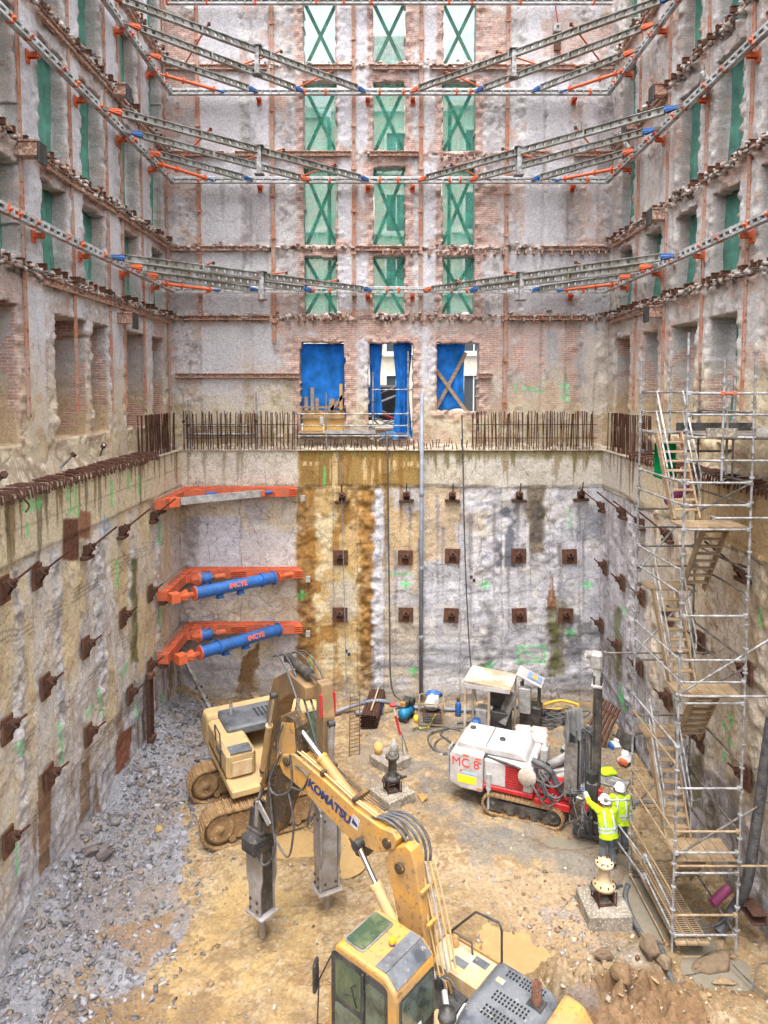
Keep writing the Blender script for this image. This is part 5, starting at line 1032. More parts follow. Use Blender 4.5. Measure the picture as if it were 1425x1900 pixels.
def cable(name, label, cat, pts, r, mat, grp=None, n=8):
    m = MB(); p = smooth_path(pts, 6); m.tube(p, r, n); return tag(m.build(name, mat), label, cat, grp)
cable('hanging_cable', 'thin grey cable hanging down the back wall left of the doorway line', 'cable', [onY(622, 825, 25.1), onY(632, 880, 25.1), onY(636, 1000, 25.0), onY(640, 1150, 25.0), onY(643, 1290, 24.9)], .014, M['pvc'], 'cables on the back wall')
cable('hanging_cable', 'dark hose hanging from the doorway and curving onto the floor left of the grey pipe', 'hose', [onY(715, 800, 25.9), onY(719, 835, 25.15), onY(721, 1000, 25.0), onY(723, 1150, 25.0), onY(726, 1270, 24.9), onZ(745, 1300, .25), onZ(775, 1310, .12), onZ(790, 1316, .1)], .03, M['rubber'], 'cables on the back wall')
cable('hanging_cable', 'dark hose running down the back wall to the white shelter', 'hose', [onY(857, 770, 25.15), onY(859, 850, 25.1), onY(862, 1000, 25.0), onY(868, 1150, 25.0), onY(874, 1235, 24.9), onY(884, 1300, 24.4)], .026, M['rubber'], 'cables on the back wall')
cable('floor_pipe', 'long grey hose lying along the foot of the back wall', 'hose', [onZ(490, 1395, .1), onZ(560, 1350, .1), onZ(640, 1315, .1), onZ(700, 1300, .55), onZ(745, 1310, .12), onZ(830, 1316, .1), onZ(900, 1318, .1), onZ(960, 1310, .1)], .07, M['pvc'])
# ---------------------------------------------------------------- starter bars on the rim
def bars(name, label, items, mat=None, every=1):
    """items: list of polylines; bars of equal shape share one mesh"""
    c = items[0][0]; t = thing(name, label, 'rebar', c, 0, 'starter bars on the pit rim')
    cache = {}
    for pl_ in items[:98]:
        o = Vector(pl_[0]); key = tuple(tuple(round(q, 2) for q in (Vector(p) - o)) for p in pl_)
        if key not in cache: m = MB(); m.tube([Vector(p) - o for p in pl_], .018, 5); b = m.build('bar', mat or M['rebar'], t); cache[key] = b
        else: b = cache[key].copy(); COL.objects.link(b); b.parent = t
        b.location = o - c
    return t
rnd = random.Random(11)
def up(x, y, h): q = .05 * rnd.choice((-1, 0, 1)); return [Vector((x, y, ZR - .05)), Vector((x + q, y, ZR + h))]
for row, (a, b, l) in enumerate(((-7.45, -3.2, 'row of tall rusty starter bars on the left part of the back rim'), (3.3, 7.9, 'row of tall rusty starter bars on the right part of the back rim'))):
    its = []
    for yy in (YB + .12, YB + .42):
        x = a
        while x < b: its.append(up(x + rnd.uniform(-.04, .04), yy, rnd.choice((1.35, 1.4, 1.45)))); x += .125 if yy < YB + .3 else .19
    t = bars('rebar_cage', l, its)
    for z in (.5, 1.0): m = MB(); m.cyl((0, -.02, z), (b - a, -.02, z), .014, 6); m.build('cross_bar', M['rebar'], t)
its = []; x = -3.1
while x < 3.2: its.append(up(x + rnd.uniform(-.05, .05), YB + .1 + rnd.choice((0, .25)), rnd.choice((.25, .35, .4)))); x += .115
bars('rebar_cage', 'row of short bent rebar stubs along the middle of the back rim', its)
for px in (884, 889): pass
for side, x0, sg in (('left', XL, -1), ('right', XR, 1)):
    its = []; y = 22.0 if side == 'left' else 21.6
    while y < 25.2: its.append(up(x0 + sg * rnd.choice((.12, .34)), y, 1.4)); y += .065
    bars('rebar_cage', f'dense bundle of tall starter bars in the {side} back corner of the rim', its)
    for lo, hi, nm in ((9.5, 15.6, 'near'), (15.7, 22.4, 'far')):
        its = []; y = lo
        while y < hi:
            h = rnd.choice((.14, .18, .22)); ov = .14 + rnd.choice((0, .02, .04)); its.append([Vector((x0 + sg * .42, y, ZR + h)), Vector((x0 + sg * .1, y, ZR + h)), Vector((x0 - sg * (ov - .05), y, ZR + h - .01)), Vector((x0 - sg * ov, y, ZR + h - .06)), Vector((x0 - sg * ov, y + .02, ZR + h - .21))]); y += .075
        bars('rebar_cage', f'{nm} run of hooked rebar ends lying over the {side} rim', its)
cable('bent_rebar', 'single long rebar bent down over the near left rim', 'rebar', [onX(30, 905, XL + .1), onX(44, 925, XL + .2), onX(54, 938, XL + .25), onX(48, 950, XL + .25)], .02, M['rebar'])
for q0, q1, l in (((112, 868), (138, 842), 'dark anchor rod with nut sticking out of the left facade foot'), ((186, 845), (193, 825), 'thin iron bar sticking out of the rubble ledge on the left'), ((-5, 895), (8, 880), 'steel rod end at the near end of the left ledge')):
    a = onX(*q0, UL + .25); b = onX(*q1, UL + .55); t = thing('anchor_rod', l, 'rod', a, 0, 'rods on the left ledge'); m = MB(); m.cyl((0, 0, 0), b - a, .03, 8); m.build('rod', M['steel'], t); m = MB(); e = (b - a) * .85; m.cyl(e, e + (b - a).normalized() * .08, .08, 6); m.build('nut', M['rustd'], t)
# ---------------------------------------------------------------- orange corner braces low in the pit
def hbeam(m, a, b, h=.34, w=.36, ribs=True, tf=.03):
    a = Vector(a); b = Vector(b); L = (b - a).length; x = (b - a) / L; y = Vector((0, 0, 1)).cross(x); T = Matrix(((x.x, y.x, 0, a.x), (x.y, y.y, 0, a.y), (x.z, y.z, 1, a.z), (0, 0, 0, 1)))
    for s in (-1, 1): m.box((L / 2, s * (w / 2 - tf / 2), 0), (L, tf, h), M=T); m.box((L / 2, 0, s * h * .28), (L, w - 2 * tf, tf * .7), M=T)
    if ribs:
        for k in range(int(L / .45) + 1): m.box((min(L - .02, .02 + k * .45), 0, 0), (.025, w - 2 * tf - .004, h * .94), M=T)
def tube_brace(t, a, b, r, mat, txt=None, feet=True, fl=.35):
    d = strut_dir(a, b); L = (b - a).length; m = MB(); m.cyl(a, b, r, 20); 
    for f in (0, L * fl, L): m.cyl(a + d * (f - .03), a + d * (f + .03), r + .045, 20)
    q = m.build('blue_tube', M['blue'], t)
    if feet:
        for f in (.3, .56): c_ = a + d * L * f + Vector((0, 0, -r - .05)); m = MB(); m.bar(c_ - d * .1, c_ + d * .1, .16, .1); m.bar(c_ - d * .13 + Vector((0, 0, -.06)), c_ + d * .13 + Vector((0, 0, -.06)), .2, .03); m.build('foot', M['blue'], t)
        for f in (.15, .5, .85): c_ = a + d * L * f + Vector((0, 0, r)); m = MB(); m.tube([c_ - d * .05, c_ - d * .04 + Vector((0, 0, .07)), c_ + d * .04 + Vector((0, 0, .07)), c_ + d * .05], .015, 6); m.build('lifting_eye', M['blue'], t)
    if txt:
        y = Vector((0, 0, 1)).cross(d); n_ = -y if y.y > 0 else y; n_ = (n_ + Vector((0, 0, .35))).normalized(); c_ = a + d * L * txt[1] + n_ * (r + .004); xx = d if d.x > 0 else -d; upv = n_.cross(xx)
        text_mesh(txt[0], .24, M['orange'], q, frame(c_, xx, upv), bold=.008)
def head(m, p, d, r=.16):
    m.tube([p, p + d * .25], [.07, r], 10); 
    for k in range(8): a_ = k * math.pi / 4; u = d.orthogonal().normalized(); e = u * math.cos(a_) + d.cross(u) * math.sin(a_); m.bar(p + e * .07, p + d * .24 + e * r, .015, .05)
for li, (z, nm, yl, xe) in enumerate(((8.1, 'top', 22.0, -3.25), (5.06, 'middle', 22.05, -3.08), (2.98, 'bottom', 21.95, -3.1))):
    c = Vector((XL + .3, YB - .3, z)); t = thing('corner_brace', f'{nm} orange frame in the back left corner of the pit' + (' with a slim grey beam' if li == 0 else f' and its {"upper" if li == 1 else "lower"} blue tube'), 'corner brace', c, 0, 'orange corner frames')
    P = lambda x, y, dz=0: Vector((x, y, z + dz)) - c
    m = MB(); hbeam(m, P(XL + .32, yl), P(XL + .32, YB - .1)); m.build('wall_beam', M['orangeu'], t); m = MB(); hbeam(m, P(XL + .52, YB - .3), P(xe, YB - .3)); m.build('wall_beam', M['orangeu'], t)
    m = MB(); m.box(tuple(P(XL + .12, (yl + YB) / 2 + .1)), (.2, YB - yl - .3, .3)); m.box(tuple(P((XL + xe) / 2 + .2, YB - .06)), (xe - XL - .4, .16, .3)); m.build('mortar_packing', M['conc'], t)
    m = MB(); m.bar(P(XL + .45, YB - 1.25), P(XL + 1.45, YB - .45), .05, .3); m.bar(P(XL + .5, YB - .5), P(XL + .9, YB - .5), .4, .25); m.build('corner_gusset', M['orangeu'], t)
    for x in (xe + .25, xe - 1.9): m = MB(); m.box(tuple(P(x, YB - .2, -.27)), (.16, .2, .2)); m.build('support_foot', M['greyp'], t)
    m = MB(); m.box(tuple(P(XL + .3, yl + .2, -.24)), (.2, .4, .12)); m.build('support_foot', M['rustd'], t)
    for k in range(4): m = MB(); m.box(tuple(P(xe - .06 - .0, YB - .50, -.12 + k * .08)), (.3, .1, .02)); m.build('fin', M['orange'], t)
    if li == 0:
        a = P(XL + .75, yl + .75); b = P(xe - .35 - .9, YB - .75); d = strut_dir(a, b); m = MB(); hbeam(m, a, b, .24, .16, False); m.build('grey_beam', M['greyp'], t)
        m = MB(); m.box(tuple(a - d * .25), (.36, .36, .3), rot=math.atan2(d.y, d.x)); m.build('end_block', M['orange'], t); m = MB(); m.bar(b, b + d * .15, .2, .2); m.build('end_plate', M['orange'], t); m = MB(); m.cyl(b + d * .1, b + d * .5, .06, 10); m.build('blue_jack', M['blue'], t); m = MB(); head(m, b + d * .75, -d, .12); m.build('jack_head', M['orangeu'], t)
        s1 = P(XL + .95, YB - 1.15); m = MB(); m.cyl(s1 + Vector((.25, .22, 0)), s1 + Vector((.55, .45, 0)), .06, 10); m.build('blue_jack', M['blue'], t)
    else:
        if li == 1: a = onZ(362, 1101, z) - c; b = onZ(507, 1072, z) - c
        else: a = onZ(372, 1211, z) - c; b = onZ(516, 1168, z) - c
        d = strut_dir(a, b); tube_brace(t, a, b, .205, M['blue'], ('INCYE', .5 if li == 1 else .66), True, .84 if li == 1 else .22)
        m = MB(); m.cyl(a - d * .05, a, .25, 18); head(m, a - d * .55, d, .19); m.bar(a - d * .6, a - d * .05, .1, .1); m.build("jack_head", M["orange"], t); m = MB(); m.box(tuple(a - d * .72), (.3, .34, .3), rot=math.atan2(d.y, d.x)); m.build("end_block", M["orange"], t)
        m = MB(); m.cyl(b, b + d * .05, .22, 18); head(m, b + d * .45, -d, .17); m.cyl(b + d * .4, b + d * .8, .08, 10); m.build('jack_head', M['orange'], t)
        s0 = P(XL + .62, YB - 1.35); s1 = P(XL + 2.1, YB - .55); d2 = strut_dir(s0, s1); m = MB(); m.cyl(s0 + d2 * .45, s0 + d2 * .75, .2, 16); m.cyl(s0 + d2 * .42, s0 + d2 * .46, .245, 16); m.cyl(s0 + d2 * .74, s0 + d2 * .78, .245, 16); m.build('short_blue_tube', M['blue'], t)
        m = MB(); head(m, s0 + d2 * .1, d2, .24); m.cyl(s0 + d2 * .34, s0 + d2 * .42, .25, 16); m.build('jack_head', M['orangeu'], t); m = MB(); m.cyl(s0 + d2 * .95, s0 + d2 * 1.3, .1, 12); m.build('jack_sleeve', M['orangeu'], t); m = MB(); m.cyl(s0 + d2 * .78, s0 + d2 * .98, .06, 10); m.cyl(s0 + d2 * .84, s0 + d2 * .88, .13, 10); m.build('screw', M['galvd'], t)
        for k in range(4): m = MB(); m.bar(P(XL + 1.95, YB - .52, -.1 + .07 * k), P(XL + 2.5, YB - .5, -.1 + .07 * k), .1, .02); m.build('fin', M['orangeu'], t)
a = onY(328, 1195, 24.3); b = onZ(434, 1402, .05); t = thing('leaning_pole', 'long grey pole with cleats leaning from the bottom orange frame to the floor', 'pole', a); m = MB(); m.bar((0, 0, 0), b - a, .13, .12, bev=.02); m.build('pole', M['galvd'], t)
for f in (.42, .52, .7): m = MB(); q = (b - a) * f; m.bar(q - Vector((.12, 0, .02)), q + Vector((.1, 0, .04)), .08, .06); m.build('cleat', M['rustd'], t)
a = onX(278, 1245, XL + .12); b = onX(277, 1375, XL + .12); t = thing('channel_post', 'narrow rusty steel channel standing upright on the left pit wall near the corner', 'steel channel', b); m = MB(); h = a.z - b.z; m.box((0, 0, h / 2), (.05, .3, h)); m.box((.06, -.14, h / 2), (.12, .03, h)); m.box((.06, .14, h / 2), (.12, .03, h)); m.build('channel', M['rustd'], t); m = MB(); m.box((.1, 0, h * .05), (.15, .36, .12)); m.box((.1, 0, h * .97), (.15, .34, .12)); m.build('end_plate', M['rust'], t)
# ---------------------------------------------------------------- scaffold stair tower
FX0, FX1, FY, BY = 6.02, 7.36, 13.58, 15.95
t = SCF = thing('stair_tower', 'tall scaffold tower with muddy stairs standing in the pit against the right wall', 'scaffold', (FX0, FY, 0)); O = Vector((FX0, FY, 0))
def sp(name, fn, mat, parent=None): m = MB(); fn(m); return m.build(name, mat, parent or t)
def std(x, y, z0, z1, mat='galv'):
    def f(m):
        m.cyl(Vector((x, y, z0)) - O, Vector((x, y, z1)) - O, .026, 8)
        z = z0 + .45
        while z < z1: m.cyl(Vector((x, y, z)) - O, Vector((x, y, z + .03)) - O, .055, 8); z += .5
    sp('standard', f, M[mat])
def tb(a, b, name='ledger', mat='galv', r=.024):
    def f(m):
        A = Vector(a) - O; B = Vector(b) - O; m.cyl(A, B, r, 8); d = (B - A).normalized()
        for q in (A, B - d * .08): m.bar(q, q + d * .08, .085, .085, bev=.012)
    return sp(name, f, M[mat])
std(FX0, FY, .05, 12.95); std(FX0 - .03, BY, .1, 12.5); std(FX1, FY, .1, 12.6); std(FX1, BY, .1, 12.45, 'galvd'); std(6.68, BY, 9.4, 12.4); std(6.75, FY, 10.0, 12.4); std(7.35, 14.6, 10.0, 12.1); std(8.15, 15.9, 9.7, 12.6)
zf = lambda py: onY(1300, py, FY).z
zb = lambda py: onY(1240, py, BY).z
muddy_z = 4.5
for k, py in enumerate((730, 770, 812, 855, 896, 938, 983, 1143, 1225, 1266, 1305, 1463, 1543, 1582, 1607, 1620, 1698, 1735, 1775)):
    z = zf(py); ext = {730: 1.0, 770: 1.0, 812: 1.0, 855: .9, 960: .9, 1291: .9, 1607: .8, 1266: .0}.get(py, 0); tb((FX0, FY, z), (FX1 + ext, FY, z), mat='galv' if z > muddy_z or k % 2 else 'deck')
tb((6.55, FY - .03, zf(961)), (8.15, FY - .03, zf(961))); tb((FX0, FY - .03, zf(1291)), (8.2, FY - .03, zf(1291)))
tb((6.68, FY, zf(730)), (7.0, FY, zf(730)), 'ledger', 'orangeu', .028)
for py in (896, 938, 1060, 1103, 1225, 1263, 1385, 1420, 1545, 1582, 1660, 1705, 1770): z = zf(py); tb((FX0, FY, z), (FX0 - .02, BY, z), mat='galv' if z > muddy_z else 'deck')
for py in (766, 812, 896, 938, 1060, 1103, 1225, 1263, 1420, 1545, 1620, 1735): z = zf(py); tb((FX1, FY, z), (FX1, BY, z), mat='galvd')
for py in (728, 765, 800, 837, 944, 978, 1013, 1050, 1084, 1224, 1327, 1361, 1490, 1596, 1625): z = zb(py); tb((FX0, BY, z), (FX1 + (.8 if py < 840 else 0), BY, z), mat='galvd')
tb((5.25, BY + .05, zb(1213)), (7.9, BY + .05, zb(1213)), mat='galvd'); tb((5.35, BY + .05, zb(1487)), (7.7, BY + .05, zb(1487)), mat='galv')
for a, b in (((FX0, BY, zb(1210)), (FX1, BY, zb(1095))), ((FX0, BY, zb(1500)), (FX1, BY, zb(1385))), ((FX0, BY, zb(1060)), (FX1, BY, zb(930))), ((FX1, FY, zf(896)), (FX1, BY, zf(990))), ((FX1, BY, zb(1290)), (FX1, FY, zf(1240))), ((FX1, BY, zb(1420)), (FX1, FY, zf(1560))), ((FX0, FY + .1, zf(1295)), (8.2, FY + .1, zf(1172))), ((FX0, FY + .1, zf(1598)), (8.2, FY + .1, zf(1478)))): tb(a, b, 'brace', 'galv' if a[2] > 3 else 'galvd')
def deck(x0, x1, y0, y1, z, mat='deck'):
    n = max(1, int((x1 - x0) / .23)); w = (x1 - x0) / n
    for k in range(n): sp('deck_board', lambda m: m.box(tuple(Vector((x0 + w * (k + .5), (y0 + y1) / 2, z)) - O), (w - .012, y1 - y0, .05), bev=.006), M[mat])
for z in (9.05, 5.55, 2.05): deck(FX0 + .03, FX1 - .03, FY + .03, 14.3, z)
for z in (7.28, 3.8): deck(FX0 + .03, 7.0, 15.3, BY - .03, z)
deck(6.7, 8.35, FY + .05, 15.2, 10.85, 'galvd'); deck(FX0, 8.35, 15.3, 16.2, 10.85, 'galvd')
sp('toe_board', lambda m: m.box(tuple(Vector((6.72, FY - .02, 10.97)) - O), (.62, .03, .18)), M['conc']); sp('toe_board', lambda m: m.box(tuple(Vector((7.95, FY - .02, 10.97)) - O), (1.1, .03, .17)), M['greyp']); sp('toe_board', lambda m: m.box(tuple(Vector((7.4, 15.28, 11.0)) - O), (1.7, .03, .18)), M['black'])
def flight(x0, x1, y0, z0, y1, z1, n, mat, rail):
    s = MB()
    for x in (x0, x1): s.bar(Vector((x, y0, z0)) - O, Vector((x, y1, z1)) - O, .035, .16)
    st = s.build('stair', M[mat], t)
    for k in range(1, n):
        f = k / n; q = MB(); q.box(tuple(Vector(((x0 + x1) / 2, y0 + (y1 - y0) * f, z0 + (z1 - z0) * f)) - O), (x1 - x0 - .036, .17, .035)); q.build('tread', M[mat], st)
    if rail:
        for x in (x0 - .02, x1 + .02):
            for h in (.5, .95): sp('handrail', lambda m: m.tube([Vector((x, y0, z0 + h - .1)) - O, Vector((x, y0, z0 + h)) - O, Vector((x, y1, z1 + h)) - O, Vector((x, y1, z1 + h - .25)) - O], .018, 6), M['galv'])
flight(6.12, 6.66, 15.3, 10.85, 14.3, 9.08, 9, 'wood', True); flight(6.78, 7.28, 14.25, 9.02, 15.3, 7.3, 9, 'deck', False); flight(6.12, 6.66, 15.28, 7.28, 14.3, 5.58, 9, 'deck', True)
flight(6.75, 7.25, 14.25, 5.52, 15.3, 3.82, 9, 'deck', False); flight(6.12, 6.66, 15.28, 3.8, 14.3, 2.08, 9, 'deck', True); flight(6.75, 7.25, 14.25, 2.02, 15.5, .3, 9, 'deck', False)
for k in range(3):
    x = 6.06 + k * .24; pl_ = sp('gangway_plank', lambda m: m.box(tuple(Vector((x + .11, 14.72, .34)) - O), (.225, 2.5, .06), bev=.008), M['deck'])
    def slots(m):
        for i in range(44): m.box(tuple(Vector((x + .11, 13.55 + i * .055, .371)) - O), (.14, .018, .004))
    sp('slot', slots, M['dark'], pl_)
sp('gangway_plank', lambda m: m.box(tuple(Vector((6.45, 16.05, .38)) - O), (.95, .25, .06)), M['deck'])
for h, y0, y1 in ((1.0, FY, 16.8), (.55, FY, 16.8)): tb((FX0 - .28, 16.6, h + .1), (FX0 - .05, 14.9, h + .1), 'handrail', 'galv'); tb((FX0 - .05, 15.0, h + .2), (FX0 + .02, FY, h - .05), 'handrail', 'galv')
std(5.72, 16.6, .1, 1.4)
t2 = thing('net_bundle', 'bundle of bright green netting lashed to the stair tower near its top', 'net', (6.45, 15.6, 10.2)); V, F = cloth(.5, .8, 301, fold=.14, sag=.3); o = mesh_np('netting', V - np.array((0, 0, .4)), F, M['netpile']); o.parent = t2
t2 = thing('pipe_end', 'short magenta pipe sticking out of the wall behind the upper stairs', 'pipe', (6.55, 15.45, 9.35)); m = MB(); m.cyl((-.12, -.1, -.05), (.55, .35, .2), .1, 12); m.build('pipe', M['magenta'], t2)
t2 = thing('pipe_end', 'magenta pipe lying in the muddy water behind the scaffold foot', 'pipe', (7.3, 14.3, .5)); m = MB(); m.cyl((-.05, .1, 0), (.4, .3, .2), .1, 12); m.build('pipe', M['magenta'], t2)
cable('drain_hose', 'thick black hose hanging down the right wall behind the scaffold foot', 'hose', [onX(1432, 1330, 7.9), onX(1416, 1440, 7.85), onX(1402, 1540, 7.8), onX(1385, 1640, 7.7), (7.6, 14.2, .5), (7.2, 14.0, .15)], .11, M['rubber'])
cable('ground_hose', 'black and grey hose curving over the mud along the gangway', 'hose', [onZ(1166, 1640, .55), onZ(1160, 1665, .3), onZ(1172, 1700, .12), onZ(1188, 1730, .1), onZ(1200, 1748, .12), onZ(1222, 1752, .2), onZ(1232, 1775, .16), onZ(1245, 1815, .1), onZ(1262, 1840, .1), onZ(1290, 1860, .08)], .06, M['rubber'])
cable('ground_cable', 'thin black cable on the ground in the right foreground', 'cable', [onZ(1270, 1710, .3), onZ(1300, 1722, .18), onZ(1330, 1715, .3), onZ(1350, 1700, .55)], .028, M['rubber'])
cable('ground_cable', 'loops of thin dark wire in the right foreground corner', 'cable', [onZ(1360, 1790, .1), onZ(1400, 1830, .1), onZ(1430, 1850, .1), onZ(1440, 1800, .4), onZ(1410, 1790, .5), onZ(1395, 1840, .1)], .014, M['rubber'])
t2 = thing('steel_channel', 'short dark red steel channel fixed to the right wall beside the scaffold foot', 'steel channel', onX(1407, 1700, 7.95), 0); m = MB(); m.box((-.1, 0, 0), (.3, .5, .03)); m.box((-.1, 0, .2), (.3, .5, .03)); m.box((.03, 0, .1), (.03, .5, .2)); m.build('channel', M['rustd'], t2)
# ---------------------------------------------------------------- guarded platform at the doorway
P0 = Vector((-3.0, 25.62, 9.95)); t = thing('door_platform', 'scaffold platform with guard rails in front of the doorway on the back rim', 'scaffold', P0); O = P0
for px, a, b in ((605, 832, 728), (692, 815, 690), (757, 815, 652)): z0 = onY(px, a, 25.6).z; z1 = onY(px, b, 25.6).z; x = onY(px, 760, 25.6).x; std(x, 25.6, z0, z1)
for py, a, b in ((768, 553, 757), (790, 556, 757), (809, 553, 757), (723, 690, 757)): z = onY(650, py, 25.6).z; tb((onY(a, py, 25.6).x, 25.6, z), (onY(b, py, 25.6).x, 25.6, z))
xa, xb = onY(553, 800, 25.6).x, onY(757, 800, 25.6).x; zz = onY(650, 806, 25.6).z
for k in range(2): sp('deck_board', lambda m: m.box(((xa + xb) / 2 - O.x, .12 + k * .24, zz - O.z), (xb - xa, .22, .05)), M['galvd'])
sp('toe_board', lambda m: m.box((onY(650, 800, 25.6).x - O.x, -.04, zz + .09 - O.z), (1.9, .02, .14)), M['greyp']); sp('toe_board', lambda m: m.box((onY(578, 800, 25.6).x - O.x, -.04, zz + .09 - O.z), (.9, .02, .12)), M['wood'])
sp('junction_box', lambda m: m.box((onY(597, 780, 25.6).x - O.x, -.06, onY(597, 780, 25.6).z - O.z), (.15, .08, .26), bev=.02), M['white'])
for px, a, b, l in ((341, 730, 835, 'lone grey tube standing among the starter bars at the left end of the back rim'), (350, 742, 835, 'shorter grey tube beside the lone tube at the left end of the back rim'), (476, 728, 835, 'grey tube standing among the starter bars midway along the left rim bars'), (886, 765, 800, 'dark stub post on the rim right of the drain pipe')):
    q = onY(px, 800, 25.55); z0, z1 = onY(px, a, 25.55).z, onY(px, b, 25.55).z; t2 = thing('guard_post', l, 'post', (q.x, q.y, z1), 0, 'tubes on the back rim'); m = MB(); m.cyl((0, 0, 0), (0, 0, z0 - z1), .026, 8); m.build('tube', M['galv'], t2); m = MB(); m.box((0, 0, (z0 - z1) * .5), (.09, .09, .09)); m.build('coupler', M['rustd'], t2)
for py, a, b, l in ((790, 352, 478, 'upper grey tube tied behind the left starter bars'), (806, 352, 478, 'lower grey toe tube behind the left starter bars')):
    A = onY(a, py, 25.9); B = onY(b, py, 25.9); t2 = thing('guard_rail', l, 'rail', A, 0, 'rails behind the left starter bars'); m = MB(); m.cyl((0, 0, 0), B - A, .03 if py < 800 else .05, 8); m.build('tube', M['galv'], t2)
# ---------------------------------------------------------------- crawler excavators with breakers
def track_unit(parent, y, L, h, w, mat, shoes=44, rmat=None, flip=1, z0=0.0):
    """one crawler: frame, wheels and a chain of grouser shoes"""
    r = h / 2; fl_ = L - 2 * r; per = 2 * fl_ + 2 * math.pi * r; m = MB()
    def pt(s):
        s %= per
        if s < fl_: return (-fl_ / 2 + s, r), 0
        s -= fl_
        if s < math.pi * r: a = s / r; return (fl_ / 2 + r * math.sin(a), r * math.cos(a)), -a
        s -= math.pi * r
        if s < fl_: return (fl_ / 2 - s, -r), math.pi
        a = (s - fl_) / r; return (-fl_ / 2 - r * math.sin(a), -r * math.cos(a)), math.pi - a
    for k in range(shoes):
        (x, z), a = pt(per * k / shoes); T = Matrix.Translation((x, y, z0 + r + z)) @ Matrix.Rotation(-a, 4, 'Y')
        q = per / shoes; m.box((0, 0, -.02), (q * .93, w, .035), M=T); m.box((-q * .25, 0, .012), (.03, w, .035), M=T); m.box((q * .25, 0, .012), (.025, w, .025), M=T); m.box((0, 0, -.07), (q * .8, w * .35, .07), M=T)
    m.build('track', M[mat], parent)
    m = MB(); poly = [(-fl_ / 2 - r * .2, .16), (fl_ / 2 + r * .2, .16), (fl_ / 2 + r * .1, h - .22), (fl_ / 2 - .3, h - .14), (-fl_ / 2 + .3, h - .14), (-fl_ / 2 - r * .1, h - .22)]; m.prism([(a, b + z0) for a, b in poly], y - w * .36, y + w * .36); m.build('track_frame', M[rmat or mat], parent, .02)
    for sx in (-1, 1): m = MB(); m.lathe([(0, w * .42), (r * .2, w * .42), (r * .24, w * .36), (r * .5, w * .34), (r * .56, w * .38), (r * .78, w * .36), (r * .78, -w * .36), (r * .56, -w * .38), (r * .24, -w * .36), (0, -w * .42)], 20, Matrix.Translation((sx * fl_ / 2, y, z0 + r)) @ Matrix.Rotation(R(90), 4, 'X')); m.build('end_wheel', M[rmat or mat], parent)
    m = MB()
    for k in range(5):
        m = MB(); m.cyl((-fl_ / 2 + fl_ * (k + .5) / 5, y - w * .40, z0 + .17), (-fl_ / 2 + fl_ * (k + .5) / 5, y + w * .40, z0 + .17), .09, 12); m.build('roller', M[rmat or mat], parent)
def breaker(t, T, w, d, z0, z1, matf, matd, tip, bracket):
    """hydraulic breaker: tapered housing, base plate, chisel, head bracket; T places its foot, local x = forward"""
    m = MB(); n = 7; hh = z1 - z0
    for s in (-1, 1):
        prof = [(-d * .38, z0), (d * .38, z0), (d * .36, z0 + hh * .30), (d * .52, z0 + hh * .45), (d * .52, z1 - .1), (d * .34, z1), (-d * .34, z1), (-d * .5, z1 - .15), (-d * .5, z0 + hh * .45), (-d * .36, z0 + hh * .3)]
        m.prism(prof, s * w / 2 - (.05 if s > 0 else 0), s * w / 2 + (.05 if s < 0 else 0), T)
    m.build('side_plate', M[matf], t, .012); m = MB(); m.box((0, 0, (z0 + z1) / 2), (d * .66, w - .104, hh - .06), M=T); m.build('housing', M[matd], t, .02)
    m = MB(); m.box((0, 0, z0 - .03), (d * 1.12, w * 1.18, .07), M=T, bev=.02); m.build('base_plate', M['hammer'], t)
    m = MB(); a = [T @ Vector((0, 0, z0 - .06)), T @ Vector((0, 0, tip + .1)), T @ Vector((0, 0, tip))]; m.tube(a, [.075, .075, .055], 12); m.build('chisel', M['hammer'], t)
    m = MB()
    for sx in (-1, 1):
        for s in (-1, 1):
            for z in (z0 + .12, z0 + .32, z1 - .22): m.lathe([(0, .03), (.032, .03), (.034, 0)], 8, T @ Matrix.Translation((sx * d * .22, s * (w / 2 + .0), z)) @ Matrix.Rotation(-R(90) * s, 4, 'X'))
    for s in (-1, 1):
        for z in (z0 + .2, z1 - .25): m.lathe([(0, .02), (.03, .02), (.03, 0)], 8, T @ Matrix.Translation((d * .42, s * w * .25, z)) @ Matrix.Rotation(R(90), 4, 'Y'))
    m.build('bolts', M['black'], t)
    m = MB(); m.box((0, 0, z1 + .03), (d * .95, w * 1.05, .07), M=T, bev=.01)
    for s in (-1, 1): m.prism([(-d * .42, z1 + .06), (d * .42, z1 + .06), (d * .3, z1 + .5), (-d * .25, z1 + .55)], s * w * .33 - .03, s * w * .33 + .03, T)
    m.build('head_bracket', M[bracket], t, .01)
def cyl_ram(t, a, b, r, f, mat='yellow', rod='chrome'):
    a = Vector(a); b = Vector(b); q = a.lerp(b, f); d = (b - a).normalized(); m = MB(); m.tube([a, a + d * .08, q - d * .06, q], [r * .8, r, r, r * 1.08], 16); m.cyl(q - d * .03, q + d * .04, r * 1.15, 16); m.build('ram_cylinder', M[mat], t); m = MB(); m.cyl(q, b, r * .55, 14); m.build('ram_rod', M[rod], t)
    s = Vector((0, 1, 0)); [(e_ := MB()).cyl(c_ - s * r * .9, c_ + s * r * .9, r * .95, 12) and e_.build('ram_eye', M['black'], t) for c_ in (a, b)]
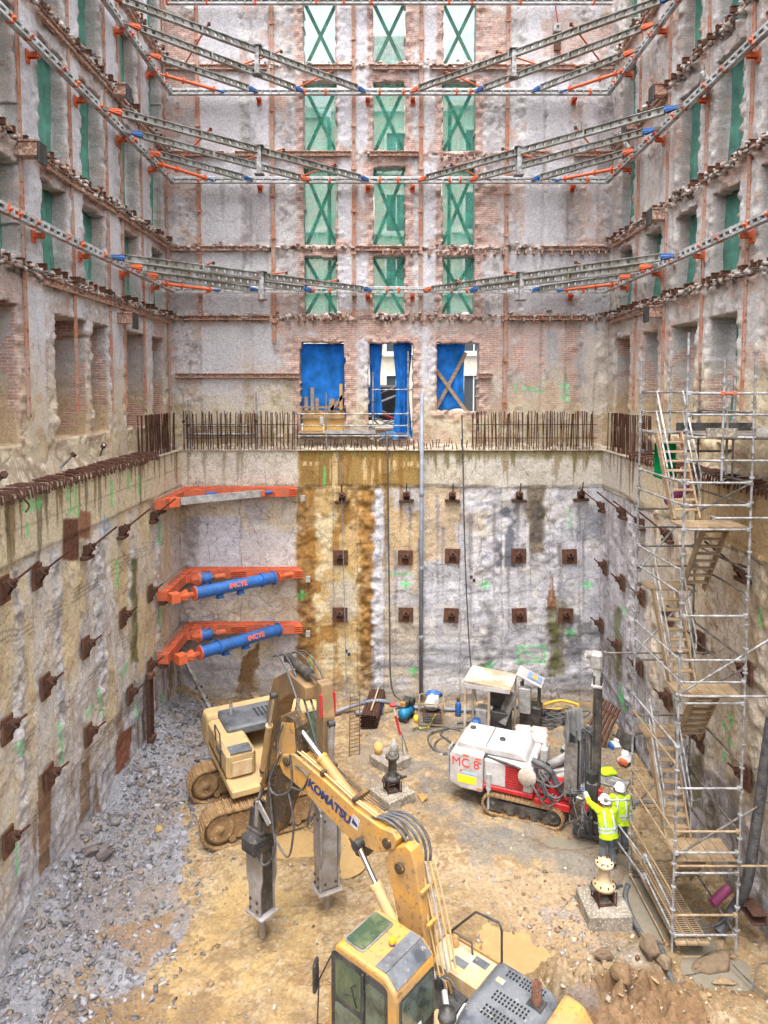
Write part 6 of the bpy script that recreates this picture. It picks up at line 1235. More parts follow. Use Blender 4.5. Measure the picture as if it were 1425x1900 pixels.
# --- the near machine
PHI = R(140); HT = onZ(487, 1738, 0); Rm = Matrix.Rotation(PHI, 4, 'Z'); CE = HT - (Rm @ Vector((4.6, -.08, 0))); CE.z = 0
ex = thing('excavator', 'yellow excavator with a rock breaker in the foreground, lettered boom and cab roof hatch', 'excavator', CE, PHI, 'excavators with breakers')
Ti = (Matrix.Translation(CE) @ Rm).inverted()
def bp(px, py, y):
    """point of the boom plane y (machine frame) seen at that place of the photograph: gives x and z of a profile"""
    n = Rm @ Vector((0, 1, 0)); r = ray(px, py); o = Vector((0, 0, HC)); t_ = (y - (Ti @ o).y) / (Ti.to_3x3() @ r).y; q = Ti @ (o + r * t_); return (q.x, q.z)
track_unit(ex, 1.0, 3.5, .8, .55, 'trackm'); track_unit(ex, -1.05, 3.5, .8, .55, 'trackm')
m = MB(); m.box((0, 0, .62), (1.6, 1.5, .35)); m.lathe([(0, .98), (.6, .98), (.62, .8), (0, .8)], 24); m.build('undercarriage', M['trackm'], ex, .03)
m = MB(); m.box((-.75, 0, 1.12), (3.2, 2.3, .2), bev=.04); m.build('revolving_frame', M['yellow'], ex)
m = MB(); m.prism([(-2.45, 1.05), (-1.85, 1.05), (-1.85, 1.82), (-2.2, 1.82), (-2.45, 1.5)], -1.18, 1.18); m.build('counterweight', M['yellow'], ex, .08)
m = MB(); m.box((-.75, .72, 1.42), (1.0, .95, .4), bev=.04); m.build('left_side_door', M['cream'], ex)
m = MB(); m.box((-.1, -.84, 1.40), (1.25, .68, .38), bev=.04); m.build('tank_deck', M['cream'], ex); m = MB(); m.box((-.1, -1.17, 1.6), (1.25, .03, .05)); m.box((-.72, -.84, 1.6), (.03, .68, .05)); m.box((.52, -.84, 1.6), (.03, .68, .05)); m.build('deck_edge', M['yellow'], ex)
for x, y in ((-.05, -.75), (-.35, -.98)): m = MB(); m.box((x, y, 1.597), (.28, .16, .01)); m.build('step_strip', M['hood'], ex)
m = MB(); m.lathe([(0, 1.80), (.06, 1.80), (.06, 1.59)], 14, Matrix.Translation((.22, -1.0, 0))); m.build('tank_cap', M['yellow'], ex)
m = MB(); m.prism([(-1.9, 1.2), (-.62, 1.2), (-.62, 1.70), (-.78, 1.86), (-1.72, 1.86), (-1.9, 1.66)], -1.02, .70); hd = m.build('engine_hood', M['hood'], ex, .07)
def grille(parent, x0, x1, y0, y1, z, nx, ny):
    m = MB(); dx = (x1 - x0) / nx; dy = (y1 - y0) / ny
    for i in range(nx):
        for j in range(ny): m.box((x0 + dx * (i + .5), y0 + dy * (j + .5), z), (dx * .52, dy * .62, .006))
    m.build('grille', M['dark'], parent)
grille(hd, -1.66, -1.22, -.94, -.72, 1.862, 8, 3); grille(hd, -1.62, -.98, -.45, -.22, 1.862, 10, 3); grille(hd, -1.62, -.98, -.12, .12, 1.862, 10, 3); grille(hd, -1.60, -1.05, .38, .58, 1.862, 8, 3); grille(hd, -1.2, -.95, -.92, -.75, 1.862, 4, 2)
m = MB(); m.box((-.95, -.62, 1.863), (.14, .1, .006)); m.build('label_plate', M['cream'], hd)
m = MB(); m.lathe([(.075, 1.8), (.085, 2.2), (.06, 2.2), (.05, 1.85)], 14, Matrix.Translation((-1.62, -.62, 0))); m.build('exhaust_pipe', M['rust'], ex); m = MB(); m.box((-1.62, -.62, 1.865), (.26, .24, .02)); m.build('exhaust_collar', M['black'], ex)
m = MB(); m.lathe([(0, 2.14), (.04, 2.14), (.05, 2.10), (.135, 2.08), (.15, 1.98), (.13, 1.95)], 20, Matrix.Translation((-.72, .62, 0))); m.build('precleaner_cap', M['black'], ex); m = MB(); m.lathe([(.125, 1.96), (.125, 1.88), (.07, 1.84), (.07, 1.6)], 20, Matrix.Translation((-.72, .62, 0))); m.build('precleaner_bowl', M['cream'], ex)
m = MB(); m.tube(smooth_path([(-.72, .5, 1.68), (-.5, .3, 1.72), (-.3, .1, 1.8)]), .05, 8); m.build('intake_pipe', M['greyp'], ex)
m = MB(); m.tube(smooth_path([(-.85, .62, 1.62), (-.85, .6, 1.95), (-.8, .25, 1.98), (-.8, .2, 1.86)], 4), .018, 6); m.build('grab_handle', M['greyp'], ex)
m = MB()
rail_pts = [bp(x, y, -1.12) for x, y in ((818, 1782), (834, 1752), (838, 1727), (883, 1692), (926, 1712), (931, 1728), (931, 1785), (925, 1794), (910, 1806))]
m.tube([(a, -1.12, b) for a, b in rail_pts], .022, 8); q2 = [bp(x, y, -1.0) for x, y in ((838, 1732), (873, 1752), (875, 1778))]; m.tube([(a, -1.04, b) for a, b in q2], .02, 8); m.build('handrail', M['black'], ex)
# hydraulics between cab and tank
rnd = random.Random(21)
m = MB(); m.box((.05, -.12, 1.3), (1.0, .55, .25)); m.build('valve_block', M['black'], ex)
for k in range(9): m = MB(); x = rnd.uniform(-.35, .35); m.tube(bez((x, -.4 + rnd.uniform(0, .5), 1.4), (x + .1, -.3, 1.8 + rnd.uniform(0, .2)), (x + .3, -.1, 1.75), (.5 + rnd.uniform(-.1, .1), -.1 + rnd.uniform(-.2, .2), 1.5)), .022, 7); m.build('hydraulic_hose', M['rubber'] if k % 3 else M['yellow'], ex)
# cab
cx0, cx1, cy0, cy1, zr = -.46, .80, .58, 1.58, 3.02
def ring(x0, x1, z0, z1, r=.06, n=4):
    out = []
    for cx_, cz_, a0 in ((x1 - r, z1 - r, 0), (x0 + r, z1 - r, 90), (x0 + r, z0 + r, 180), (x1 - r, z0 + r, 270)):
        for k in range(n + 1): a = R(a0 + 90 * k / n); out.append((cx_ + r * math.cos(a), cz_ + r * math.sin(a)))
    return out
def panel(name, mat, pts, parent, thick=.012): m = MB(); P_ = [Vector(p) for p in pts]; n = (P_[1] - P_[0]).cross(P_[2] - P_[1]).normalized(); k = len(P_); m.add([p for p in P_] + [p + n * thick for p in P_], [tuple(range(k))[::-1], tuple(range(k, 2 * k))] + [(i, (i + 1) % k, (i + 1) % k + k, i + k) for i in range(k)]); return m.build(name, M[mat], parent)
cab = MB(); cab.prism([(cx0, 1.25), (cx1 + .12, 1.25), (cx1 + .16, 1.9), (cx1, zr - .06), (cx1 - .08, zr), (cx0 + .22, zr), (cx0 + .03, zr - .16), (cx0, zr - .3)], cy0, cy1); cabo = cab.build('cab', M['yellow'], ex, .045)
hx0, hx1 = .30, .72; rg = ring(hx0, hx1, cy0 + .1, cy1 - .12, .06); hp = panel('roof_hatch', 'steel', [(a, b, zr + .004) for a, b in rg], cabo, .016); rg = ring(hx0 + .025, hx1 - .025, cy0 + .125, cy1 - .145, .05); panel('hatch_glass', 'glassg', [(a, b, zr + .02) for a, b in rg], hp, .008)
dy = cy1 + .004
pan = panel('door_frame', 'black', [(a, dy, b) for a, b in ring(cx0 + .16, cx1 + .06, 1.32, zr - .12, .1)][::-1], cabo, .012)
panel('door_glass', 'glassg', [(a, dy + .014, b) for a, b in [(-.02, 2.14), (.56, 2.3), (.52, 2.74), (.46, 2.8), (-.02, 2.8)]], cabo, -.01) if False else panel('door_glass', 'glassg', [(a, dy + .013, b) for a, b in ring(.22, .76, 2.18, 2.80, .07)][::-1], cabo, .006)
panel('door_glass', 'glass', [(a, dy + .013, b) for a, b in ring(.22, .78, 1.45, 2.08, .07)][::-1], cabo, .006)
panel('rear_side_glass', 'glass', [(a, dy + .013, b) for a, b in ring(-.26, .12, 1.92, 2.76, .07)][::-1], cabo, .006); panel('lower_door_panel', 'hood', [(a, dy + .013, b) for a, b in ring(-.26, .12, 1.36, 1.86, .03)][::-1], cabo, .006)
m = MB(); m.tube([(.17, dy + .03, 1.4), (.17, dy + .03, 2.86)], .022, 6); m.box((.16, dy + .02, 2.45), (.05, .04, .3)); m.build('door_post', M['black'], cabo)
m = MB(); m.tube([(.30, dy + .022, 2.2), (.42, dy + .022, 2.5), (.30, dy + .022, 2.62)], .014, 6); m.tube([(.62, dy + .022, 2.28), (.30, dy + .022, 2.4)], .01, 6); m.build('wiper', M['black'], cabo)
rx = cx0 - .004; panel('rear_frame', 'black', [(rx, a, b) for a, b in ring(cy0 + .06, cy1 - .08, 1.6, zr - .30, .05)][::-1], cabo, .01); panel('rear_window', 'glass', [(rx - .012, a, b) for a, b in ring(cy0 + .10, cy1 - .12, 1.95, zr - .34, .05)][::-1], cabo, .006)
panel('rear_roof_pad', 'hood', [(cx0 + .245, cy0 + .05, zr + .003), (cx0 + .245, cy1 - .07, zr + .003), (cx0 + .036, cy1 - .07, zr - .152), (cx0 + .036, cy0 + .05, zr - .152)], cabo, .012)
panel('rear_roof_pad', 'hood', [(cx0 + .46, cy0 + .05, zr + .003), (cx0 + .46, cy1 - .07, zr + .003), (cx0 + .25, cy1 - .07, zr + .003), (cx0 + .25, cy0 + .05, zr + .003)], cabo, .012)
m = MB(); m.box((rx - .02, cy0 + .45, 2.02), (.01, .08, .07)); m.build('sticker', M['helmet'], cabo)
M['beacon'] = mat_plain('orange beacon lamp', (255, 130, 20), .3, 0, .5, ((255, 90, 5), .7))
m = MB(); m.lathe([(.055, 0), (.055, .04), (.05, .04)], 14, Matrix.Translation((.06, cy0 + .45, zr + .012))); bb = m.build('beacon_base', M['black'], ex); m = MB(); m.lathe([(.05, .04), (.05, .09), (.035, .12), (0, .125)], 14, Matrix.Translation((.06, cy0 + .45, zr + .012))); m.build('beacon_lamp', M['beacon'], bb)
m = MB(); m.tube([(cx1 + .12, cy1 - .05, 1.5), (cx1 + .28, cy1 + .12, 1.55), (cx1 + .26, cy1 + .1, 2.3), (cx1 + .08, cy1, 2.75)], .014, 6); m.build('mirror_arm', M['black'], ex); m = MB(); m.box((cx1 + .27, cy1 + .16, 2.42), (.06, .22, .5), rot=.5, bev=.03); m.build('mirror', M['black'], ex)
m = MB(); m.box((.2, cy1 - .25, 2.0), (.3, .3, .5), bev=.06); m.build('seat', M['black'], cabo)
# boom
yb0, yb1 = -.22, .12
def pp(lst, y): return [bp(x, y_, y) for x, y_ in lst]
upr = [(712, 1582), (700, 1583), (680, 1573), (655, 1562), (630, 1537), (600, 1507), (560, 1466), (525, 1436), (518, 1418), (524, 1400), (545, 1400), (600, 1447), (660, 1502), (706, 1536), (728, 1545), (737, 1560), (731, 1577)]
lwr = [(744, 1790), (737, 1700), (727, 1650), (717, 1618), (712, 1598), (720, 1583), (736, 1571), (752, 1569), (763, 1580), (771, 1612), (781, 1680), (794, 1790)]
m = MB(); m.prism(pp(upr, yb1)[::-1], yb0, yb1); boom = m.build('boom', M['yellow'], ex, .02)
m = MB(); m.prism(pp(lwr, yb1 - .03)[::-1], yb0 + .03, yb1 - .03); m.build('lower_boom', M['yellow'], ex, .025)
m = MB(); m.prism(pp([(646, 1556), (692, 1578), (676, 1594), (660, 1588)], yb1 - .05)[::-1], yb0 + .06, yb1 - .06); m.build('ram_lug', M['yellowg'], ex)
for px, py, r_ in ((664, 1572, .07), (719, 1564, .09), (742, 1610, .09), (533, 1412, .09)):
    a, b = bp(px, py, yb1); m = MB(); m.tube([(a, yb0 - .05, b), (a, yb1 + .05, b)], r_, 16); m.cyl((a, yb1 + .05, b), (a, yb1 + .065, b), r_ * .6, 12); m.build('boom_pin', M['yellowg'], ex)
# lettering painted on the visible flank of the boom
A = bp(577, 1455, yb1); B = bp(645, 1519, yb1); xx = Vector((B[0] - A[0], 0, B[1] - A[1])); ctr = Vector(((A[0] + B[0]) / 2, yb1 + .004, (A[1] + B[1]) / 2 - .005)); nv = Vector((0, 1, 0)); up_ = nv.cross(xx.normalized())
text_mesh('KOMATSU', .235, M['navy'], boom, frame(ctr, xx, up_), bold=.012, shear=.0, sx=1.05)
cc = Vector((*bp(659, 1526, yb1), 0)); ctr = Vector((cc.x, yb1 + .003, cc.y)); m = MB(); m.box((0, 0, 0), (.19, .24, .004), M=frame(ctr, xx, up_)); dc = m.build('decal', M['white'], boom)
m = MB(); m.add([(-.065, .05, .004), (.07, -.01, .004), (.07, -.055, .004), (-.065, -.055, .004)], [(3, 2, 1, 0)], M=frame(ctr + Vector((0, .003, 0)), xx, up_)); m.build('decal_emblem', M['navy'], dc)
# hydraulic pipes on the boom back
def pline(lst, y, dz=0): return [(a, y, b + dz) for a, b in (bp(x, q, y) for x, q in lst)]
top = [(548, 1400), (600, 1444), (655, 1494), (695, 1524)]
for y in (.06, .0, -.18, -.24): m = MB(); m.tube([(a, y, b + .05) for a, b in pp(top, yb1)], .02, 7); m.build('hydraulic_pipe', M['yellowd'] if y > -.1 else M['yellowg'], ex)
for f in (.35, .75): m = MB(); a = pp([(548, 1400), (695, 1524)], yb1); q = (a[0][0] + (a[1][0] - a[0][0]) * f, a[0][1] + (a[1][1] - a[0][1]) * f); m.box((q[0], -.09, q[1] + .05), (.07, .42, .09), rot=Matrix.Rotation(math.atan2(a[1][1] - a[0][1], -(a[1][0] - a[0][0])), 4, 'Y')); m.build('pipe_clamp', M['yellowg'], ex)
for k in range(6):
    y = .02 - k * .055; m = MB(); m.tube([(a, y - .02, b) for a, b in pp([(778 + k * 5, 1590 + k * 2), (790 + k * 5, 1650), (806 + k * 5, 1725), (822 + k * 4, 1800)], yb0)], .018, 7); m.build('hydraulic_pipe', M['yellowd'] if k % 3 else M['greyp'], ex)
for py in (1640, 1700): m = MB(); a = bp(801 + (py - 1640) * .2, py, yb0); m.box((a[0], -.12, a[1]), (.06, .42, .05)); m.build('pipe_clamp', M['yellow'], ex)
for k in range(5):
    s = pp([(690 + k * 3, 1520 + k * 3)], -.1)[0]; e = pp([(772 + k * 5, 1600 + k)], yb0)[0]; y = .05 - k * .06; a = Vector((s[0], y, s[1] + .03)); b = Vector((e[0], y - .12, e[1])); c1 = a + Vector((-.35, 0, .45 + .05 * k)); c2 = b + Vector((-.15, 0, .55 + .04 * k)); m = MB(); m.tube(bez(a, c1, c2, b, 18), .026, 8); m.build('hydraulic_hose', M['rubber'], ex)
# stick ram on top of the boom, boom rams beside it
A = bp(684, 1522, -.08); B = bp(606, 1396, -.08); C_ = bp(553, 1347, -.08)
ln = math.hypot(C_[0] - A[0], C_[1] - A[1]); cyl_ram(ex, (A[0], -.08, A[1]), (C_[0], -.08, C_[1]), .105, math.hypot(B[0] - A[0], B[1] - A[1]) / ln)
for y in (.24, -.40): A = bp(664, 1567, .24); B = bp(752, 1762, .24); cyl_ram(ex, (B[0], y, B[1]), (A[0], y, A[1]), .095, .60, 'yellowd')
# stick and linkage
m = MB(); m.prism(pp([(510, 1342), (519, 1330), (531, 1327), (546, 1334), (552, 1350), (556, 1400), (551, 1440), (534, 1490), (514, 1548), (488, 1548), (492, 1490), (500, 1420)], .07)[::-1], -.23, .07); m.build('stick', M['yellowg'], ex, .02)
m = MB(); m.prism(pp([(522, 1340), (545, 1342), (549, 1395), (530, 1420), (512, 1420)], .078)[::-1], -.245, .078); m.build('stick_head_plate', M['yellow'], ex)
A = bp(510, 1395, -.08); B = bp(478, 1490, -.08); cyl_ram(ex, (A[0], -.08, A[1]), (B[0], -.08, B[1]), .075, .6, 'yellowg', 'steel')
m = MB(); a = bp(478, 1488, .1); b = bp(500, 1530, .1); m.bar((a[0], .1, a[1]), (b[0], .1, b[1]), .04, .12); m.bar((a[0], -.26, a[1]), (b[0], -.26, b[1]), .04, .12); m.bar((a[0], .1, a[1]), (a[0] + .05, .1, a[1] - .55), .04, .1); m.build('tipping_link', M['hammer'], ex)
for pts, r_ in (([(520, 1400), (500, 1450), (512, 1475), (540, 1462), (538, 1400)], .022), ([(535, 1470), (545, 1530), (535, 1590), (512, 1560)], .022), ([(500, 1450), (505, 1520), (510, 1580), (488, 1605), (470, 1560)], .024), ([(548, 1420), (570, 1440), (560, 1465), (540, 1460)], .02), ([(525, 1345), (515, 1380), (522, 1400)], .018)):
    y = .14; m = MB(); m.tube(smooth_path([(a, y, b) for a, b in pp(pts, y)], 6), r_, 8); m.build('breaker_hose', M['rubber'], ex)
HL = Ti @ HT; T = Matrix.Translation((HL.x, HL.y, 0)); breaker(ex, T, .43, .50, .64, 2.45, 'hammer', 'hammerd', .0, 'hammerd')  # housing in a darker steel than its side plates
m = MB(); m.box((HL.x - .02, HL.y + .1, 2.25), (.5, .62, .42), bev=.08); m.build('breaker_coupling', M['black'], ex)
M['yellowb'] = mat_mix('brown dusty yellow', (150, 118, 78), (122, 98, 70), .55, 2, .75, 0, .12)
# --- the rear machine, dusty, tracks turned across
TR = math.atan2(.41, .91); C2 = Vector((-3.4, 18.75, 0)); ht = onZ(600, 1692, 0); f2 = math.atan2(ht.y - C2.y, ht.x - C2.x)
e2 = thing('excavator', 'dusty tan excavator with a grey rock breaker standing in front of the back wall', 'excavator', C2, f2, 'excavators with breakers')
uc = bpy.data.objects.new('undercarriage', None); COL.objects.link(uc); uc.parent = e2; uc.rotation_euler = (0, 0, TR - f2)
track_unit(uc, 1.08, 3.9, .95, .6, 'trackm'); track_unit(uc, -1.08, 3.9, .95, .6, 'trackm'); m = MB(); m.box((0, 0, .66), (1.9, 1.7, .4)); m.lathe([(0, 1.1), (.65, 1.1), (.65, .8)], 24); m.build('car_body', M['trackm'], uc, .03)
m = MB(); m.box((-.6, 0, 1.22), (3.4, 2.4, .22), bev=.04); m.build('revolving_frame', M['yellowd'], e2)
m = MB(); m.prism([(-2.6, 1.15), (-1.75, 1.15), (-1.75, 2.12), (-2.35, 2.12), (-2.6, 1.8)], -1.22, 1.22); m.build('counterweight', M['yellowd'], e2, .12)
m = MB(); m.box((-.62, -.78, 1.66), (2.25, .82, .72), bev=.08); rb = m.build('right_side_body', M['yellowd'], e2); m = MB(); m.box((-.45, -1.195, 1.72), (.42, .02, .09)); m.box((-.45, -1.198, 1.75), (.36, .03, .02)); m.build('vent_slot', M['hood'], rb); m = MB(); m.box((-.02, -1.195, 1.9), (.25, .02, .03)); m.build('handle', M['black'], rb)
for x in (-1.05, -.1): m = MB(); m.box((x, -1.192, 1.66), (.015, .012, .68)); m.build('panel_joint', M['black'], rb); m = MB(); m.box((-.62, -1.195, 1.38), (2.1, .012, .1)); m.build('stripe', M['yellow'], rb)
m = MB(); m.box((.3, -.78, 2.03), (.42, .6, .04), bev=.01); m.build('step_plate', M['hood'], rb); m = MB(); m.box((.56, -.78, 1.62), (.04, .55, .4), bev=.01); m.build('tool_box_lid', M['cream'], rb)
m = MB(); m.box((-1.3, 0, 2.02), (1.3, 1.75, .28), bev=.06); hh = m.build('engine_hood', M['hood'], e2); grille(hh, -1.6, -1.0, .1, .6, 2.163, 8, 4); m = MB(); m.lathe([(.05, 2.1), (.05, 2.5), (.035, 2.5)], 10, Matrix.Translation((-1.5, -.55, 0))); m.build('exhaust_pipe', M['steel'], e2)
m = MB(); m.tube([(-.1, -1.2, 1.4), (-.1, -1.22, 2.35), (-.7, -1.22, 2.35), (-.7, -1.2, 1.9)], .02, 6); m.build('handrail', M['black'], e2)
m = MB(); m.prism([(-.45, 1.3), (1.15, 1.3), (1.22, 1.9), (1.0, 3.05), (.9, 3.12), (-.3, 3.12), (-.45, 2.95)], .42, 1.3); c2 = m.build('cab', M['yellowd'], e2, .05)
panel('windscreen', 'glassg', [(1.226, .5, 1.95), (1.226, 1.22, 1.95), (1.02, 1.22, 2.98), (1.02, .5, 2.98)], c2, .01); panel('side_glass', 'glass', [(a, .415, b) for a, b in ring(.05, .85, 2.0, 2.9, .2)], c2, .01); panel('side_glass', 'glassg', [(a, 1.304, b) for a, b in ring(-.3, .95, 1.6, 2.95, .15)][::-1], c2, .01)
m = MB(); m.tube([(1.1, 1.32, 1.6), (1.32, 1.4, 1.7), (1.3, 1.4, 2.9), (1.0, 1.32, 3.0)], .018, 6); m.build('mirror_arm', M['black'], e2); m = MB(); m.box((1.3, 1.45, 2.2), (.05, .2, .9), bev=.03); m.build('guard_frame', M['black'], e2)
hl = Vector(((ht - C2).length, 0, 0)); xh = hl.x
m = MB(); m.prism([(.35, 1.4), (.65, 1.3), (1.2, 2.9), (1.7, 3.75), (2.6, 4.35), (xh - .75, 4.62), (xh - .75, 4.95), (2.4, 4.85), (1.3, 4.25), (.7, 3.2)][::-1], -.12, .32); m.build('boom', M['yellowb'], e2, .03)
cyl_ram(e2, (1.9, .1, 4.98), (xh - .1, .1, 5.2), .11, .6, 'hammerd', 'chrome')
for y in (.46, -.26): cyl_ram(e2, (.75, y, 1.5), (1.75, y, 4.0), .09, .6, 'yellowd')
m = MB(); m.prism([(xh - .25, 5.3), (xh + .05, 5.3), (xh + .17, 4.6), (xh + .12, 3.0), (xh - .12, 2.85), (xh - .28, 4.3)][::-1], -.04, .24); m.build('stick', M['yellowb'], e2, .02)
for y in (-.065, .265): m = MB(); m.box((xh + .08, y, 4.85), (.1, .03, .5)); m.build('red_marking', M['redtxt'], e2)
cyl_ram(e2, (xh + .28, .1, 4.5), (xh + .22, .1, 3.1), .08, .6, 'hammer', 'chrome')
for y in (-.1, .3): m = MB(); m.bar((xh + .2, y, 3.25), (xh - .02, y, 2.9), .05, .16); m.bar((xh + .22, y, 3.2), (xh + .16, y, 2.65), .05, .13); m.build('tipping_link', M['hammer'], e2)
for k in range(5): y = -.2 + k * .17; m = MB(); m.tube(bez((1.6, y, 4.95), (2.2, y, 5.4), (xh - .9, y + (.2 if k > 2 else -.1), 4.9), (xh - .1 - .06 * k, y * .6, 3.4 + .2 * k), 16), .025, 7); m.build('hydraulic_hose', M['rubber'], e2)
for s in (-1, 1): m = MB(); m.tube(bez((xh - .1, s * .2 + .1, 3.3), (xh + .3, s * .55 + .1, 2.4), (xh + .1, s * .6 + .1, 2.0), (xh, s * .36 + .1, 2.35), 14), .026, 7); m.build('breaker_hose', M['rubber'], e2)
breaker(e2, Matrix.Translation((xh, .1, 0)), .5, .44, .58, 2.5, 'hammer', 'hammer', .0, 'hammer')
# ---------------------------------------------------------------- crawler drill rig
DR = math.atan2(-.39, .92); CD = Vector((4.12, 18.85, 0))
rg_ = thing('drill_rig', 'white and red crawler drill rig with a tall upright mast beside the two workers', 'drill rig', CD, DR); t = rg_
track_unit(t, -.68, 2.2, .55, .44, 'trackm', 36, 'hammerd'); track_unit(t, .68, 2.2, .55, .44, 'trackm', 36, 'hammerd')
m = MB(); m.box((-.3, 0, .62), (2.6, .95, .22), bev=.02); m.box((.75, -.3, .52), (1.0, .35, .3), bev=.02); m.box((.85, -.35, .85), (.35, .4, .5), bev=.03); m.box((-.42, 0, .70), (1.4, 1.58, .13), bev=.02); m.build('chassis', M['red'], t); m = MB(); m.bar((.3, -.72, .62), (1.25, -.62, .55), .22, .2, bev=.02); m.build('front_outrigger', M['red'], t)
m = MB(); m.prism([(-2.1, .62), (-1.75, .5), (-1.12, .5), (-1.12, 1.56), (-2.02, 1.56), (-2.1, 1.42)], -.82, .78); bd = m.build('engine_cover', M['white'], t, .06)
m = MB(); m.box((-.42, -.02, 1.12), (1.36, 1.5, .74), bev=.05); m.build('power_pack', M['white'], t)
m = MB(); m.prism([(-2.0, 1.50), (-.05, 1.50), (.1, 1.46), (.0, 1.66), (-.2, 1.74), (-1.9, 1.74)], -.55, .70); m.build('top_cover', M['white'], t, .06); m = MB(); m.box((-1.1, .05, 1.742), (.02, 1.2, .012)); m.build('cover_joint', M['black'], t)
for x, y in ((-1.72, .35), (-.75, .0)): m = MB(); m.lathe([(0, 1.78), (.08, 1.78), (.09, 1.74)], 14, Matrix.Translation((x, y, 0))); m.build('lock_cap', M['black'], t)
ys = -.82; m = MB(); m.box((-.24, -.774, 1.12), (.5, .012, .62)); m.build('red_grille', M['red'], t)
m = MB(); [m.box((-.24, -.783, .84 + .07 * k), (.5, .008, .014)) for k in range(9)]; m.build('grille_slats', M['rustd'], t)
m = MB(); m.box((-.95, -.79, .86), (.14, .1, .5), bev=.02); m.cyl((-.95, -.82, .1), (-.95, -.82, .7), .04, 8); m.build('side_jack', M['greyp'], t)
Tt = frame(Vector((-1.62, ys - .004, 1.27)), (1, 0, 0), (0, 0, 1)); text_mesh('MC 8', .36, M['redtxt'], bd, Tt); text_mesh('»', .16, M['navy'], bd, frame(Vector((-1.19, ys - .004, 1.36)), (1, 0, 0), (0, 0, 1)))
m = MB(); m.box((-1.58, ys - .003, .80), (.55, .008, .22)); m.build('yellow_sticker', mat_plain('yellow sticker', (250, 206, 40), .5), bd); m = MB(); m.box((-1.5, ys - .003, 1.0), (.42, .006, .05)); m.build('blue_strip', mat_plain('pale blue print', (150, 190, 220), .5), bd); m = MB(); m.box((-1.75, ys - .003, 1.04), (.05, .006, .05)); m.build('red_print', M['redtxt'], bd)
for x, z in ((-1.6, 1.50), (-1.25, 1.46), (-1.2, .60)): m = MB(); m.box((x, ys - .003, z), (.18, .006, .05)); m.build('orange_sticker', M['orange'], bd)
m = MB(); m.box((-2.14, -.55, 1.15), (.05, .45, .85), bev=.02); m.build('rear_panel', M['greyp'], t)
m = MB(); m.tube([(-2.1, .3, 1.6), (-2.55, .1, 1.72), (-2.6, -.1, 1.55), (-2.1, -.4, 1.5), (-.2, -.85, 1.5), (.2, -.85, 1.4)], .035, 8); m.build('rear_boom_rail', M['black'], t)
# operator side: hoses, reel, arm
m = MB(); m.lathe([(0, .1), (.23, .1), (.25, .08), (.25, -.02), (0, -.02)], 22, Matrix.Translation((.14, -.86, 1.3)) @ Matrix.Rotation(R(90), 4, 'X')); m.build('hose_reel', mat_mix('dusty disc', (190, 176, 164), (160, 146, 134), .5, 4, .8), t)
rnd = random.Random(9)
for k in range(10): a = Vector((rnd.uniform(.1, .5), rnd.uniform(-.9, -.5), rnd.uniform(1.0, 1.6))); b = Vector((rnd.uniform(.5, 1.2), rnd.uniform(-.9, -.3), rnd.uniform(.7, 1.4))); m = MB(); m.tube(bez(a, a + Vector((.2, -.2, .4)), b + Vector((-.3, -.2, -.4)), b, 14), .028, 7); m.build('hydraulic_hose', M['rubber'], t)
m = MB(); m.tube(smooth_path([(.2, -.6, 1.65), (.7, -.6, 1.45), (1.0, -.6, .95), (1.35, -.55, .95), (1.6, -.45, 1.35), (1.85, -.4, 1.2), (1.85, -.35, .7)], 7), .085, 10); m.build('hose_sleeve', M['rubber'], t)
for a, b, r_ in (((.55, .1, 1.2), (1.35, .15, 1.75), .12), ((.7, -.15, 1.0), (1.45, .0, 1.25), .09), ((.9, .35, 1.6), (1.25, .45, 2.15), .07), ((.4, .3, 1.1), (1.5, .3, 1.5), .08), ((.6, -.2, .7), (1.6, -.2, .6), .09)): cyl_ram(t, a, b, r_, .62, 'greyp', 'chrome')
m = MB(); m.bar((.4, .1, .9), (1.5, .1, 1.3), .3, .3, bev=.03); m.bar((1.35, .1, .9), (1.5, .1, 1.9), .3, .25, bev=.03); m.build('boom_arm', M['greyp'], t)
MP = Ti if False else (Matrix.Translation(CD) @ Matrix.Rotation(DR, 4, 'Z')).inverted() @ onZ(1104, 1552, 0)
mx_, my_ = MP.x, MP.y
m = MB(); m.box((mx_, my_, 2.45), (.14, .2, 3.9)); m.box((mx_ - .085, my_, 2.45), (.05, .28, 3.9)); m.box((mx_ + .085, my_, 2.45), (.04, .26, 3.9)); m.build('mast', M['hammerd'], t, .01)
for s in (-.09, .09): m = MB(); m.box((mx_ - .09, my_ + s * .8, 2.6), (.03, .03, 4.0)); m.build('chain', M['rust'], t)
m = MB(); m.box((mx_ - .05, my_, 4.78), (.3, .34, .42), bev=.05); m.cyl((mx_ - .3, my_ - .1, 4.95), (mx_ - .1, my_, 4.85), .1, 10); m.box((mx_ - .02, my_, 4.4), (.2, .24, .6), bev=.03); m.box((mx_ - .02, my_, 4.12), (.3, .34, .08), bev=.02); m.build('mast_head', M['greyp'], t)
m = MB(); m.box((mx_ - .08, my_ - .18, 1.35), (.34, .3, .55), bev=.05); m.cyl((mx_ - .08, my_ - .2, 1.6), (mx_ - .08, my_ - .2, 1.85), .13, 12); m.build('rotary_head', M['black'], t); m = MB(); m.box((mx_ + .12, my_ - .2, 1.2), (.12, .16, .5), bev=.02); m.box((mx_ - .2, my_ - .3, .95), (.08, .12, .3), bev=.02); m.build('red_guard', M['red'], t)
m = MB(); m.cyl((mx_ - .08, my_ - .22, .1), (mx_ - .08, my_ - .22, 1.1), .06, 10); m.box((mx_, my_, .35), (.5, .45, .35), bev=.04); m.box((mx_ - .2, my_ - .1, .12), (.7, .3, .1)); m.build('clamp_unit', M['black'], t)
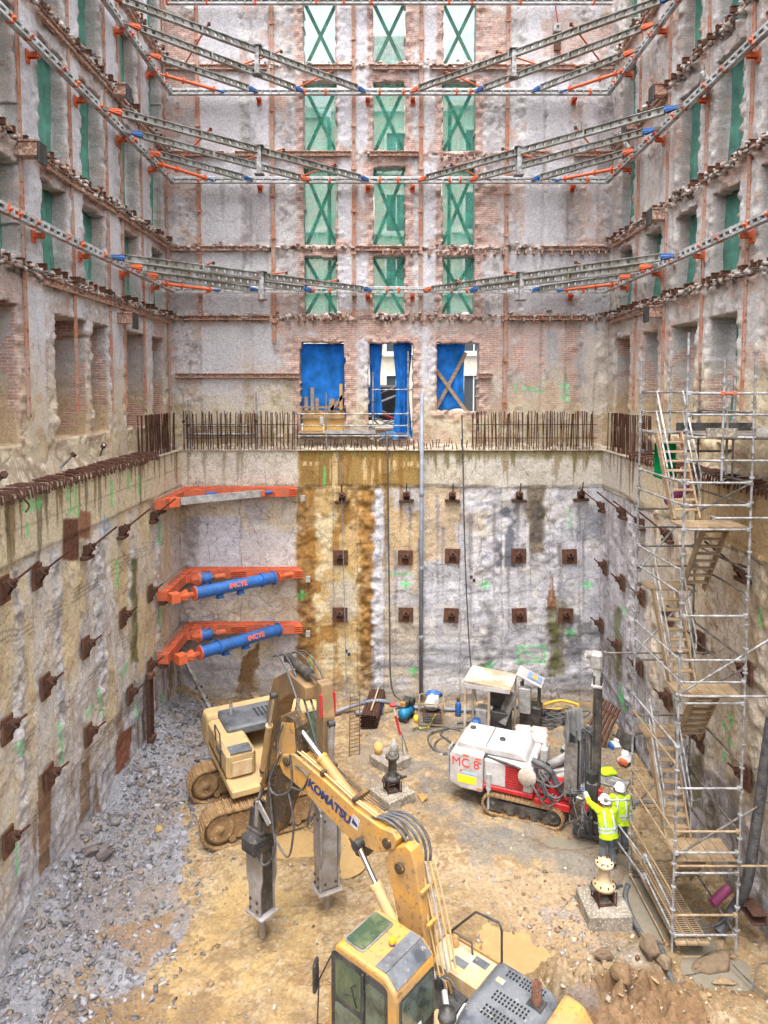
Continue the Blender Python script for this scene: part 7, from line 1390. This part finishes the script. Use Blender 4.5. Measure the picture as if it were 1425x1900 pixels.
for k in range(9): x = mx_ - .75 + k * .055; m = MB(); yo = my_ + .05 * (k % 3) - .05; z0 = .9 + .12 * (k % 4); m.tube(smooth_path([(x, yo, z0), (x, yo, 2.3), (x + .05, yo, 2.7 + .03 * k), (x + .17, yo, 2.85), (x + .33, yo, 2.65), (x + .35, yo, 1.4)], 5), .03, 7); m.build('mast_hose', M['rubber'] if k % 4 else M['steel'], t)
m = MB(); m.box((mx_ - .78, my_, 1.95), (.05, .3, 1.9)); m.box((mx_ - .62, my_ - .14, 1.8), (.3, .03, 1.4)); m.build('hose_tray', M['steel'], t)
for k in range(14): a = Vector((mx_ + rnd.uniform(-.7, 0), my_ + rnd.uniform(-.4, .2), rnd.uniform(.3, 1.4))); b = a + Vector((rnd.uniform(-.5, .3), rnd.uniform(-.3, .2), rnd.uniform(-.6, .3))); b.z = max(b.z, .1); m = MB(); m.tube(bez(a, a + Vector((0, -.25, .3)), b + Vector((-.1, -.3, -.1)), b, 10), .022, 6); m.build('hydraulic_hose', M['rubber'], t)
m = MB(); m.bar((1.62, -.75, .05), (1.62, -.75, 1.3), .13, .09); m.bar((1.62, -.75, .08), (2.2, -.6, .4), .1, .1); m.bar((1.4, -.5, 1.2), (1.62, -.75, 1.3), .2, .2); m.build('front_stabiliser', M['greyp'], t)
m = MB(); m.cyl((.55, -.25, 1.6), (.55, -.25, 2.05), .03, 8); m.box((.5, -.25, 1.75), (.2, .4, .35), bev=.03); m.build('control_panel', M['greyp'], t)
# ---------------------------------------------------------------- workers
def fuse(m, name, mat, parent, vox=.013):
    o = m.build(name, mat, parent); q = o.modifiers.new('fuse', 'REMESH'); q.mode = 'VOXEL'; q.voxel_size = vox; q.use_smooth_shade = True
    s = o.modifiers.new('smooth', 'SMOOTH'); s.iterations = 3; s.factor = .5; return o
def ball(m, c, r, n=12):
    rx, ry, rz = r if isinstance(r, tuple) else (r, r, r); m.lathe([(math.sin(math.pi * k / 8), -math.cos(math.pi * k / 8)) for k in range(9)], n, Matrix.Translation(c) @ Matrix.Diagonal((rx, ry, rz, 1)))
def hand(m, w, d, up, curl=.5):
    """palm, four unequal bent fingers and a thumb from wrist w pointing along d"""
    w = Vector(w); d = Vector(d).normalized(); s = d.cross(Vector(up)).normalized(); n = s.cross(d); p = w + d * .09
    m.tube([w - d * .02, w + d * .04, p], [(.018, .026), (.02, .04), (.014, .04)], 8)
    for k, L in enumerate((.068, .078, .074, .058)): b = p + s * (-.03 + .02 * k) - d * .01; q = b + d * L * .5 - n * curl * .012; e = q + (d * (1 - curl) - n * curl).normalized() * L * .5; m.tube([b, q, e], [.0095, .009, .0075], 6)
    b = w + d * .03 - s * .035; m.tube([b, b + d * .03 - s * .028, b + d * .062 - s * .03 - n * .02], [.012, .0105, .009], 6)
def worker(loc, rz, label, joints, bend=0):
    t = thing('person', label, 'person', loc, rz); J = {k: Vector(v) for k, v in joints.items()}
    hip, ch, nk, hd = J['hip'], J['chest'], J['neck'], J['head']
    m = MB(); m.tube([hip, hip.lerp(ch, .5), ch, nk - (nk - ch) * .2, nk, hd], [(.10, .15), (.095, .14), (.11, .17), (.07, .10), (.052, .055), (.05, .05)], 12); ball(m, hd + Vector((0, .012, .05)), (.078, .098, .118)); ball(m, hd + Vector((0, .112, .035)), (.014, .02, .024))
    for s in (-1, 1): ball(m, hd + Vector((.078 * s, .0, .045)), (.012, .022, .032)); ball(m, hd + Vector((.032 * s, .098, .065)), (.013, .008, .008))
    m.tube([hd + Vector((-.025, .1, -.01)), hd + Vector((.025, .1, -.01))], .008, 6)
    for s in 'LR': m.tube([J['sh' + s], J['el' + s], J['wr' + s]], [.05, .042, .03], 10); m.tube([hip + Vector((.09 * (-1 if s == 'L' else 1), 0, 0)), J['kn' + s], J['an' + s]], [.085, .06, .045], 10); hand(m, J['wr' + s], J['wr' + s] - J['el' + s], (0, 0, 1), .6)
    fuse(m, 'body', M['skin'], t, .011)
    m = MB(); up_ = (ch - hip).normalized(); lo = hip - up_ * .16
    m.tube([lo, hip, hip.lerp(ch, .55), ch, nk - (nk - ch) * .18, nk - (nk - ch) * .02], [(.17, .245), (.165, .235), (.155, .225), (.15, .235), (.11, .17), (.075, .085)], 16); ball(m, nk + Vector((0, -.05, -.03)), (.11, .07, .06))
    for s in 'LR': m.tube([J['sh' + s].lerp(ch, .25), J['sh' + s], J['el' + s], J['wr' + s]], [.09, .088, .072, .055], 12); ball(m, J['sh' + s], .092); ball(m, J['el' + s], .074)
    jk = fuse(m, 'hi_vis_jacket', M['hivis'], t); FOLD = bpy.data.textures.get('folds') or bpy.data.textures.new('folds', 'CLOUDS'); FOLD.noise_scale = .13; q = jk.modifiers.new('folds', 'DISPLACE'); q.texture = FOLD; q.strength = .045; q.mid_level = .5
    def band(a, b, ra, rb, n=18): m = MB(); m.tube([a, b], [ra, rb], n, cap=False); m.build('reflective_band', M['reflect'], jk)
    for f in (-.02, .22): a = hip.lerp(ch, f); band(a, a + up_ * .05, (.176, .246), (.174, .243))
    for s in 'LR':
        sh, el, wr = J['sh' + s], J['el' + s], J['wr' + s]; d = (wr - el).normalized()
        for f in (.45, .75): a = el.lerp(wr, f); band(a, a + d * .045, .078 - .018 * f, .077 - .018 * f, 12)
        x = .11 * (-1 if s == 'L' else 1); m = MB(); m.tube([hip.lerp(ch, .3) + Vector((x, -.165, 0)), ch + Vector((x, -.158, 0)), ch.lerp(nk, .75) + Vector((x * .85, -.085, .02)), ch.lerp(nk, .8) + Vector((x * .9, .05, .02))], [(.012, .026)] * 4, 8); m.build('reflective_band', M['reflect'], jk)
    m = MB()
    for s in 'LR': q = hip + Vector((.095 * (-1 if s == 'L' else 1), 0, 0)); m.tube([q, J['kn' + s], J['kn' + s].lerp(J['an' + s], .6), J['an' + s] + Vector((0, 0, -.02))], [.115, .088, .09, .085], 12)
    ball(m, hip, (.2, .14, .14)); fuse(m, 'trousers', M['jeans'], t)
    for s in 'LR': m = MB(); a = J['an' + s]; m.tube([a + Vector((0, -.05, .06)), a + Vector((0, -.02, -.03)), a + Vector((0, .06, -.065)), a + Vector((0, .17, -.075))], [.062, .068, (.045, .052), (.03, .042)], 10); m.box(tuple(a + Vector((0, .05, -.10))), (.10, .29, .03), bev=.01); m.build('boot', M['boot'], t)
    for s in 'LR': m = MB(); d = (J['wr' + s] - J['el' + s]).normalized(); hand(m, J['wr' + s] + d * .003, d, (0, 0, 1), .62); o = m.build('glove', M['glove'], t); q = o.modifiers.new('pad', 'DISPLACE'); q.strength = .006; q.mid_level = 0
    m = MB(); c = hd + Vector((0, 0, .08)); m.lathe([(.140, -.02), (.138, .0), (.132, .05), (.108, .10), (.06, .132), (0, .142)], 20, Matrix.Translation(c) @ Matrix.Diagonal((.9, 1.08, 1, 1)) ); m.lathe([(.140, -.02), (.165, -.028), (.165, -.022), (.140, -.012)], 20, Matrix.Translation(c + Vector((0, .02, 0))) @ Matrix.Diagonal((.9, 1.1, 1, 1))); hm = m.build('helmet', M['helmet'], t)
    m = MB(); m.lathe([(.136, -.07), (.141, -.03), (.139, -.02)], 18, Matrix.Translation(c) @ Matrix.Diagonal((.86, 1.0, 1, 1))); m.build('helmet_harness', M['black'], hm)
    for s in (-1, 1): m = MB(); m.cyl(c + Vector((.12 * s, -.01, -.05)), c + Vector((.155 * s, -.01, -.05)), .045, 12); m.build('ear_defender', M['black'], hm)
w1 = onZ(1127, 1612, 0); w1.z = gz(w1.x, w1.y) + .03
worker(w1, R(8), 'worker in hi-vis jacket, back turned, left arm reaching up to the drill mast', dict(hip=(0, .0, .93), chest=(-.02, .07, 1.27), neck=(-.02, .12, 1.45), head=(-.02, .17, 1.53), shL=(-.2, .1, 1.40), elL=(-.34, .36, 1.46), wrL=(-.36, .56, 1.60), shR=(.18, .08, 1.38), elR=(.30, .10, 1.10), wrR=(.27, .32, .98), knL=(-.10, .07, .50), anL=(-.13, -.02, .12), knR=(.11, .05, .50), anR=(.14, -.03, .12)))
w2 = onZ(1150, 1580, 0); w2.z = gz(w2.x, w2.y) + .03
worker(w2, R(-5), 'second worker in hi-vis jacket standing behind the first, partly hidden by him', dict(hip=(0, 0, .94), chest=(0, .04, 1.29), neck=(0, .07, 1.49), head=(0, .11, 1.57), shL=(-.2, .05, 1.43), elL=(-.26, .24, 1.2), wrL=(-.2, .45, 1.15), shR=(.2, .04, 1.43), elR=(.28, .06, 1.15), wrR=(.26, .25, .98), knL=(-.1, .04, .5), anL=(-.12, -.02, .12), knR=(.1, .04, .5), anR=(.13, .02, .12)))
# ---------------------------------------------------------------- concrete pads
def slab(px, py, w, d, h, rz, label):
    c = onZ(px, py, h); t = thing('concrete_pad', label, 'concrete pad', (c.x, c.y, 0), rz, 'concrete pads'); m = MB(); m.box((0, 0, h / 2 - .05), (w, d, h + .1), bev=.015); m.build('slab', M['conc'], t); return t, Vector((c.x, c.y, h))
def flanged(c, rz, label, hgt, mat, mat2):
    t = thing('flanged_pipe', label, 'pipe stub', c, rz); m = MB()
    for s in (-1, 1): m.box((s * .17, 0, .15), (.03, .3, .28)); m.box((0, s * .15, .02), (.4, .05, .03)); m.box((0, s * .12, .27), (.4, .05, .03))
    for x, y in ((-.2, -.2), (.2, -.2), (.2, .2), (-.2, .2)): m.cyl((x, y, -.02), (x, y, .34), .014, 6)
    m.build('bracket', M['rustd'], t); m = MB(); m.box((0, 0, .33), (.62, .16, .05)); m.box((.3, -.05, .36), (.24, .05, .05)); m.build('clamp_bar', M['black'], t)
    m = MB(); m.lathe([(.0, .34), (.24, .34), (.25, .40), (.2, .44), (.125, .47), (.12, hgt - .08), (.20, hgt - .07), (.20, hgt), (.10, hgt), (.095, .5)], 24); m.build('pipe', M[mat], t); m = MB()
    for k in range(8): a = k * math.pi / 4; m.cyl((.165 * math.cos(a), .165 * math.sin(a), hgt), (.165 * math.cos(a), .165 * math.sin(a), hgt + .03), .018, 6); m.cyl((.21 * math.cos(a), .21 * math.sin(a), .40), (.21 * math.cos(a), .21 * math.sin(a), .46), .018, 6)
    m.build('bolts', M[mat2], t); m = MB(); m.lathe([(0, hgt - .12), (.094, hgt - .12)], 16); m.build('bore', M['dark'], t)
t, c = slab(724, 1402, .95, .95, .28, R(40), 'farther of the two concrete pads in the middle of the pit')
t = thing('bucket', 'dented cream metal bucket standing on the farther concrete pad', 'bucket', c + Vector((-.38, .12, 0))); m = MB(); m.lathe([(0, .01), (.11, 0), (.14, .3), (.13, .3), (.1, .02)], 18); m.build('pail', M['woody'], t); m = MB(); m.tube(smooth_path([(-.14, 0, .3), (-.1, .05, .40), (.1, .05, .40), (.14, 0, .3)], 4), .008, 6); m.build('handle', M['steel'], t)
t = thing('drill_lance', 'grey cone shaped drill stand with a red and white lance leaning on it', 'drill stand', c + Vector((.12, .1, 0))); m = MB(); m.lathe([(0, 0), (.16, 0), (.12, .3), (.05, .5), (0, .52)], 14); m.build('cone', M['greyp'], t); m = MB(); m.tube([(.35, -.05, .02), (.12, .1, .9), (-.02, .2, 1.45)], .035, 8); m.build('lance', M['white'], t); m = MB(); m.cyl((.2, .05, .6), (.05, .15, 1.18), .042, 8); m.box((-.04, .2, 1.5), (.2, .12, .12), bev=.03); m.build('red_sleeve', M['red'], t); m = MB(); m.cyl((.3, -.1, 0), (.24, .05, .7), .02, 6); m.cyl((.45, .1, 0), (.24, .05, .7), .02, 6); m.build('leg', M['steel'], t)
t, c = slab(728, 1466, .95, .95, .28, R(38), 'nearer of the two concrete pads in the middle of the pit'); flanged(c, R(20), 'dark flanged pipe standing on the nearer middle concrete pad', 1.05, 'hammerd', 'conc')
t, c = slab(1120, 1672, .98, .95, .30, R(2), 'square concrete pad in front of the workers, beside the gangway'); flanged(c, R(8), 'cream flanged pipe standing on the pad by the gangway', .92, 'cream', 'rustd')
# ---------------------------------------------------------------- things along the back wall
a = onZ(684, 1352, 0); b = onZ(702, 1296, 0); t = thing('pipe_bundle', 'strapped bundle of rusty steel pipes at the foot of the back wall', 'pipe bundle', a, 0); d = b - a; d.z = 0; s = Vector((d.y, -d.x, 0)).normalized(); k = 0
for r_ in range(6):
    for i in range(7 - (r_ % 2)):
        o = s * ((i - 3 + .5 * (r_ % 2)) * .088) + Vector((0, 0, .06 + r_ * .076)); m = MB(); m.tube([o, o + d], .043, 10, cap=False); m.tube([o + d * .001, o + d * .999], .034, 10, cap=False); q = m.build('pipe', M['rustd'], t); m = MB(); m.lathe([(0, 0), (.034, 0)], 10, Matrix.Translation(o + d * .06) @ Matrix.Rotation(R(90), 4, 'X')); m.build('bore', M['dark'], q)
m = MB(); [m.box(tuple(d * f + Vector((0, 0, .27))), (.66, .03, .54), rot=math.atan2(s.y, s.x)) for f in ()]; 
for f in (.45,): m = MB(); m.tube([d * f + s * -.33 + Vector((0, 0, .02)), d * f + s * -.33 + Vector((0, 0, .52)), d * f + s * .33 + Vector((0, 0, .52)), d * f + s * .33 + Vector((0, 0, .02))], .014, 6); m.build('strap', M['blue'], t)
t = thing('pole', 'pale pole with a green tip lying along the top of the pipe bundle', 'pole', a + Vector((.05, 0, .55))); m = MB(); m.cyl(d * .1, d * .88, .028, 8); m.build('shaft', M['cream'], t); m = MB(); m.cyl(d * .88, d * .98, .032, 8); m.build('green_tip', M['netpile'], t)
c = onZ(754, 1334, 0); t = thing('compressor', 'small blue air compressor with a black motor by the back wall', 'compressor', c, R(60)); m = MB(); m.lathe([(0, -.38), (.12, -.37), (.2, -.28), (.2, .28), (.12, .37), (0, .38)], 18, Matrix.Translation((0, 0, .28)) @ Matrix.Rotation(R(90), 4, 'Y')); m.build('tank', mat_mix('teal blue paint', (20, 120, 160), (30, 90, 130), .4, 3, .45), t); m = MB(); m.box((.05, 0, .62), (.4, .25, .25), bev=.05); m.cyl((.2, -.2, .6), (.2, .2, .6), .14, 14); m.build('motor', M['black'], t); m = MB(); m.box((-.15, .05, .6), (.16, .2, .2), bev=.03); m.build('yellow_cover', M['yellow'], t)
for x in (-.25, .25): m = MB(); m.cyl((x, -.15, .08), (x, .15, .08), .08, 12); m.build('foot_wheel', M['black'], t)
c = onZ(800, 1338, 0); t = thing('wire_crate', 'open wire mesh crate full of rusty rods and a blue bag', 'crate', c, R(-6)); m = MB(); w_, d_, h_ = .85, .8, .8
for x in (-w_ / 2, w_ / 2):
    for y in (-d_ / 2, d_ / 2): m.box((x, y, h_ / 2), (.045, .045, h_))
for z in (.06, h_):
    for y in (-d_ / 2, d_ / 2): m.box((0, y, z), (w_ - .05, .035, .035))
    for x in (-w_ / 2, w_ / 2): m.box((x, 0, z), (.035, d_ - .05, .035))
m.build('frame', M['deck'], t); m = MB()
for k in range(11):
    x = -w_ / 2 + .07 + k * .071
    for y in (-d_ / 2, d_ / 2): m.cyl((x, y, .08), (x, y, h_ * .6), .005, 4)
for k in range(7): m.cyl((-w_ / 2, -d_ / 2, .1 + k * .06), (w_ / 2, -d_ / 2, .1 + k * .06), .005, 4)
m.build('wire_mesh', M['steel'], t)
t = thing('rod_pile', 'rusty short rods piled in the wire crate', 'rods', c + Vector((.02, -.05, .1)), 0); rnd = random.Random(4); m = MB(); [m.cyl((-.33, -.28 + .045 * (k % 13), .04 + .05 * (k // 13)), (.33, -.28 + .045 * (k % 13) + rnd.uniform(-.05, .05), .04 + .05 * (k // 13) + rnd.uniform(0, .05)), .024, 7) for k in range(52)]; m.build('rod', M['rustd'], t)
def lump(name, label, cat, loc, size, mat, seed):
    A = np.array([(math.sin(math.pi * i / 12) * math.cos(6.2832 * k / 18), math.sin(math.pi * i / 12) * math.sin(6.2832 * k / 18), math.cos(math.pi * i / 12)) for i in range(13) for k in range(18)])
    A = A * (1 + (fbm(A + seed, .5, seed, 4) - .5) * 1.0)[:, None] * np.array(size) * .5; F = [(i * 18 + k, (i + 1) * 18 + k, (i + 1) * 18 + (k + 1) % 18, i * 18 + (k + 1) % 18) for i in range(12) for k in range(18)]
    o = mesh_np(name, A, np.array(F), mat, False); o.location = loc; return tag(o, label, cat)
lump('plastic_sheet', 'crumpled clear plastic in the wire crate', 'plastic sheet', c + Vector((.05, .05, .68)), (.6, .5, .5), M['plastic'], 401)
lump('bag', 'blue plastic bag on the back corner of the wire crate', 'bag', c + Vector((.12, .3, .85)), (.55, .3, .3), M['blue'], 402)
t = thing('striped_strap', 'yellow and black ratchet strap trailing from the wire crate', 'strap', c + Vector((-.1, -.45, .3))); m = MB(); m.tube(smooth_path([(.25, 0, .2), (.12, -.06, .0), (0, -.1, -.2), (-.2, -.15, -.27), (-.45, -.1, -.27), (-.6, -.2, -.27)]), (.03), 6); m.build('strap', mat_mix('yellow black webbing', (190, 190, 50), (50, 54, 40), .55, 14, .8), t)
c = onZ(850, 1328, 0); t = thing('gas_bottle', 'small blue gas bottle standing by the back wall', 'gas bottle', c); m = MB(); m.lathe([(0, .0), (.1, .0), (.11, .03), (.11, .42), (.07, .52), (.03, .54)], 16); m.build('bottle', M['blue'], t); m = MB(); m.lathe([(.035, .53), (.06, .56), (.06, .68), (.03, .70), (0, .70)], 12); m.build('valve_cap', M['rust'], t)
c = onZ(773, 1341, 0); t = thing('bucket', 'small yellow bucket on the ground beside the blue compressor', 'bucket', c); m = MB(); m.lathe([(0, .01), (.08, 0), (.11, .24), (.1, .24), (.08, .02)], 14); m.build('pail', mat_plain('yellow pail', (240, 190, 40), .5), t); m = MB(); m.tube(smooth_path([(-.11, 0, .24), (0, .03, .34), (.11, 0, .24)], 4), .006, 5); m.build('handle', M['steel'], t)
c = onZ(883, 1318, 0); t = thing('bucket', 'cream bucket tipped on its side behind the shelter post', 'bucket', c + Vector((-.05, 0, .15))); m = MB(); m.lathe([(0, .01), (.12, 0), (.15, .33), (.14, .33), (.1, .02)], 16, Matrix.Rotation(R(80), 4, 'Y')); m.build('pail', M['cream'], t); m = MB(); m.tube(smooth_path([(.33, -.15, 0), (.4, 0, -.1), (.33, .15, 0)], 4), .008, 5); m.build('handle', M['steel'], t)
for k, (px, py, l) in enumerate(((673, 1322, 'short grey plastic pipe lying beside the pipe bundle'), (683, 1336, 'grey plastic pipe elbow in front of the pipe bundle'))): c = onZ(px, py, .08); t = thing('pipe_piece', l, 'pipe', c, R(20 - 70 * k), 'grey pipe offcuts'); m = MB(); m.tube([(-.28, 0, .0), (.28, 0, .0)], .08, 14, cap=False); m.tube([(-.279, 0, .0), (.279, 0, .0)], .07, 14, cap=False); m.build('pipe', M['pvc'], t)
a = onZ(648, 1403, 0); b = onZ(667, 1401, 0); tp = onY(650, 1288, 23.1); t = thing('rebar_ladder', 'narrow ladder of welded rebar leaning beside the excavator', 'rebar ladder', a); w_ = b - a; d = tp - a; m = MB(); m.tube([(0, 0, 0), d], .014, 6); m.tube([w_, w_ + d], .014, 6); m.build('rail', M['rebar'], t); m = MB(); [m.tube([d * (k / 17), w_ + d * ((k + .35) / 17)], .009, 6) for k in range(17)]; m.build('rungs', M['rebar'], t)
a = onZ(505, 1340, .02); t = thing('plank', 'old plank leaning against the back wall behind the rear excavator', 'plank', a); b = onY(470, 1285, 25.1) - a; m = MB(); m.bar((0, 0, 0), b, .22, .05); m.build('board', M['wood'], t)
# shelter
c = onZ(905, 1362, 0); t = thing('shelter', 'white open shelter with a dirty sloping roof behind the drill rig', 'shelter', c, R(-20)); m = MB(); m.prism([(-.75, 1.95), (.85, 1.85), (.85, 1.9), (-.75, 2.0)], -.5, .85); m.build('roof', M['roofd'], t, .01); m = MB(); m.box((.05, -.5, 1.82), (1.55, .03, .14)); m.build('roof_edge', M['white'], t)
for x, y in ((-.7, -.45), (.12, -.47), (-.7, .8), (.8, .8)): m = MB(); m.box((x, y, .93), (.07, .07, 1.86)); m.build('post', M['roofd'], t)
m = MB(); m.box((.45, .1, .5), (.6, .7, .9), bev=.03); m.box((.3, .3, 1.2), (.5, .4, .5), bev=.03); m.build('grout_mixer', M['black'], t); m = MB(); m.box((-.2, .1, .45), (.42, .5, .9), bev=.04); m.build('control_cabinet', M['greyp'], t); m = MB(); m.lathe([(0, .4), (.14, .4), (.2, 0), (0, 0)], 14, Matrix.Translation((-.35, -.3, .2))); m.build('blue_pump', M['blue'], t); m = MB(); m.bar((.5, -.3, .6), (.8, .2, 1.5), .4, .04); m.build('grey_flap', M['steel'], t)
c = onZ(985, 1348, 0); t = thing('mixer_hood', 'white tilted lid with a blue sticker over a grey cabinet, right of the shelter', 'mixer', c, R(-20)); m = MB(); m.box((-.05, .1, 1.75), (.95, .85, .05), rot=Matrix.Rotation(R(22), 4, 'Y'), bev=.01); ld = m.build('lid', M['white'], t); m = MB(); m.box((.1, .08, 1.722), (.5, .5, .012), rot=Matrix.Rotation(R(22), 4, 'Y')); [None]; q = m.build('blue_sticker', mat_plain('blue grey sticker', (120, 140, 176), .5), ld); q.location.z = .03; m = MB(); m.box((.12, .06, 1.75), (.18, .26, .012), rot=Matrix.Rotation(R(22), 4, 'Y')); q = m.build('yellow_mark', M['hosey'], ld); q.location.z = .02
m = MB(); m.box((-.2, -.15, 1.0), (.42, .28, .9), bev=.03); m.build('cabinet', M['greyp'], t); m = MB(); [m.box((x, y, .8), (.06, .06, 1.6)) for x in (-.35, .25) for y in (-.05, .4)]; m.box((0, .2, .4), (.7, .6, .7), bev=.05); m.build('stand', M['hammerd'], t)
c = onZ(985, 1412, 0); t = thing('sack_pallet', 'shrink wrapped pallet of white and pink cement sacks behind the drill rig', 'sacks', c, R(-14)); rnd = random.Random(8)
m = MB(); [m.box((0, y, .06), (1.0, .1, .1)) for y in (-.38, 0, .38)]; [m.box((x, 0, .125), (.1, .9, .025)) for x in (-.45, -.22, 0, .22, .45)]; m.build('pallet', M['wood'], t)
for l in range(6):
    for i in range(2):
        for j in range(3): m = MB(); m.box((-.26 + .52 * i + rnd.uniform(-.02, .02), -.31 + .31 * j + rnd.uniform(-.015, .015), .21 + .135 * l), (.51, .31, .14), rot=rnd.uniform(-.04, .04), bev=.05); m.build('sack', M['sack'], t)
cable('yellow_hose', 'thick yellow hose looped on the ground behind the cement sacks', 'hose', [onZ(968, 1325, .12), onZ(1000, 1318, .1), onZ(1040, 1316, .1), onZ(1062, 1318, .25), onZ(1072, 1308, .5), onZ(1040, 1300, .55), onZ(1010, 1308, .5), onZ(997, 1322, .3), onZ(1000, 1345, .08)], .055, M['hosey'])
rnd = random.Random(14); m = MB()
for k in range(9):
    c = onZ(1030 + rnd.uniform(-22, 22), 1336 + rnd.uniform(-10, 8), .06); rx, ry = rnd.uniform(.3, .85), rnd.uniform(.2, .5); n = 20; p = [Vector((c.x + rx * math.cos(6.28 * i / n), c.y + ry * math.sin(6.28 * i / n), .05 + .03 * k + .05 * math.sin(i * 1.7 + k))) for i in range(n)]; m.tube(p, .025, 6, closed=True)
tag(m.build('hose_heap', M['rubber']), 'heap of black hoses coiled on the ground below the yellow hose', 'hoses')
for k, (pts, l) in enumerate((([(848, 1402), (812, 1395), (795, 1375), (800, 1360), (830, 1352), (860, 1352), (880, 1362)], 'outer loop of dark hose on the mud behind the drill rig'), ([(850, 1398), (815, 1395), (806, 1382), (816, 1372), (832, 1370)], 'inner loop of dark hose on the mud behind the drill rig'), ([(848, 1342), (870, 1341), (884, 1352), (886, 1330)], 'short dark hose end near the blue gas bottle'))): cable('loose_hose', l, 'hose', [onZ(x, y, .06) for x, y in pts], .03, M['rubber'], 'loose hoses')
M['film'] = mat_net('dusty clear film', (200, 200, 200), .62, trans=.5)
q = Matrix.Translation(CD) @ Matrix.Rotation(DR, 4, 'Z') @ Vector((mx_ - .62, my_ - .1, 2.55)); V, F = cloth(.5, .85, 408, fold=.13, sag=.35, ragged=.2); o = mesh_np('plastic_sheet', V, F, M['film']); o.location = q; o.rotation_euler = (0, 0, .5); o.modifiers.new('t', 'SOLIDIFY').thickness = .008; tag(o, 'crumpled translucent plastic sheet hung over the drill mast hoses', 'plastic sheet')
a = onZ(1135, 1385, 0); t = thing('steel_rack', 'rusty slatted steel rack leaning on the right pit wall', 'rack', (a.x - .1, a.y + .3, 0), R(20)); m = MB(); [m.bar((-.4, -.35 + .17 * k, .1 + .02 * k), (.25, -.35 + .17 * k, 1.25), .09, .05) for k in range(6)]; m.build('slats', M['rust'], t); m = MB(); m.bar((-.3, -.4, .2), (-.3, .6, .28), .06, .08); m.bar((.12, -.4, 1.0), (.12, .6, 1.0), .06, .08); m.build('cross_rail', M['rust'], t)
t = thing('trough', 'open grey trough with a rusty lip lying on its side by the right wall', 'trough', onZ(1160, 1392, 0), R(30)); m = MB(); m.prism([(-.22, .05), (.22, .05), (.3, .5), (.26, .5), (.18, .09), (-.18, .09), (-.26, .5), (-.3, .5)], -.35, .35, Matrix.Rotation(R(35), 4, 'Y')); m.build('shell', M['hammerd'], t); m = MB(); m.bar((.42, -.35, .28), (.42, .35, .28), .04, .05); m.build('lip', M['rust'], t)
for k, (px, py, l, c2) in enumerate(((1142, 1388, 'white and blue paper sack dropped by the rusty rack', 0), (1160, 1416, 'white sack with an orange end lying on the ground right of the mast', 1))):
    c = onZ(px, py, 0); t = thing('empty_sack', l, 'sack', c, R(25 * k), 'dropped sacks'); m = MB(); m.box((0, 0, .12), (.5, .36, .2), rot=.2, bev=.08); m.box((.1, .1, .24), (.3, .25, .12), rot=.8, bev=.05); m.build('sack', M['plastic'], t); m = MB(); m.box((-.18, -.1, .13), (.12, .3, .21), rot=.2, bev=.05); m.build('print', M['orange'] if c2 else M['blue'], t)
c = onZ(1132, 1452, 0); t = thing('drill_rods', 'short grey drill rods lying side by side right of the mast', 'drill rods', c, R(-35)); 
for k in range(6): m = MB(); m.cyl((-.45, -.25 + .1 * k, .05), (.45, -.25 + .1 * k, .05), .04, 8); m.cyl((.45, -.25 + .1 * k, .05), (.52, -.25 + .1 * k, .05), .05, 8); m.build('rod', M['steel'], t)
lump('hi_vis_vest', 'crumpled hi-vis vest lying on the drill rods', 'vest', onZ(1128, 1432, .12), (.55, .4, .22), M['hivis'], 404)
